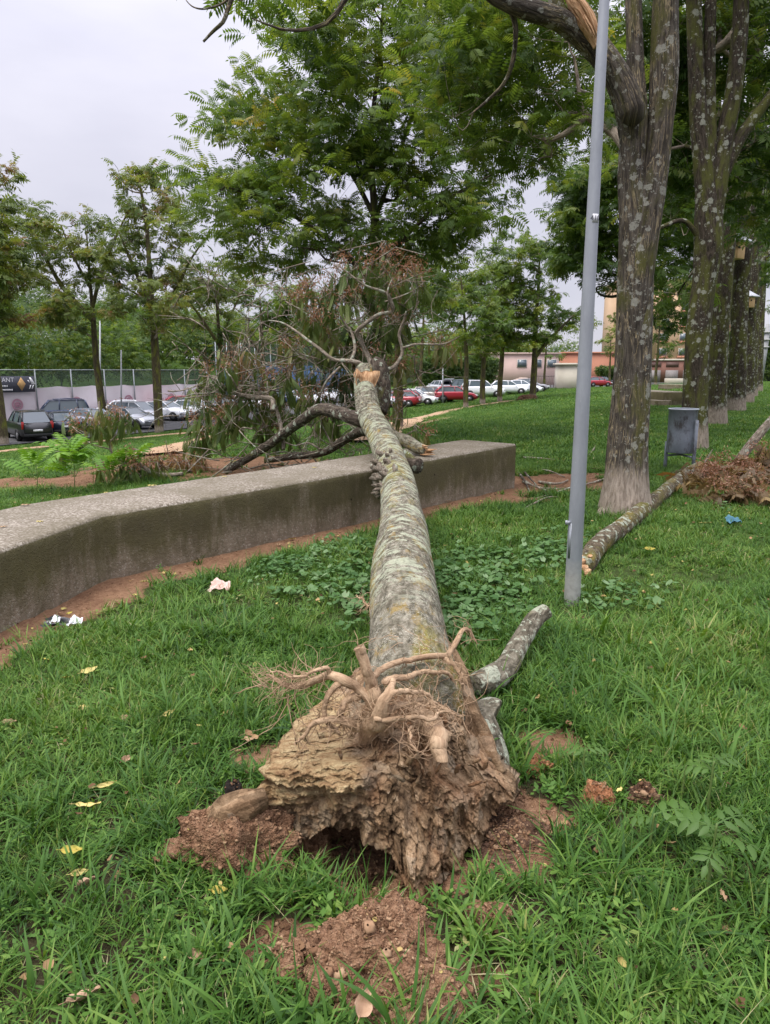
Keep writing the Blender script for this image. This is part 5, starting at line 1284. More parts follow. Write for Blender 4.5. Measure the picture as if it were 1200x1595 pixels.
# round-leaved mallow growing in patches
MALLOW = foliage_inst_mat('mallow_leaf', [(.1, (.042, .105, .026)), (.4, (.072, .155, .042)), (.7, (.115, .205, .075)), (.95, (.19, .28, .14))], .25)
def mallow_sources():
    rg = np.random.default_rng(15); out = []
    for v in range(3):
        mb = MB()
        for k in range(7):
            p = R(*rg.normal(0, .05, 2), rg.uniform(.05, .12)); r = rg.uniform(.016, .034); tilt = rg.normal(0, .3, 2); m = 15; ring = []
            for j in range(m):
                a = 2 * math.pi * j / m; q = r * (1 - .16 * (1 + math.cos(a * 5)) * .5) * (0.35 if j == 0 else 1)
                ring.append(p + R(q * math.cos(a), q * math.sin(a), tilt[0] * q * math.cos(a) + tilt[1] * q * math.sin(a) + .10 * q))
            mb.add(np.vstack([ring, p - R(0, 0, .004)]), f3=[(m, j, (j + 1) % m) for j in range(m)], rnd=np.clip(rg.normal(.5, .22), 0, 1))
            mb.add([p - R(.001, 0, 0), p + R(.001, 0, 0), R(p[0] * .4 + .001, p[1] * .4, 0), R(p[0] * .4 - .001, p[1] * .4, 0)], f4=[(0, 1, 2, 3)], rnd=.4)
        out.append(bpy.data.objects.new('mallow', mb.mesh('mallow', MALLOW)))
    return out
mp = []
for (px, py, rx, ry, n) in [(505, 905, 60, 28, 90), (560, 930, 30, 35, 44), (455, 890, 25, 12, 20), (735, 925, 45, 50, 110), (790, 905, 40, 30, 60), (700, 890, 25, 18, 40), (855, 870, 40, 18, 50), (540, 862, 30, 15, 40), (960, 945, 60, 16, 30), (730, 985, 22, 20, 30), (1130, 770, 30, 20, 18), (300, 1090, 20, 8, 0)]:
    k_ = 0
    while k_ < n:
        a = rg.normal(0, .85, 2)
        if a @ a > 4.5: continue
        g = G(px + a[0] * rx, py + a[1] * ry); mp.append((g[0], g[1], tz(g[0], g[1]))); k_ += 1
mp = np.array(mp); m = len(mp)
scatter('mallow_leaves', mp, np.column_stack([rg.normal(0, .12, m), rg.normal(0, .12, m), rg.uniform(0, 6.28, m)]), rg.uniform(.4, 1.0, m), rg.choice(3, m), mallow_sources())

# ------------------------------------------------------------------ things on the lawn
# lamp post
b = R(1.305, 4.74, 0); b[2] = tz(b[0], b[1])
LP = thing('lamp_post', 'tall tapered grey steel lamp post with small number sticker in the lawn', 'lamp post', b)
k = NT('galvanised', .45, .4); k.b.inputs['Metallic'].default_value = .35; q = k.obj()
c = k.ramp(k.noise(k.scale(q, (1, 1, .25)), 9, 6, .7), [(.3, (.235, .252, .275)), (.6, (.30, .32, .345)), (.8, (.36, .38, .40))])
zz = k.sep(q)[2]; low = k.ramp(k.math('ADD', zz, k.math('MULTIPLY', k.noise(q, 14, 4), .22)), [(.30, 1.0), (.46, 0.0)])
c = k.mix(k.math('MULTIPLY', low, .75), c, k.ramp(k.noise(q, 22, 5, .7), [(.3, (.30, .29, .26)), (.6, (.46, .45, .42))]))
sc_ = k.ramp(k.noise(k.scale(q, (3, 3, .6)), 16, 4, .8), [(.66, 0.0), (.70, .8)]); zone = k.ramp(k.math('ABSOLUTE', k.math('SUBTRACT', zz, 1.05)), [(.25, 1.0), (.45, 0.0)])
c = k.mix(k.math('MULTIPLY', sc_, zone), c, (.62, .63, .64))
k.base(c); k.bump(k.noise(q, 40, 4), .15, .005); STEEL = k.m
mb = MB(); zs = np.linspace(-.1, 5.6, 60); rr = np.interp(zs, [-.1, 3.9, 5.6], [.0565, .0295, .022]); mb.tube([b + R(0, 0, z) for z in zs], rr, 32); part(mb, 'pole', STEEL, LP, smooth=True)
def pole_pt(z, ang, off=0.0):
    r = float(np.interp(z, [-.1, 3.9], [.0565, .0295])) + off; return b + R(r * math.cos(ang), r * math.sin(ang), z)
def pole_patch(z0, z1, a0, a1, off, th=.002, n=10):
    m_ = MB(); v = []
    for o_ in (off, off + th):
        for z in (z0, z1):
            for a in np.linspace(a0, a1, n): v.append(pole_pt(z, a, o_))
    i = np.arange(4 * n).reshape(4, n); f = []
    for j in range(n - 1):
        f += [(i[2][j], i[2][j + 1], i[3][j + 1], i[3][j]), (i[0][j], i[1][j], i[1][j + 1], i[0][j + 1]), (i[1][j], i[3][j], i[3][j + 1], i[1][j + 1]), (i[0][j], i[0][j + 1], i[2][j + 1], i[2][j])]
    f += [(i[0][0], i[2][0], i[3][0], i[1][0]), (i[0][-1], i[1][-1], i[3][-1], i[2][-1])]
    return m_.add(v, f4=f)
camang = math.atan2(-b[1], -b[0])
hd = pole_patch(.335, .58, camang - .95, camang - .55, .0004, .0008); hatch = part(hd, 'access_hatch', STEEL, LP)
kb = MB(); p0 = pole_pt(.585, camang - .95, -.004); p1 = pole_pt(.585, camang - 1.0, .022); kb.tube([p0, p1], [.013, .011], 10); kb.tube([p1 + R(0, 0, -.014), p1 + R(0, 0, .014)], [.010, .010], 8); part(kb, 'hatch_bolt', STEEL, LP, smooth=True)
def text_mesh(txt, size, mat, name):
    cu = bpy.data.curves.new(name, 'FONT'); cu.body = txt; cu.size = size; cu.extrude = 0.0; cu.align_x = 'CENTER'; cu.align_y = 'CENTER'
    o = bpy.data.objects.new(name, cu); COL.objects.link(o); bpy.context.view_layer.update()
    dg = bpy.context.evaluated_depsgraph_get(); me = bpy.data.meshes.new_from_object(o.evaluated_get(dg)); bpy.data.objects.remove(o)
    me.materials.clear(); me.materials.append(mat); return me
st = pole_patch(2.505, 2.556, camang - .02, camang + 1.05, .0006, .0012, 12); sticker = part(st, 'number_sticker', plain('sticker_white', (.50, .51, .53), .5, .3, var=.04), LP)
me = text_mesh('410', .042, plain('sticker_ink', (.03, .03, .04), .6), 'sticker_digits')
co = np.empty(len(me.vertices) * 3, np.float32); me.vertices.foreach_get('co', co); co = co.reshape(-1, 3)
w = [pole_pt(2.5305 + v[1], camang + .46 + v[0] / .040, .0026) - b for v in co]
me.vertices.foreach_set('co', np.array(w, np.float32).ravel()); me.update()
o = bpy.data.objects.new('sticker_digits', me); COL.objects.link(o); o.parent = sticker

# litter bin on two posts
Yb = 11.35; c0 = P(1057, 738, Yb); c0[2] = tz(c0[0], Yb)
BIN = thing('litter_bin', 'grey cylindrical metal litter bin on two posts beside the mossy trunk', 'litter bin', c0)
k = NT('bin_paint', .55, .35); q = k.obj()
c = k.ramp(k.noise(q, 4, 6, .7), [(.3, (.125, .145, .17)), (.65, (.22, .245, .28))]); c = k.mix(k.ramp(k.noise(k.scale(q, (1, 1, .5)), 5, 6, .75), [(.52, 0.0), (.62, .85)]), c, (.055, .045, .042)); k.base(c); BINM = k.m
body = MB(); body.lathe([(.205, .30), (.211, .31), (.214, .60), (.217, .97), (.226, .975), (.226, .995), (.214, .995), (.210, .96), (.196, .34), (.0, .335)], c0, 32); part(body, 'bin_body', BINM, BIN, smooth=True)
m_ = MB(); a_ = np.linspace(0, 2 * math.pi, 33); m_.tube([c0 + R(.221 * math.cos(a), .221 * math.sin(a), .99) for a in a_], .011, 6, cap=False); part(m_, 'rim', plain('bin_rim', (.30, .33, .36), .45, .4), BIN, smooth=True)
for k_, (dx, dy) in enumerate([(.13, -.225), (-.185, .10)]):
    m_ = MB(); m_.box(c0 + R(dx, dy, .40 if k_ == 0 else .22), (.05, .035, .86 if k_ == 0 else .5), 0.2, bev=.006); part(m_, 'post', BINM, BIN)
m_ = MB(); m_.tube([c0 + R(-.185, .10, .24), c0 + R(.0, -.02, .27), c0 + R(.13, -.225, .24)], .016, 8); part(m_, 'bracket', BINM, BIN, smooth=True)

# dropped limbs on the right
k_ = [G(912, 897), G(932, 866), G(965, 838), G(1000, 808), G(1035, 778), G(1068, 753), G(1088, 740)]
lp = np.array([(q[0], q[1], tz(q[0], q[1]) + h) for q, h in zip(k_, [.07, .085, .09, .09, .10, .13, .17])])
BR = thing('fallen_limb', 'mossy fallen limb lying in grass from the lamp post to the forked tree foot', 'branch', lp[0])
q = smooth_line(np.column_stack([lp, [.076, .086, .086, .092, .084, .08, .045]]), 80); q[:, :3] += .02 * np.stack([fbm(np.column_stack([np.arange(80) * .09, np.zeros(80), np.full(80, j * 3.)]), 3, 5) for j in range(3)], 1); m_ = MB(); m_.tube(q[:, :3], q[:, 3], 26, rough=.14, seed=5); part(m_, 'limb_bark', bark_mat('bark_limb', (.085, .066, .042), (.18, .145, .095), lich=.2, lsc=10, moss=.6, mosscol=(.085, .078, .018), stretch=.4, orange=.5), BR, smooth=True)
m_ = MB(); d_ = (q[0, :3] - q[3, :3]); d_ /= np.linalg.norm(d_); splinters(m_, [q[2, :3], q[0, :3] + d_ * .02, q[0, :3] + d_ * .08], .10, 14, 3); part(m_, 'torn_wood', TORN, BR, smooth=True)
m_ = MB()
for (pp, rr) in [([(1070, 752, 10.3), (1090, 735, 10.4), (1103, 712, 10.5), (1110, 700, 10.5)], [.03, .022, .014, .006]), ([(1072, 752, 10.3), (1090, 748, 10.2), (1110, 742, 10.2), (1140, 735, 10.4)], [.022, .016, .011, .006])]:
    a = smooth_line(np.column_stack([PL(pp, 0), rr]), 18); m_.tube(a[:, :3], a[:, 3], 7, rough=.2)
part(m_, 'side_twig', BARK_P, BR, smooth=True)['kind'] = 'stuff'
ML, MS, MT = MB(), MB(), MB(); rg = np.random.default_rng(19)
def pile(cells, yy, hmax=.5):
    for (cx, cy, rx, ry, n) in cells:
        for j in range(n):
            a = rg.uniform(-1, 1, 2); p = P(cx + a[0] * rx, cy + a[1] * ry, yy + rg.normal(0, .22))
            if p[2] < tz(p[0], p[1]) + .05: p = G(cx + a[0] * rx, cy + a[1] * ry); p[2] = tz(p[0], p[1]) + rg.uniform(.06, .2)
            wilt(ML, MS, MT, p, rg, n=7, r=.16, seeds=int(rg.random() < .5), scale=rg.uniform(.7, 1.0), tmpl=LEAF_HEAP, up=.85)
pile([(1100, 735, 16, 28, 14), (1110, 770, 18, 20, 10), (1080, 765, 14, 14, 6)], 10.2)
part(ML, 'withered_leaves', WILT_BROWN, BR); part(MS, 'seed_keys', SEED, BR)['kind'] = 'stuff'
# the paler limb rising out of the frame behind it
pp = PL([(1140, 738, 10.9), (1150, 720, 10.9), (1168, 695, 10.9), (1190, 668, 10.9), (1215, 640, 10.9), (1250, 600, 10.9)], 0)
BR2 = thing('fallen_limb', 'paler bent limb rising from the brown leaf heap at right edge', 'branch', R(pp[0][0], pp[0][1], tz(pp[0][0], pp[0][1])))
q = smooth_line(np.column_stack([pp, [.066, .072, .068, .064, .06, .05]]), 50); m_ = MB(); m_.tube(q[:, :3], q[:, 3], 18, rough=.12, seed=15); part(m_, 'limb_bark', BARK_P, BR2, smooth=True)
m_ = MB(); m_.tube(smooth_line(PL([(1140, 738, 10.9), (1165, 752, 10.7), (1195, 758, 10.6), (1230, 770, 10.5)], 0), 14), np.linspace(.04, .02, 14), 8, rough=.2); part(m_, 'side_branch', BARK_DK, BR2, smooth=True)
ML, MS, MT = MB(), MB(), MB()
pile([(1155, 748, 26, 16, 18), (1185, 742, 22, 18, 16), (1140, 770, 22, 18, 12), (1195, 720, 8, 20, 6), (1180, 775, 24, 14, 12)], 10.6)
part(ML, 'withered_leaves', WILT_BROWN, BR2); part(MS, 'seed_keys', SEED, BR2)['kind'] = 'stuff'

# sticks in the tangle at the wall end
rg = np.random.default_rng(33)
for k_, pp in enumerate([[(945, 747), (915, 757), (890, 768), (860, 772), (835, 777)], [(835, 733), (855, 738), (880, 743)], [(812, 745), (835, 757), (862, 762), (890, 760)], [(815, 750), (838, 765), (865, 770)], [(840, 750), (868, 757), (885, 748)], [(815, 795), (850, 785), (870, 776)], [(815, 713), (845, 716), (866, 717)], [(918, 710), (926, 700), (928, 694)], [(940, 766), (928, 769)], [(808, 738), (818, 752), (826, 768)], [(815, 733), (822, 748), (840, 760)]]):
    g = [G(a, c_) for a, c_ in pp]; n = len(g); v = np.array([(a[0], a[1], tz(a[0], a[1]) + .015 + .07 * math.sin(math.pi * j / (n - 1)) * rg.random()) for j, a in enumerate(g)])
    r0 = rg.uniform(.012, .024); q = smooth_line(np.column_stack([v, np.linspace(r0, r0 * .4, n)]), 20); m_ = MB(); m_.tube(q[:, :3], q[:, 3], 7, rough=.25, seed=k_)
    a = m_.build('dry_stick', BARK_P if k_ not in (9, 10) else BARK_DK, smooth=True, origin=v[0]); tag(a, 'dry bare stick dropped about the soil patch beyond the wall end', 'stick', 'dry sticks near the wall end')

# heavy broken branch piece right of the root end
lp = np.array([(0.845 * 0 + q[0], q[1], h) for q, h in [(G(848, 1013), .24), (G(830, 1020), .21), (G(806, 1046), .15), (G(788, 1074), .12), (G(766, 1092), .12), (G(738, 1106), .13)]])
CH = thing('broken_branch', 'short lichen-grey forked branch piece lying right of the root end', 'branch', R(lp[3][0], lp[3][1], 0))
q = smooth_line(np.column_stack([lp, [.044, .050, .052, .056, .066, .05]]), 50); m_ = MB(); m_.tube(q[:, :3], q[:, 3], 26, rough=.12, seed=3); part(m_, 'limb_bark', BARK_F2, CH, smooth=True)
ol = PL([(742, 1092, 2.95), (762, 1085, 2.98), (782, 1092, 2.9), (772, 1115, 2.8), (766, 1136, 2.72), (776, 1158, 2.65), (790, 1180, 2.58), (798, 1197, 2.55), (784, 1186, 2.52), (768, 1170, 2.52), (755, 1152, 2.55), (745, 1130, 2.62), (738, 1110, 2.75)], 0)
ol = smooth_line(np.vstack([ol, ol[:1]]), 60)[:-1]; n = len(ol); cc = ol.mean(0); rows = []
for t in np.linspace(0, 1, 14)[:-1]:
    p = ol * (1 - t) + cc * t; p = p + R(.012, -.02, .055) * (1 - (1 - t) ** 2); p = p + (fbm(p * 30, 4, 9) * .007)[:, None] * R(0, -.5, 1); rows.append(p)
v = np.array(rows); M_ = len(rows); ii = np.arange(M_ * n).reshape(M_, n); m_ = MB(); bkk = v.reshape(-1, 3) @ np.array([[1, 0, 0], [0, .3, .9], [0, .9, -.3]])
m_.add(np.vstack([v.reshape(-1, 3), rows[-1].mean(0)]), f4=np.stack([ii[:-1], np.roll(ii[:-1], -1, 1), np.roll(ii[1:], -1, 1), ii[1:]], 2).reshape(-1, 4)[:, ::-1], f3=[(M_ * n, ii[-1][(j + 1) % n], ii[-1][j]) for j in range(n)], bk=np.vstack([bkk, bkk[-1]]))
m_.add(np.vstack([ol, ol + R(.0, .03, -.04)]), f4=[(j, j + n, (j + 1) % n + n, (j + 1) % n) for j in range(n)][::-1], bk=np.vstack([ol, ol]))
part(m_, 'bark_slab', BARK_F2, CH, smooth=True)

# mounds, clods and the rotten stump scrap
k = NT('soil_mat', .95, .1); q = k.pos()
gv = k.voro(q, 130); k.base(k.mix(k.ramp(gv, [(0, .55), (.35, 0.0)]), k.ramp(k.noise(q, 30, 7, .75), [(.3, (.11, .055, .030)), (.48, (.25, .140, .080)), (.66, (.38, .235, .14)), (.82, (.48, .33, .21))]), (.46, .32, .20)))
k.bump(k.math('ADD', k.noise(q, 90, 5, .7), k.math('MULTIPLY', gv, -.8)), .9, .02); SOIL = k.m
k = NT('soil_dark', .95, .1); q = k.pos(); k.base(k.ramp(k.noise(q, 45, 6, .75), [(.35, (.035, .02, .014)), (.55, (.12, .07, .045)), (.72, (.33, .23, .13))])); k.bump(k.noise(q, 80, 5), .9, .02); SOILD = k.m
k = NT('soil_orange', .95, .1); q = k.pos(); k.base(k.ramp(k.noise(q, 40, 6, .75), [(.3, (.15, .055, .025)), (.55, (.36, .17, .085)), (.75, (.48, .27, .15))])); k.bump(k.noise(q, 80, 5), .9, .02); SOILO = k.m
LUMPS = []
def lump(name, label, cat, px, py, rx, ry, h, mat, seed, sink=.25, rough=.30, group=None, n=56, m=96, at=None):
    g = G(px, py) if at is None else R(at[0], at[1], 0); g[2] = tz(g[0], g[1])
    th = np.linspace(0.02, math.pi * .62, n); ph = np.linspace(0, 2 * math.pi, m, endpoint=False)
    d = np.stack([np.sin(th)[:, None] * np.cos(ph), np.sin(th)[:, None] * np.sin(ph), np.cos(th)[:, None] * np.ones(m)], 2).reshape(-1, 3)
    s = 1 + rough * 1.3 * fbm(d * 1.6 + seed * 5.3, 3, seed) + rough * .5 * fbm(d * 5 + seed, 5, seed + 1, ridged=True) + rough * .25 * fbm(d * 16 + seed, 3, seed + 2)
    v = d * s[:, None] * R(rx, ry, h) + g - R(0, 0, h * sink * 0)
    ii = np.arange(n * m).reshape(n, m); mb = MB()
    LUMPS.append((v[(th.repeat(m) < 1.5)], mat, rx * ry))
    mb.add(np.vstack([v, g + R(0, 0, h * s[:m].mean())]), f4=np.stack([ii[:-1], ii[1:], np.roll(ii[1:], -1, 1), np.roll(ii[:-1], -1, 1)], 2).reshape(-1, 4), f3=[(n * m, j, (j + 1) % m) for j in range(m)])
    return tag(mb.build(name, mat, origin=g), label, cat, group)
lump('soil_mound', 'large crumbly brown soil mound in front of the root end', 'soil mound', 585, 1505, .17, .15, .15, SOIL, 4)
lump('soil_mound', 'low reddish soil heap at the bottom edge below the larger mound', 'soil mound', 640, 1580, .15, .10, .08, SOIL, 5)
lump('soil_mound', 'small rounded soil mound at the left of the larger mound', 'soil mound', 450, 1515, .085, .08, .06, SOIL, 6)
lump('soil_mound', 'brown soil bank banked against the left of the root end', 'soil mound', 365, 1335, .19, .12, .16, SOIL, 7, rough=.4)
lump('soil_mound', 'dark earth bank under the right side of the root end', 'soil mound', 800, 1300, .16, .13, .06, SOILD, 8, rough=.45)
lump('soil_clod', 'orange soil clod in the grass right of the root end', 'soil clod', 932, 1248, .055, .05, .085, SOILO, 9)
lump('soil_clod', 'dark pebbly soil clod beside the orange one', 'soil clod', 1002, 1250, .06, .05, .075, SOILD, 10)
lump('soil_clod', 'black crumbly clod on top of the left soil bank', 'soil clod', 0, 0, .05, .035, .13, plain('soil_black', (.02, .016, .013), .95), 11, rough=.6, at=(-.545, 2.33))
lump('soil_clod', 'small reddish clod between root end and orange clod', 'soil clod', 838, 1200, .045, .04, .05, SOILO, 12, rough=.5)
lump('soil_clod', 'flat brown clod in the grass bottom right of the larger mound', 'soil clod', 760, 1440, .06, .05, .045, SOIL, 13, rough=.5)
v = PL([(332, 1276, 2.12), (352, 1265, 2.10), (380, 1252, 2.10), (414, 1240, 2.13)], 0)
m_ = MB(); q = smooth_line(np.column_stack([v, [.030, .042, .045, .035]]), 40); m_.tube(q[:, :3], q[:, 3], 22, rough=.5, seed=8); m_.rnd[-1][:] = .45
tag(m_.build('rotten_log', ROT, origin=v[1]), 'rotten brown log scrap resting on the left soil bank', 'log')
# cave of hanging rot below the root end: clods of torn earth at its mouth
lump('soil_clod', 'rough brown earth clod hanging at the left mouth of the root hole', 'soil clod', 0, 0, .13, .09, .16, SOIL, 14, rough=.55, at=(-.32, 2.28))
lump('soil_clod', 'dark earth clod deep inside the root hole', 'soil clod', 0, 0, .2, .06, .12, SOILD, 15, rough=.5, at=(-.05, 2.30))

# fallen leaves: each one its own
def leaf_obj(label, px, py, L, W, az, col, curl=.45, lift=.042, roll=None, where=None, stalk=True, name='fallen_leaf'):
    roll = roll if roll is not None else math.sin(px * 1.7 + py) * .45
    g = G(px, py, lift) if where is None else np.asarray(where, float)
    if where is None: g[2] = tz(g[0], g[1]) + lift
    n, m = 13, 7; V = []
    for i in range(n):
        f = i / (n - 1); w = W * .5 * math.sin(math.pi * min(1, f ** .75)) ** .8
        for j in range(m):
            e = j / (m - 1) * 2 - 1
            V.append((f * L - L / 2, e * w, curl * (abs(e) ** 1.5 * w * .9 + (f - .5) ** 2 * L * .9) + .003 * math.sin(f * 16 + e * 5)))
    V = np.array(V); c, s = math.cos(roll), math.sin(roll); V = np.column_stack([V[:, 0], V[:, 1] * c - V[:, 2] * s, V[:, 1] * s + V[:, 2] * c])
    c, s = math.cos(az), math.sin(az); V = np.column_stack([V[:, 0] * c - V[:, 1] * s, V[:, 0] * s + V[:, 1] * c, V[:, 2]]) + g
    ii = np.arange(n * m).reshape(n, m); mb = MB(); mb.add(V, f4=np.stack([ii[:-1, :-1], ii[1:, :-1], ii[1:, 1:], ii[:-1, 1:]], 2).reshape(-1, 4), rnd=np.tile(np.abs(np.linspace(-1, 1, m)), n))
    if stalk: mb.tube([V[m // 2], V[m // 2] - R(c, s, -.1) * L * .18], [.0014, .001], 4)
    return tag(mb.build(name, col, smooth=True, origin=g), label, 'leaf', 'fallen leaves')
def dead_leaf(name, a, b, c_):
    k = NT(name, .6, .25); f = k.attr('rnd'); nz = k.noise(k.obj(), 55, 4)
    c = k.ramp(k.math('ADD', k.math('MULTIPLY', f, .4), k.math('MULTIPLY', nz, .6)), [(.15, a), (.45, b), (.75, c_)]); k.base(c); return k.m
LY = dead_leaf('leaf_pale_yellow', (.40, .32, .11), (.50, .43, .16), (.42, .33, .10)); LG = dead_leaf('leaf_gold', (.30, .21, .05), (.38, .31, .05), (.24, .24, .05)); LB = dead_leaf('leaf_dead_brown', (.22, .13, .08), (.32, .20, .12), (.42, .28, .18)); LT = dead_leaf('leaf_tan', (.24, .15, .085), (.36, .25, .14), (.22, .135, .075))
for a in [('large pale yellow leaf below the soil strip by the wall', 139, 1046, .10, .045, 1.0, LY), ('round pale yellow leaf in grass under the large pale leaf', 130, 1105, .055, .045, .3, LY), ('narrow yellowish leaf standing on edge in grass left of the roots', 262, 1110, .075, .022, 1.0, LY, .5, .07, .8),
          ('long pale tan leaf lying level in the left lawn', 137, 1256, .095, .028, .12, LY, .6), ('slim folded green-yellow leaf above the long pale tan leaf', 166, 1223, .075, .018, .55, LY, .6, .06, .7), ('golden-green leaf curled in grass below the long pale tan leaf', 113, 1323, .075, .032, .1, LG, .6),
          ('small gold leaf at the soil strip edge, far left', 71, 1027, .045, .03, -.3, LG), ('dull yellow-green leaf just left of the large pale leaf', 106, 1056, .05, .026, .3, LG), ('orange-yellow leaf in grass before the left soil bank', 342, 1387, .05, .028, .1, LG, .2), ('thin pale leaf edge above the brown curled leaf, lower left', 124, 1356, .055, .02, .4, LY, .6, .06, .9),
          ('brown curled dead leaf in the lower left grass', 136, 1376, .055, .045, .8, LB, .9), ('tan dead leaf at the left edge of the lawn', 15, 1127, .065, .03, .15, LT), ('greyish torn dead leaf in mid left lawn', 196, 1183, .055, .03, 1.2, LB, .7), ('pinkish dead leaf in grass near the bottom left', 306, 1493, .045, .03, -.2, LT, .9),
          ('tan leaf on bare soil left of the roots', 390, 1147, .06, .034, .5, LT), ('large reddish brown leaf on the lowest soil heap', 566, 1572, .085, .045, 1.3, LB, .5, .10), ('dark rotting leaf in the bottom left grass', 130, 1556, .085, .05, .6, LB, .5, .04), ('brown leaf hanging in the bottom right plants', 1126, 1392, .045, .02, 1.4, LT, .4, .09),
          ('small tan leaf low in grass at centre left', 197, 1118, .05, .026, .2, LB), ('pale leaf by the roots at left, lying on the soil', 265, 1068, .035, .02, .6, LB), ('yellow scrap-like leaf in grass right of the fallen limb', 1101, 817, .13, .08, .2, LY, .4), ('yellow-green leaf in grass below the fallen limb', 1012, 857, .10, .05, .1, LG, .5),
          ('small yellow leaf between orange and dark clods', 966, 1228, .035, .022, .9, LY, .2, .09), ('yellow leaf on the soil strip near the paper scrap', 225, 905, .05, .03, .2, LY), ('pair-like yellow leaf under the wall bend', 350, 955, .05, .03, .2, LG), ('tan leaf on the soil strip beneath the wall middle', 435, 847, .06, .035, .1, LT, .4, .02),
          ('gold leaf on the soil strip right of the tan one', 456, 838, .06, .03, .3, LG, .3, .02), ('pale leaf on soil past the trunk by the wall', 700, 780, .07, .04, 0, LT, .3, .02), ('big pale leaf on soil left of the forked tree', 930, 731, .16, .08, .1, LT, .3, .03), ('yellow leaf by the dark litter at the wall foot', 108, 948, .05, .02, 1.2, LG, .3, .05)]:
    leaf_obj(*a)
for lab, px, py, L, az in [('yellow leaf lying on the wall top, nearest the green shoot', 237, 756, .085, .1), ('tiny pale leaf on the wall top near its bend', 165, 767, .035, .4), ('small yellow leaf on the wall top towards the trunk', 350, 742, .05, .2), ('tan leaf on the wall top at the back edge, left', 40, 786, .075, .2), ('pale leaf flat on the wall top near the left frame edge', 62, 812, .05, .1), ('dull leaf on the wall top at the left frame edge', 6, 820, .05, .6), ('pale leaf scrap on the wall top beside the trunk', 490, 728, .05, .1)]:
    d = ray(px, py); zt = .5
    for _ in range(4):
        p = R(0, 0, CAMZ) + d * ((zt - CAMZ) / d[2]); zt = float(np.interp(p[1], [0, 4.2, 7.6, 10], [.47, .49, .55, .60])) + .006
    leaf_obj(lab, 0, 0, L, L * .45, az, LY if 'yellow' in lab or 'pale' in lab else LT, .12, where=p, stalk=False)
# litter
g = G(342, 917, .05); g[2] = tz(g[0], g[1]) + .045
m_ = MB(); rg = np.random.default_rng(2); nn = 12; V = []
for i in range(nn):
    for j in range(nn): V.append((i / (nn - 1) * .14 - .07, j / (nn - 1) * .11 - .055, 0))
V = np.array(V); V[:, 2] = .055 * np.abs(fbm(V * 22, 3, 3)) + .04 * sstep(.0, .06, V[:, 1]); V[:, :2] += .012 * np.stack([fbm(V * 30, 2, 5), fbm(V * 30, 2, 6)], 1)
ii = np.arange(nn * nn).reshape(nn, nn); qd = np.stack([ii[:-1, :-1], ii[1:, :-1], ii[1:, 1:], ii[:-1, 1:]], 2).reshape(-1, 4); m_.add(V + g, f4=qd)
k = NT('paper', .7, .2); q = k.obj(); k.base(k.ramp(k.noise(q, 30, 4), [(.42, (.52, .42, .36)), (.52, (.48, .29, .24)), (.62, (.58, .47, .40))])); PAPER = k.m
PAPER.use_backface_culling = False
tag(m_.build('paper_scrap', PAPER, origin=g), 'crumpled pinkish white paper scrap in the grass before the wall', 'litter')
g = G(95, 970, .02); g[2] = tz(g[0], g[1]) + .02; m_ = MB(); V2 = V * R(1.6, .6, .8); m_.add(V2 + g, f4=qd); LT_ = thing('litter_wrapper', 'black plastic wrapper with white tissue at the foot of the wall', 'litter', g); part(m_, 'wrapper', plain('black_plastic', (.02, .022, .024), .3, .5), LT_, smooth=False)
m_ = MB(); m_.add(V * R(.55, .6, .7) + g + R(.10, -.02, .015), f4=qd); m_.add(V * R(.35, .4, .6) + g + R(-.02, -.03, .03), f4=qd); part(m_, 'tissue', plain('white_tissue', (.70, .71, .74), .8), LT_)['kind'] = 'stuff'
g = G(1142, 816, .04); g[2] = tz(g[0], g[1]) + .05; m_ = MB(); m_.add(V * R(1, .9, 1) + g, f4=qd); tag(m_.build('plastic_scrap', plain('blue_plastic', (.05, .15, .20), .6), origin=g), 'small blue plastic scrap in the grass below the leaf heap', 'litter')

# seedlings and the bright shoot
STALK = plain('green_stalk', (.10, .15, .04), .6)
def shoot(name, label, base, stems, leaves, mat, tm, group=None, seed=1):
    root = thing(name, label, 'plant', base, group=group); rg = np.random.default_rng(seed); sm = MB(); lm = MB()
    for st_ in stems:
        q = smooth_line(np.asarray(st_), 10); sm.tube(q, np.linspace(.006, .003, 10), 6)
    pos, dr, ro, sc, rn = [], [], [], [], []
    for (p, d, r_, s) in leaves:
        pos.append(p); dr.append(d); ro.append(r_); sc.append(s); rn.append(np.clip(rg.normal(.5, .2), 0, 1))
    stamp(lm, tm, np.array(pos), np.array(dr, float), np.array(ro), np.array(sc), np.array(rn))
    part(sm, 'stem', STALK, root, smooth=True); part(lm, 'foliage', mat, root, smooth=True)
rg = np.random.default_rng(6)
for j, (px, py, n, h, lab) in enumerate([(118, 752, 15, .62, 'bright green leafy shoot growing behind the wall at left'), (60, 752, 6, .42, 'smaller bright shoot at the left of the leafy shoot'), (172, 752, 6, .38, 'low bright shoot at the right of the leafy shoot'), (208, 728, 5, .40, 'bright green sprig standing under the upright wilted branch')]):
    p = P(px, 800, 9.3 + .35 * j); p[2] = tz(p[0], p[1]); top = p + R(.03, .0, h)
    lv = []
    for k_ in range(n):
        a = k_ * 2.4; f = rg.uniform(.45, 1); lv.append((p + R(0, 0, h * f), R(math.cos(a), math.sin(a), rg.uniform(.3, 1.5)), rg.normal(0, .3), rg.uniform(.7, 1.1)))
    shoot('leafy_shoot', lab, p, [[p, p * .5 + top * .5 + R(.02, 0, 0), top]], lv, GREEN_H, LEAF_FINE, 'bright green shoots behind the wall', 20 + j)
SEEDL = leaf_template(.125, 3, .060, .024, .9, .15, fine=True)
SMAT = leaf_mat('leaf_seedling', [(.1, (.040, .088, .016)), (.5, (.070, .140, .024)), (.9, (.12, .20, .04))], transl=.3)
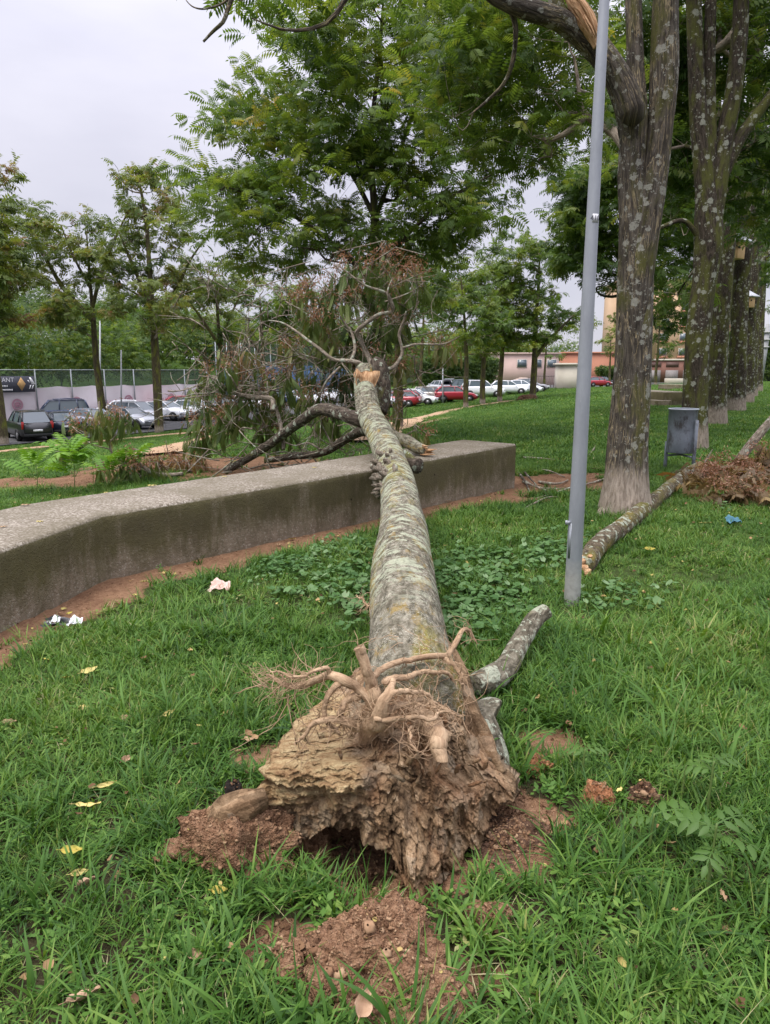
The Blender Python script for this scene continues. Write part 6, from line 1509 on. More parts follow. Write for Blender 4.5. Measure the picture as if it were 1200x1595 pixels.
for j, (px, py, h, lv, lab) in enumerate([(1100, 1400, .26, [(0.3, 1.0), (2.6, .9), (-.6, 1.05), (1.5, .8), (-2.2, .8)], 'broad-leaved seedling at the lower right with drooping leaflets'), (1100, 1270, .22, [(.2, .8), (1.2, .8), (2.7, .8)], 'seedling with pale rounded leaflets right of the dark clod'),
                                        (1010, 1330, .15, [(.05, 1.2), (3.0, .7)], 'seedling with one long level leaf below the clods'), (905, 1215, .14, [(.2, .7), (2.4, .7), (1.2, .5)], 'small light green seedling left of the orange clod'), (1060, 1250, .16, [(.1, .75), (2.3, .6)], 'small seedling rising just behind the dark clod'), (842, 1190, .13, [(1.0, .6), (2.6, .6)], 'tiny seedling beside the bark piece')]):
    p = G(px, py); p[2] = tz(p[0], p[1]); top = p + R(.01, 0, h)
    shoot('seedling', lab, p, [[p, p * .5 + top * .5, top]], [(top - R(0, 0, .02 * k_), R(math.cos(a), math.sin(a), .15), rg.normal(0, .2), s) for k_, (a, s) in enumerate(lv)], SMAT, SEEDL, 'seedlings right of the root end', 40 + j)

# wilted broken-off branches lying behind the wall at left
def lying_branch(label, wood, cells, yy, seed, leafm=WILT, sc=.85):
    global rg
    rg = np.random.default_rng(seed); pts = [PL(w_, 0) for w_, r_ in wood]; b0 = pts[0][0].copy(); b0[2] = tz(b0[0], b0[1])
    root = thing('wilted_branch', label, 'branch', b0); m_ = MB()
    for a, (w_, r_) in zip(pts, wood):
        a[:, 2] = np.maximum(a[:, 2], [tz(*c_[:2]) + .03 for c_ in a]); q = smooth_line(np.column_stack([a, r_]), 26); m_.tube(q[:, :3], q[:, 3], 9, rough=.2, seed=seed)
    part(m_, 'limb_bark', BARK_P, root, smooth=True); L_, S2, T_ = MB(), MB(), MB()
    for (cx, cy, rx, ry, n) in cells:
        for j in range(n):
            a = rg.uniform(-1, 1, 2); p = P(cx + a[0] * rx, cy + a[1] * ry, yy + rg.normal(0, .3)); p[2] = max(p[2], tz(p[0], p[1]) + .08)
            wilt(L_, S2, T_, p, rg, n=9, r=.16, seeds=int(rg.random() < .6), scale=sc)
    part(L_, 'wilted_leaves', leafm, root); part(S2, 'seed_keys', SEED, root)['kind'] = 'stuff'; part(T_, 'twigs', BARK_P, root, smooth=True)['kind'] = 'stuff'
lying_branch('upright wilted branch with brown seed bunches standing behind the wall at left', [([(180, 725, 10.6), (170, 690, 10.6), (160, 655, 10.6), (156, 632, 10.6)], [.018, .014, .010, .005]), ([(170, 690, 10.6), (190, 668, 10.6), (205, 652, 10.5)], [.01, .008, .004]), ([(172, 700, 10.6), (140, 690, 10.6), (118, 672, 10.5)], [.01, .008, .004])],
             [(158, 640, 12, 10, 3), (168, 655, 24, 10, 5), (195, 650, 14, 8, 3), (118, 664, 12, 10, 3), (110, 696, 12, 12, 3)], 10.6, 301)
lying_branch('pale bleached branch lying in wilted leaves behind the wall', [([(285, 738, 10.6), (255, 740, 10.6), (235, 735, 10.5), (215, 722, 10.5), (195, 712, 10.4), (170, 712, 10.4)], [.03, .034, .034, .03, .024, .012]), ([(235, 735, 10.5), (212, 745, 10.4), (190, 750, 10.4)], [.022, .016, .008]), ([(205, 715, 10.4), (218, 705, 10.5), (210, 700, 10.5), (190, 704, 10.5)], [.02, .016, .012, .006])],
             [(190, 730, 30, 6, 5), (215, 722, 22, 5, 3), (160, 728, 14, 6, 2), (250, 728, 20, 5, 3)], 10.8, 302)
lying_branch('brown withered spray on the soil between pale branch and fallen crown', [([(300, 738, 11.6), (280, 732, 11.7), (262, 728, 11.7)], [.016, .012, .006])], [(285, 722, 22, 10, 9), (262, 728, 18, 8, 6), (310, 718, 14, 8, 4)], 11.8, 303, WILT_BROWN)

# ------------------------------------------------------------------ the car park and what lies beyond it
GLASS = plain('car_glass', (.025, .032, .038), .12, .6, var=.05)
k = NT('car_glass_sky', .10, .7); k.base((.10, .13, .15)); GLASS = k.m
TYRE = plain('tyre', (.018, .018, .018), .8); RIM = plain('rim', (.20, .20, .21), .35, .5, .6); TRIM = plain('black_trim', (.02, .02, .022), .5)
HEADL = plain('headlight', (.62, .65, .68), .15, .6); TAILL = plain('taillight', (.38, .02, .018), .25, .5); PLATE = plain('plate', (.72, .73, .74), .5)
def paint(name, c, metal=0.0):
    k = NT(name, .28, .5); k.base(c); k.b.inputs['Metallic'].default_value = metal; k.b.inputs['Coat Weight'].default_value = .5; k.b.inputs['Coat Roughness'].default_value = .08; return k.m
PAINT = {n: paint('paint_' + n, c, m) for n, c, m in [('black', (.014, .015, .017), .2), ('navy', (.018, .035, .085), .3), ('darkblue', (.02, .028, .05), .3), ('paleblue', (.30, .35, .44), .4), ('white', (.74, .76, .79), 0), ('silver', (.42, .44, .47), .5), ('grey', (.20, .20, .21), .4), ('red', (.33, .016, .030), .1), ('beige', (.40, .36, .32), .4), ('teal', (.03, .06, .06), .3)]}
STY = {  # length, height, width, cowl, roof front, roof rear, rear foot (shares of length), deck height, bonnet height
    'hatch': (4.0, 1.47, 1.74, .20, .03, -.35, -.475, .98, .86), 'suv': (4.5, 1.70, 1.86, .20, .06, -.39, -.482, 1.08, 1.00), 'sedan': (4.5, 1.44, 1.78, .18, .03, -.22, -.36, .98, .85),
    'van': (4.4, 1.84, 1.82, .26, .12, -.43, -.485, 1.08, 1.02), 'mpv': (4.4, 1.62, 1.80, .28, .08, -.38, -.48, 1.00, .92), 'estate': (4.5, 1.47, 1.76, .19, .04, -.40, -.48, .98, .86)}
def car(label, style, colour, xy, az, open_hatch=False, cat='car', rails=False):
    L, H, W, xc, xf, xr, xb, zd, zh = STY[style]; zb = zd
    z0 = tz(*xy) + .065; root = thing('parked_car', label, cat, (xy[0], xy[1], z0), az, 'cars standing in the car park')
    ca, sa = math.cos(az), math.sin(az); pm = PAINT[colour]
    def local(name, mb, mats, parent, smooth=False):
        o = mb.build(name, mats, smooth=smooth); o.parent = parent; return o
    xs = np.array([-.5, -.492, -.47, -.42, xb + .02, -.30, -.15, 0, xc - .06, xc, xc + .06, .34, .42, .465, .49, .5]); xs = np.sort(np.unique(xs)); V = []
    for f in xs:
        w = W / 2 * (1 - .16 * sstep(.40, .5, abs(f)) - .03 * sstep(.2, .45, abs(f)))
        top = zb if f < xc else zb + (zh - zb) * sstep(xc, xc + .05, f); top = top - (.26 * sstep(.38, .5, f)) - (.05 * sstep(.45, .5, -f))
        if style in ('sedan',) and f < xb: top = zd - .02 - .08 * sstep(.44, .5, -f)
        bot = .22 + .10 * sstep(.42, .5, abs(f))
        ring = [(-w * .80, bot), (-w * .97, bot + .14), (-w, .56), (-w * .985, top - .16), (-w * .93, top - .03), (-w * .80, top), (0, top + .025), (w * .80, top), (w * .93, top - .03), (w * .985, top - .16), (w, .56), (w * .97, bot + .14), (w * .80, bot), (0, bot)]
        V += [(f * L, a, b_) for a, b_ in ring]
    n, m = len(xs), 14; ii = np.arange(n * m).reshape(n, m); mb = MB()
    V = np.vstack([V, [(-L / 2, 0, .55), (L / 2, 0, .55)]])
    mb.add(V, f4=np.stack([ii[:-1], ii[1:], np.roll(ii[1:], -1, 1), np.roll(ii[:-1], -1, 1)], 2).reshape(-1, 4), f3=[(n * m, ii[0][j], ii[0][(j + 1) % m]) for j in range(m)] + [(n * m + 1, ii[-1][(j + 1) % m], ii[-1][j]) for j in range(m)])
    # roof panel and pillars belong to the painted body
    w0, w1 = W / 2 * .90, W / 2 * .68
    A = [R(xc * L, s * w0 * .93, zb + .0) for s in (-1, 1)]; B = [R(xf * L, s * w1 * .95, H - .06) for s in (-1, 1)]; C_ = [R(xr * L, s * w1, H - .07) for s in (-1, 1)]; D = [R(xb * L, s * w0 * .95, zd) for s in (-1, 1)]
    rp = []
    for t in np.linspace(0, 1, 7):
        x = xf * L + (xr - xf) * L * t; hump = .06 * math.sin(math.pi * (t * .8 + .12))
        for s in (-1, -.6, 0, .6, 1): rp.append((x, s * (w1 + .025), H - .075 + hump * (1 - .25 * s * s) + .03 * (1 - s * s)))
    ri = np.arange(35).reshape(7, 5); rp = np.array(rp); rp2 = rp - R(0, 0, .04)
    top = np.stack([ri[:-1, :-1], ri[1:, :-1], ri[1:, 1:], ri[:-1, 1:]], 2).reshape(-1, 4); mb.add(np.vstack([rp, rp2]), f4=np.vstack([top[:, ::-1], top + 35, [[ri[0][j], ri[0][j + 1], ri[0][j + 1] + 35, ri[0][j] + 35] for j in range(4)], [[ri[-1][j + 1], ri[-1][j], ri[-1][j] + 35, ri[-1][j + 1] + 35] for j in range(4)], [[ri[j + 1][0], ri[j][0], ri[j][0] + 35, ri[j + 1][0] + 35] for j in range(6)], [[ri[j][4], ri[j + 1][4], ri[j + 1][4] + 35, ri[j][4] + 35] for j in range(6)]]))
    for s in (0, 1):
        mb.tube([A[s], (A[s] + B[s]) / 2 + R(0, 0, .02), B[s]], .038, 6); mb.tube([C_[s], (C_[s] + D[s]) / 2, D[s]], .060 if style != 'sedan' else .05, 6)
        xm = (xc * .45 + xb * .30) * L * .6; mb.tube([R(xm, (s * 2 - 1) * w0 * .985, zb), R(xm - .06, (s * 2 - 1) * w1 * 1.0, H - .06)], .035, 6)
        if style in ('estate', 'van', 'suv', 'mpv'):
            xm = xb * L * .66; mb.tube([R(xm, (s * 2 - 1) * w0 * .98, zd), R(xm + .1, (s * 2 - 1) * w1 * 1.0, H - .06)], .035, 6)
        if rails: mb.tube([R(xf * L * .5, (s * 2 - 1) * w1 * .92, H + .0), R((xf + xr) / 2 * L, (s * 2 - 1) * w1 * .92, H + .05), R(xr * L * .95, (s * 2 - 1) * w1 * .92, H - .01)], .02, 6)
    for x in (-.30 * L, .31 * L):
        for s in (-1, 1):
            a = np.linspace(-.15, math.pi + .15, 14); mb.tube([(x + .355 * math.cos(q), s * (W / 2 - .02), .31 + .355 * math.sin(q)) for q in a], .034, 5, mat=1)
    body = local('body', mb, [pm, TRIM], root)
    g = MB(); gv = [A[0] - R(0, 0, .02), A[1] - R(0, 0, .02), B[0], B[1], C_[0], C_[1], D[0] - R(0, 0, .02), D[1] - R(0, 0, .02)]
    def pane(name, quad):
        c = np.mean(quad, 0); q = MB().add([p for p in quad], f4=[(0, 1, 2, 3)]); return local(name, q, GLASS, root)
    if open_hatch:
        hb = MB(); e0, e1 = C_; hb.add([e0, e1, e1 + R(-.75, 0, .28), e0 + R(-.75, 0, .28), e0 - R(0, 0, .05), e1 - R(0, 0, .05), e1 + R(-.75, 0, .23), e0 + R(-.75, 0, .23)], f4=[(0, 1, 2, 3), (7, 6, 5, 4), (0, 3, 7, 4), (1, 5, 6, 2), (3, 2, 6, 7), (0, 4, 5, 1)]); local('tailgate', hb, pm, root)
    pane('windscreen', [gv[0], gv[1], gv[3], gv[2]])
    if not open_hatch: pane('rear_window', [gv[7], gv[6], gv[4], gv[5]])
    pane('side_window', [gv[0], gv[2], gv[4], gv[6]]); pane('side_window', [gv[1], gv[7], gv[5], gv[3]])
    for x in (-.30 * L, .31 * L):
        for s in (-1, 1):
            wb = MB(); wb.tube([(x, s * (W / 2 - .21), .31), (x, s * (W / 2 - .005), .31)], .315, 24); wh = local('wheel', wb, TYRE, root)
            rb = MB(); rb.tube([(x, s * (W / 2 - .03), .31), (x, s * (W / 2 + .004), .31)], .175, 16); local('rim', rb, RIM, wh)
    for s in (-1, 1):
        b_ = MB(); b_.box((L * .478, s * W * .34, zh - .24), (.16, .34, .13), s * -.35, bev=.03); local('headlight', b_, HEADL, root)
        b_ = MB()
        if style in ('suv', 'mpv', 'van', 'estate'): b_.box((-L * .487, s * W * .415, .92), (.07, .15, .42), s * .25, bev=.02)
        else: b_.box((-L * .484, s * W * .38, .80), (.09, .28, .17), s * .25, bev=.02)
        local('taillight', b_, TAILL, root)
        b_ = MB(); b_.box((xc * L - .12, s * (W / 2 + .07), zb + .03), (.14, .17, .11), 0, bev=.03); local('wing_mirror', b_, pm, root)
    b_ = MB(); b_.box((-L / 2 - .008, 0, .62), (.02, .50, .12)); local('number_plate', b_, PLATE, root)
    b_ = MB(); b_.box((L / 2 + .002, 0, .45), (.02, .50, .11)); local('number_plate', b_, PLATE, root)
    b_ = MB(); b_.box((L * .492, 0, .60), (.04, W * .55, .10), bev=.01); local('grille', b_, TRIM, root); b_ = MB(); b_.box((-L * .495, 0, .36), (.05, W * .8, .16), bev=.01); local('bumper_trim', b_, TRIM, root)
    return root
def on_t(px, t, h=4.0):
    u = (px - 600) / FPX; y = (t - TX * u * h * math.sin(PITCH)) / (TX * u * math.cos(PITCH) + TY); x = u * (y * math.cos(PITCH) + h * math.sin(PITCH)); return R(x, y)
IN = math.atan2(.54, -.84); OUTW = IN + math.pi
for a in [('black estate-like off-roader with tall red tail lamps, rear towards the lawn', 'suv', 'black', on_t(45, 40.6), IN - .30, dict(rails=True)),
          ('dark blue hatchback parked rear-out directly beside the black off-roader', 'hatch', 'darkblue', on_t(93, 41.6), IN - .36, {}),
          ('tall navy people carrier parked sideways before the pale screen', 'van', 'navy', on_t(92, 49.4), 3.62, dict(rails=True)),
          ('pale blue small car between the dark hatchback and silver carrier', 'hatch', 'paleblue', on_t(129, 43.4), IN + .1, {}),
          ('white hatchback behind the wilted branch, close to the pale screen', 'hatch', 'white', on_t(184, 50.5), 3.5, {}),
          ('silver people carrier nosed out beside the tallest left tree', 'mpv', 'silver', on_t(214, 45.0), OUTW + .2, {}),
          ('low grey-silver saloon nosed out in front of the silver carrier', 'sedan', 'silver', on_t(205, 41.8), OUTW + .1, {}),
          ('silver-white hatchback nosed out just right of the tallest left tree', 'hatch', 'white', on_t(262, 45.0), OUTW + .15, {}),
          ('red car mostly hidden behind the silver-white hatchback', 'hatch', 'red', on_t(272, 50.5), 3.5, {}),
          ('white car showing through wilted leaves at the left of the fallen crown', 'hatch', 'white', on_t(306, 44), OUTW, {}),
          ('grey car behind the hanging leaves left of the fallen crown', 'sedan', 'grey', on_t(346, 44.5), IN, {}),
          ('white estate seen through the fallen crown below the blue screen', 'estate', 'white', on_t(400, 44), OUTW, {}),
          ('blue car seen through the fallen crown before the blue screen', 'hatch', 'navy', on_t(440, 46), OUTW + .3, {}),
          ('white hatchback glimpsed under the bleached branches', 'hatch', 'white', on_t(482, 43.5), OUTW - .1, {}),
          ('white saloon glimpsed just left of the snapped trunk', 'sedan', 'white', on_t(527, 43), OUTW, {}),
          ('pale grey car just right of the snapped trunk', 'hatch', 'silver', G(600, 636)[:2], OUTW - .2, {}),
          ('red small car between two white ones right of the snapped trunk', 'hatch', 'red', G(620, 635)[:2], IN + .3, {}),
          ('white hatchback left of the silver estate, right of the snapped trunk', 'hatch', 'white', G(648, 632)[:2], OUTW + .35, {}),
          ('beige-silver estate parked left of the red hatchback', 'estate', 'beige', G(678, 627)[:2], OUTW + .5, {}),
          ('bright red hatchback side-on in the right car row', 'hatch', 'red', G(710, 627)[:2], OUTW + .55, {}),
          ('white van-like car with its tailgate raised behind the estate', 'estate', 'white', G(684, 613)[:2], IN - .6, dict(open_hatch=True)),
          ('dark green-black off-roader half behind the white one near the hedge', 'suv', 'teal', G(733, 616)[:2], OUTW + .5, {}),
          ('white off-roader behind the mossy yellow young trunk', 'suv', 'white', G(752, 619)[:2], OUTW + .5, {}),
          ('white hatchback left of the spreading tree, half sunk behind the lawn', 'hatch', 'white', G(793, 615)[:2], OUTW + .45, {}),
          ('white saloon right behind the half-sunk white hatchback', 'sedan', 'white', G(812, 613.5)[:2], OUTW + .5, {}),
          ('dark grey hatchback just left of the spreading tree trunk top', 'hatch', 'grey', G(827, 611)[:2], OUTW + .4, {}),
          ('small far red hatchback between the lamp post and forked tree', 'hatch', 'red', G(930, 603.5)[:2], OUTW + .9, {}),
          ('far dark saloon behind the far red hatchback', 'hatch', 'black', G(940, 600.8)[:2], OUTW + .7, {}),
          ('far white hatchback touching the forked tree trunk in view', 'hatch', 'white', G(950, 599.6)[:2], OUTW + .6, {})]:
    car(*a[:5], **a[5])

# fence of the courts with its pale pink-white screen
def along(t, s, z): p = ts(t, s); return R(p[0], p[1], z)
def s_at(px, t): p = on_t(px, t); return .54 * p[0] + .84 * p[1]
FZ, FTOP, STOP = -2.45, 1.62, .36; TF = 52.5
FE = thing('court_fence', 'tall wire court fence on grey posts with pale pinkish screen behind the car park', 'fence', along(TF, s_at(120, TF), FZ))
POST = plain('fence_post', (.24, .26, .27), .5, .4, .5)
posts = [-55, 5, 61, 116, 167, 212, 253, 290, 324]; ps = [s_at(p, TF) for p in posts]
for s in ps: part(MB().tube([along(TF - .06, s, FZ), along(TF - .06, s, FTOP + .05)], .055, 8), 'post', POST, FE, smooth=True)
part(MB().tube([along(TF - .06, ps[0], FTOP), along(TF - .06, ps[-1], FTOP)], .035, 6), 'top_rail', POST, FE)
k = NT('screen_cloth', .8, .1); q = k.pos(); k.base(k.ramp(k.noise(q, .6, 4), [(.3, (.60, .53, .56)), (.7, (.72, .67, .69))])); SCREEN = k.m
m_ = MB(); nn = 120; sv = np.linspace(ps[0], ps[-1], nn); rows = []
for j, f in enumerate(np.linspace(0, 1, 10)):
    z = FZ + (STOP - FZ) * f; bow = .05 * np.abs(np.sin(np.pi * (np.searchsorted(ps, sv) + sv * .0)))
    rows.append(np.array([along(TF + .02 + .05 * math.sin(s * 2.1 + f * 3), s, z + (-.10 * abs(math.sin(s * 1.02)) if f > .95 else 0)) for s in sv]))
v = np.array(rows); ii = np.arange(10 * nn).reshape(10, nn); m_.add(v.reshape(-1, 3), f4=np.stack([ii[:-1, :-1], ii[:-1, 1:], ii[1:, 1:], ii[1:, :-1]], 2).reshape(-1, 4)); scr = part(m_, 'windscreen_cloth', SCREEN, FE, smooth=True)
PINK = plain('screen_print', (.40, .22, .27), .8)
def disc(t, s, z, r, inner=0.0, n=28):
    V = [along(t, s + q * math.cos(a), z + q * math.sin(a)) for q in (r, inner) for a in np.linspace(0, 2 * math.pi, n, endpoint=False)]
    return V, [(j, (j + 1) % n, n + (j + 1) % n, n + j) for j in range(n)]
for px in (30, 122, 202, 268):
    m_ = MB(); s = s_at(px, TF); V, F = disc(TF - .06, s, -.95, .44, .30); m_.add(V, f4=F); V, F = disc(TF - .06, s, -.95, .22, .02); m_.add(V, f4=F)
    for q in range(3): m_.box(along(TF - .07, s, -.95 + .12 * (q - 1)), (.5, .01, .05), math.atan2(.84, .54))
    part(m_, 'round_emblem', PINK, FE)
for px in (160, 240):
    m_ = MB(); s = s_at(px, TF); rg = np.random.default_rng(px)
    for q in range(6):
        m_.box(along(TF - .065, s + q * .28, -1.1), (.06, .01, rg.uniform(.25, .5)), math.atan2(.84, .54)); m_.box(along(TF - .068, s + q * .28 + .08, -1.1 + rg.uniform(-.15, .15)), (.16, .01, .06), math.atan2(.84, .54))
    part(m_, 'faded_print', PINK, FE)
# wire mesh above the screen: a net of thin wires
k = NT('wire_net', .6, .3); q = k.pos(); k.base((.06, .085, .075)); tr = k.n('ShaderNodeBsdfTransparent'); mx = k.n('ShaderNodeMixShader'); mx.inputs[0].default_value = .52
k.t.links.new(tr.outputs[0], mx.inputs[1]); k.t.links.new(k.b.outputs[0], mx.inputs[2]); k.t.links.new(mx.outputs[0], k.out.inputs['Surface']); NET = k.m
part(MB().add([along(TF, ps[0], STOP - .05), along(TF, ps[-1], STOP - .05), along(TF, ps[-1], FTOP), along(TF, ps[0], FTOP)], f4=[(0, 1, 2, 3)]), 'wire_mesh', NET, FE)
# banner with the restaurant arrow
s0, s1 = s_at(-62, TF - .3), s_at(61, TF - .3); zb0, zb1 = -.02, 1.16; TB = TF - .22; az = math.atan2(.84, .54)
BN = thing('restaurant_banner', 'dark grey banner lettered RESTAURANT with orange diamond and white arrow on the fence', 'banner', along(TB, (s0 + s1) / 2, zb0))
mid = along(TB, (s0 + s1) / 2, (zb0 + zb1) / 2); part(MB().box(mid, (s1 - s0, .03, zb1 - zb0), az), 'banner_cloth', plain('banner_grey', (.065, .068, .085), .6), BN)
def on_banner(name, polys, mat):
    m_ = MB()
    for pl in polys:
        p = np.array([along(TB - .022, s, z) for s, z in pl]); m_.extrude(p, (0, 0, 0), tuple(along(TB - .028, 0, 0) - along(TB - .022, 0, 0)))
    return part(m_, name, mat, BN)
sp = lambda px: s_at(px, TB)
on_banner('diamond', [[(sp(33), .58), (sp(39.5), 1.08), (sp(46), .58), (sp(39.5), .06)]], plain('banner_orange', (.55, .34, .14), .7))
WHITE = plain('banner_white', (.80, .80, .80), .7)
on_banner('arrow', [[(sp(52), 1.07), (sp(54.5), 1.07), (sp(61), .55), (sp(55), .55)], [(sp(49), .86), (sp(51), .86), (sp(53), .66), (sp(51.5), .66)], [(sp(53), .50), (sp(54.6), .50), (sp(52.2), .20), (sp(50.4), .20)], [(sp(57), .50), (sp(58.6), .50), (sp(56.0), .20), (sp(54.2), .20)]], WHITE)
def banner_text(txt, size, s_right, z, name):
    me = text_mesh(txt, size, WHITE, name); co = np.empty(len(me.vertices) * 3, np.float32); me.vertices.foreach_get('co', co); co = co.reshape(-1, 3); co[:, 0] -= co[:, 0].max()
    w = np.array([along(TB - .035, s_right + v[0], z + v[1]) for v in co]) - np.array(BN.location); me.vertices.foreach_set('co', w.astype(np.float32).ravel()); me.update(); o = bpy.data.objects.new(name, me); COL.objects.link(o); o.parent = BN
banner_text('RESTAURANT', .46, sp(28.5), .88, 'lettering')
on_banner('small_lettering', [[(sp(a), z0), (sp(a + w_), z0), (sp(a + w_), z1), (sp(a), z1)] for z0, z1, xs_ in ((.38, .50, np.arange(-14, 18, 2.2)), (.10, .22, np.arange(-14, 26, 2.0))) for a in xs_ for w_ in (1.2,)], WHITE)

# blue court screens farther right
BL = thing('court_screen', 'blue windbreak screens on posts round the far courts behind the fallen crown', 'fence', along(58, s_at(430, 58), FZ))
k = NT('blue_screen', .7, .2); q = k.pos(); k.base(k.ramp(k.noise(q, .5, 4), [(.3, (.05, .10, .22)), (.7, (.10, .17, .32))])); BLUE = k.m
T2 = 58
for j, (a, b_, zt) in enumerate([(352, 398, .25), (402, 446, .35), (450, 500, .45), (504, 545, .2)]):
    sa_, sb_ = s_at(a, T2), s_at(b_, T2); m_ = MB(); m_.box(along(T2, (sa_ + sb_) / 2, (FZ + .4 + 1.6 + zt) / 2 + .1), (sb_ - sa_, .05, 1.6 + zt - FZ - .4), az); part(m_, 'screen_panel', BLUE, BL)
for px in (340, 357, 379, 400, 424, 448, 474, 502, 530):
    s = s_at(px, T2 - .3); part(MB().tube([along(T2 - .3, s, FZ), along(T2 - .3, s, 4.6)], .055, 6), 'post', POST, BL, smooth=True)
part(MB().add([along(T2 - .2, s_at(335, T2), 1.5), along(T2 - .2, s_at(548, T2), 1.5), along(T2 - .2, s_at(548, T2), 4.6), along(T2 - .2, s_at(335, T2), 4.6)], f4=[(0, 1, 2, 3)]), 'wire_mesh', NET, BL)
# floodlight masts and lamp poles beyond
MAST = plain('mast_grey', (.36, .38, .39), .5, .3); LAMPW = plain('lamp_head', (.66, .68, .70), .4)
def mast(label, px, pyt, t, r, heads, lean=0.0, group='floodlight masts by the courts'):
    p = on_t(px, t); z0 = tz(*p); top = P(px, pyt, p[1]); root = thing('floodlight_mast', label, 'floodlight', (p[0], p[1], z0), group=group)
    part(MB().tube([R(p[0], p[1], z0 - .2), top], [r, r * .7], 8), 'mast', MAST, root, smooth=True)
    if heads:
        c = top; part(MB().tube([c + R(-.65, 0, 0), c + R(.65, 0, 0)], .04, 6), 'crossbar', MAST, root)
        for q in np.linspace(-.6, .6, heads): part(MB().box(c + R(q, -.12, .02), (.5 if heads < 3 else .34, .34, .24), .1, bev=.03), 'lamp_head', LAMPW, root)
    return root
mast('twin-headed floodlight standing out against the dark woods', 97, 514, 70, .10, 2)
mast('cluster-headed floodlight low against the woods at far left', 45, 538, 66, .09, 3)
mast('pale slim mast behind the brownish verge tree', 156, 500, 56, .09, 0)
mast('dark lamp pole among the cars, behind the wilted branch', 189, 545, 45.5, .07, 0)
mast('short blue-grey floodlight above the blue court screens', 420, 548, 66, .07, 2)
mast('slim floodlight between two verge trees left of the blue screens', 323, 536, 64, .07, 1)
mast('grey lamp pole standing before the silver estate', 690, 562, 31.5, .07, 0)

# hedge, walls and buildings on the right skyline
def leafbank(name, label, cat, p0, p1, h, w, n, mat, seed, tmpl=LEAF_FAR, sc=(.6, 1.1)):
    rg = np.random.default_rng(seed); p0, p1 = np.asarray(p0), np.asarray(p1); m_ = MB(); d = (p1 - p0) / np.linalg.norm(p1 - p0); nr = R(-d[1], d[0])
    f = rg.random(n); o = rg.uniform(-1, 1, n); hh = np.sqrt(rg.random(n)); xy = p0 + (p1 - p0) * f[:, None] + nr * (o * w / 2)[:, None]; lump = 1 + .12 * vnoise(np.column_stack([f * np.linalg.norm(p1 - p0) * .6, f * 0, f * 0]), seed)
    pos = np.column_stack([xy, terr(xy[:, 0], xy[:, 1]) + h * hh * lump]); dd = rg.normal(size=(n, 3)); dd[:, 1] -= .5
    stamp(m_, tmpl, pos, dd, rg.normal(0, .6, n), rg.uniform(*sc, n), np.clip(rg.normal(.45, .2, n), 0, 1)); b_ = R(*p0, tz(*p0)); return tag(m_.build(name, mat, origin=b_), label, cat)
q0, q1 = P(650, 600, 100)[:2], P(772, 600, 112)[:2]
leafbank('hedge', 'long clipped green hedge behind the right car row', 'hedge', q0, q1, 4.6, 1.6, 5200, GREEN_D, 5)
def building(label, c, w, d, h, rz, wall, floors=0, cols=0, z0=None, win=(1.4, 1.5), sill=None, roof=None, first=3.6, fh=3.0, name='building', skip=()):
    zb_ = tz(*c) if z0 is None else z0; root = thing(name, label, 'building', (c[0], c[1], zb_)); cc, ss_ = math.cos(rz), math.sin(rz)
    def wp(x, y, z): return R(c[0] + x * cc - y * ss_, c[1] + x * ss_ + y * cc, zb_ + z)
    part(MB().box(wp(0, d / 2, h / 2 - .5), (w, d, h + 1), rz), 'wall', wall, root)
    part(MB().box(wp(0, d / 2, h + .15), (w + .5, d + .5, .3), rz), 'roof', roof or wall, root)
    for i in range(floors):
        for j in range(cols):
            if (i, j) in skip: continue
            x = (j + .5) / cols * w - w / 2; z = first + i * fh + fh / 2; fr = part(MB().box(wp(x, -.03, z), (win[0] + .2, .12, win[1] + .2), rz), 'window', plain_cache('window_frame', (.50, .46, .42)), root)
            part(MB().box(wp(x, -.08, z), (win[0], .06, win[1]), rz), 'pane', GLASS, fr)
            if sill is not None: part(MB().box(wp(x, -.12, z - win[1] / 2 - .3), (win[0] + .6, .3, .45), rz), 'sill', sill, fr)
    return root, wp
_pc = {}
def plain_cache(n, c):
    if n not in _pc: _pc[n] = plain(n, c)
    return _pc[n]
PEACH = plain('render_peach', (.46, .32, .20), .85, var=.08, sc=.3); ORANGE = plain('render_orange', (.42, .19, .12), .85, var=.08, sc=.3); BROWN = plain('brick_brown', (.20, .10, .075), .85, var=.12); CREAM = plain('render_cream', (.50, .46, .38), .85, var=.08, sc=.5); PINKW = plain('render_pink', (.46, .34, .30), .85, var=.1, sc=.4); GARAGE = plain('garage_door', (.22, .20, .19), .6)
ca_ = P(1022, 592, 150)[:2]; ap, wp = building('tall peach apartment block with orange panels and brown garages behind the forked tree', ca_ + R(3.0, 0), 24, 12, 20.0, -.10, PEACH, 5, 6, win=(1.5, 1.4), sill=ORANGE, first=4.6, fh=3.0)
part(MB().box(wp(0, -.15, 4.55), (24.2, .5, .35), -.10), 'ledge', CREAM, ap); part(MB().box(wp(0, -.10, 2.2), (24.0, .2, 4.3), -.10), 'brown_base', BROWN, ap)
for j in range(7): part(MB().box(wp(-10.4 + j * 3.5, -.24, 1.25), (2.5, .12, 2.4), -.10), 'garage_door', GARAGE, ap)
for j in range(7): part(MB().box(wp(-10.4 + j * 3.5, -.24, 3.6), (2.5, .12, .9), -.10), 'garage_transom', plain_cache('transom', (.12, .07, .06)), ap)
for x in (-8, -4.05, 4.05, 8): part(MB().box(wp(x, -.35, 12.3), (.5, .6, 15.2), -.10), 'pilaster', plain_cache('pilaster', (.60, .42, .27)), ap)
building('low orange building behind the cream wall block and lamp post', P(922, 590, 128)[:2], 10, 8, 5.4, -.05, ORANGE, 0, 0)
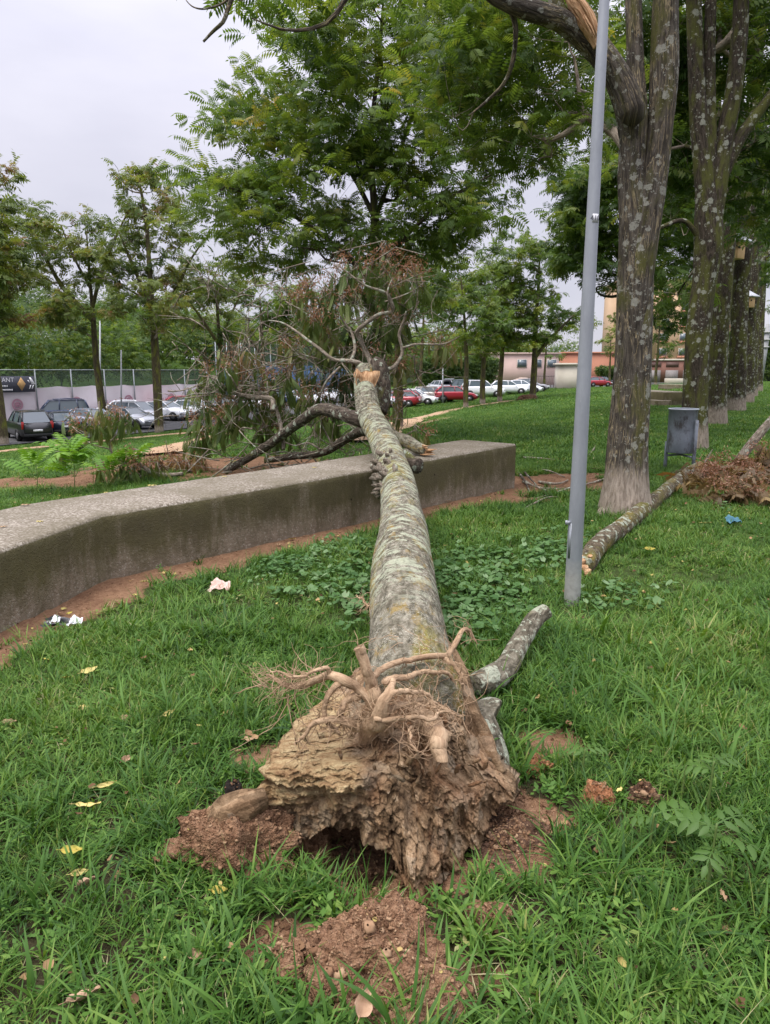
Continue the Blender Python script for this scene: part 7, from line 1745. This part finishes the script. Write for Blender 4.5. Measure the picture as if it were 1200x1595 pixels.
building('small windowless cream block on the lawn crest left of the lamp post', P(889, 606, 97)[:2], 3.3, 3, 3.1, -.05, CREAM, 0, 0, name='utility_block')
pk, wp = building('long pinkish building with dark windows behind the right white cars', P(812, 600, 125)[:2], 13, 9, 5.2, .05, PINKW, 1, 5, win=(1.5, 1.2), first=2.6, fh=2.2, skip=((0, 1),))
m_ = MB(); c0_ = P(770, 604, 118); c1_ = P(815, 588, 121)
for j in range(12):
    f = j / 11; c = c0_ * (1 - f) + c1_ * f; m_.box(R(c[0], c[1], c[2] - 1.5), (.8, 3.0, 3 + .0), .05)
tag(m_.build('stairway', plain('stair_stone', (.42, .33, .28), .9), origin=R(c0_[0], c0_[1], c0_[2] - 3)), 'pinkish stone stair climbing before the pink building', 'stairs')
FN = thing('railing', 'grey railing panel at the right end of the pink building', 'railing', P(855, 606, 104)); cR = P(856, 600, 104)
for j in range(12): part(MB().box(cR + R(-2.2 + j * .4, 0, .3), (.09, .05, 2.2), 0), 'bar', plain_cache('rail_grey', (.16, .13, .12)), FN)
part(MB().box(cR + R(0, 0, 1.3), (5, .07, .12), 0), 'top_rail', plain_cache('rail_grey', (.16, .13, .12)), FN)
building('distant white building with blue steelwork left of the hedge', P(640, 570, 135)[:2], 10, 8, 6.8, 0, plain('render_white', (.55, .60, .68), .8), 2, 4, win=(1.3, .9), first=2.8, fh=2.0)
building('dark far building at the extreme right behind the white column lamp', P(1225, 590, 110)[:2] + R(3, 0), 12, 8, 7, 0, plain('dark_slate', (.035, .045, .055), .7), 0, 0)
# white banded column lamp at the far right
cl_ = P(1183, 598, 75); cl_[2] = tz(cl_[0], cl_[1]); CLM = thing('column_lamp', 'white banded column lamp at the far right end of the lawn', 'lamp post', cl_); hh_ = P(1190, 505, 75)[2]
part(MB().tube([cl_ - R(0, 0, .1), R(cl_[0] + .35, cl_[1], hh_)], [.30, .24], 14), 'column', plain('white_column', (.26, .265, .27), .6), CLM, smooth=True)
for f in (.62, .74, .86): c = cl_ * (1 - f) + R(cl_[0] + .35, cl_[1], hh_) * f; part(MB().tube([c, c + R(0, 0, .16)], .38, 14), 'band', plain_cache('white_band', (.34, .34, .33)), CLM)
leafbank('hedge', 'dark tall shrubbery behind the column lamp at the far right', 'hedge', P(1085, 600, 108)[:2], P(1300, 600, 108)[:2], 7.5, 3, 5200, GREEN_D, 9)
leafbank('hedge', 'low clipped hedge between orange building and apartment block', 'hedge', P(930, 600, 121)[:2], P(975, 600, 121)[:2], 3.2, 2, 1100, GREEN_D, 10)
# other concrete benches on the lawn
def block(name, label, cat, px, py, w, d, h, rz, mat, off=0):
    g = G(px, py); g[2] = tz(g[0], g[1]); cc, ss_ = math.cos(rz), math.sin(rz); c = g + R(w / 2 * cc - d / 2 * ss_, w / 2 * ss_ + d / 2 * cc, h / 2 - .05); m_ = MB(); m_.box(c, (w, d, h + .1), rz, bev=.03); return m_, g
m_, g = block('a', '', '', 1032, 633, 1.3, 4.2, .64, .15, WALL_MAT); bn_ = thing('concrete_bench', 'second low concrete wall end with step, on the lawn behind the forked tree', 'wall', g); part(m_, 'block', WALL_MAT, bn_); m_, g = block('a', '', '', 1022, 633.5, .75, .9, .28, .15, WALL_MAT); part(m_, 'step', WALL_MAT, bn_)
m_, g = block('a', '', '', 1038, 608, 5.2, 1.6, .50, .1, WALL_MAT); tag(m_.build('concrete_bench', WALL_MAT, origin=g), 'third low concrete wall far across the lawn, dark in the tree shade', 'wall')
m_, g = block('a', '', '', 1040, 597, 3.2, 1.4, .85, .05, CREAM); tag(m_.build('concrete_bench', CREAM, origin=g), 'small far cream concrete block before the apartment garages', 'wall')
ribbon('dirt_path', gp((900, 620), (930, 619.5), (965, 619.5)), .6, PATH_MAT, .05, 8)
tag(lump('rubbish_heap', 'small dark heap at the foot of the spreading tree', 'heap', 822, 623.5, .75, .6, .5, SOILD, 31), None)

# crumbs over bare soil and the mounds
rg = np.random.default_rng(81)
k = NT('litter_mat', .85, .1); oi = k.n('ShaderNodeObjectInfo')
k.base(k.ramp(oi.outputs['Random'], [(0.05, (.07, .04, .022)), (.4, (.18, .105, .055)), (.7, (.30, .20, .10)), (.95, (.36, .30, .10))])); CHIP = k.m
def chips():
    rg = np.random.default_rng(13); out = []
    for v in range(4):
        mb = MB(); L = rg.uniform(.018, .032); n = 7; V = []
        for i in range(n):
            f = i / (n - 1); w = L * .36 * math.sin(math.pi * min(1, f + .04)) ** .7
            for e in (-1, 0, 1): V.append((f * L - L / 2, e * w, .004 + abs(e) * w * rg.uniform(.2, .7) + (f - .5) ** 2 * L * rg.uniform(.4, 1.2)))
        ii = np.arange(n * 3).reshape(n, 3); mb.add(V, f4=np.stack([ii[:-1, :-1], ii[1:, :-1], ii[1:, 1:], ii[:-1, 1:]], 2).reshape(-1, 4)); out.append(bpy.data.objects.new('chip', mb.mesh('chip', CHIP)))
    return out
n = 60000; y = np.sqrt(rg.uniform(.8, 12 ** 2, n)); x = rg.uniform(-1, 1, n) * (.6 * y + .4); d = dirt(x, y); dw = seg_dist(x, y, WALL_FRONT)
u = np.array([(W_E - W_B)[1], -(W_E - W_B)[0]]); u /= np.linalg.norm(u); bh = ((x - W_B[0]) * u[0] + (y - W_B[1]) * u[1] < 0)
on = (rg.random(n) < d * np.where(y < 3.2, 1, .55)) & ~(bh & (dw < 1.0)) & ~((x < np.interp(y, [-1, 1.9, 4.23, 5.35], [-3.6, -2.95, -2.43, -2.17])) & (dw < 1))
n2 = 9000; yy2 = rg.uniform(1.45, 2.6, n2); xx2 = rg.uniform(-.85, .85, n2); o2 = rg.random(n2) < dirt(xx2, yy2)
x = np.concatenate([x[on], xx2[o2]]); y = np.concatenate([y[on], yy2[o2]]); cp = np.column_stack([x, y, terr(x, y) + .002])
for lv, mt, ar in LUMPS:
    if len(lv) and ar < .2: cp = np.vstack([cp, lv[rg.integers(0, len(lv), int(min(1500, 60000 * ar)))]])
n0 = len(cp)
yl = np.sqrt(rg.uniform(1.7, 11 ** 2, 1500)); xl = rg.uniform(-1, 1, 1500) * (.6 * yl); ok = seg_dist(xl, yl, WALL_FRONT) > 1.05
lz = terr(xl, yl) + rg.uniform(.015, .06, 1500); ds = seg_dist(xl, yl, WALL_FRONT) < .45; ok = ok | (ds & (xl > np.interp(yl, [1.9, 4.23, 5.35, 9.85], [-2.9, -2.38, -2.1, 1.9]) + .05)); lz = np.where(ds, terr(xl, yl) + .006, lz)
cp = np.vstack([cp, np.column_stack([xl, yl, lz])[ok]]); m = len(cp)
cs = rg.lognormal(-.6, .55, m) * .5
scatter('soil_crumbs', cp, np.column_stack([rg.normal(0, .3, m), rg.normal(0, .3, m), rg.uniform(0, 6.28, m)]), np.where(np.arange(m) < n0, np.clip(cs, .1, 2.2), rg.uniform(.6, 1.5, m)), np.where(np.arange(m) < n0, rg.choice(9, m, p=[.155] * 5 + [.2 / 3] * 3 + [.025]), rg.integers(8, 12, m)), crumb_sources() + chips())
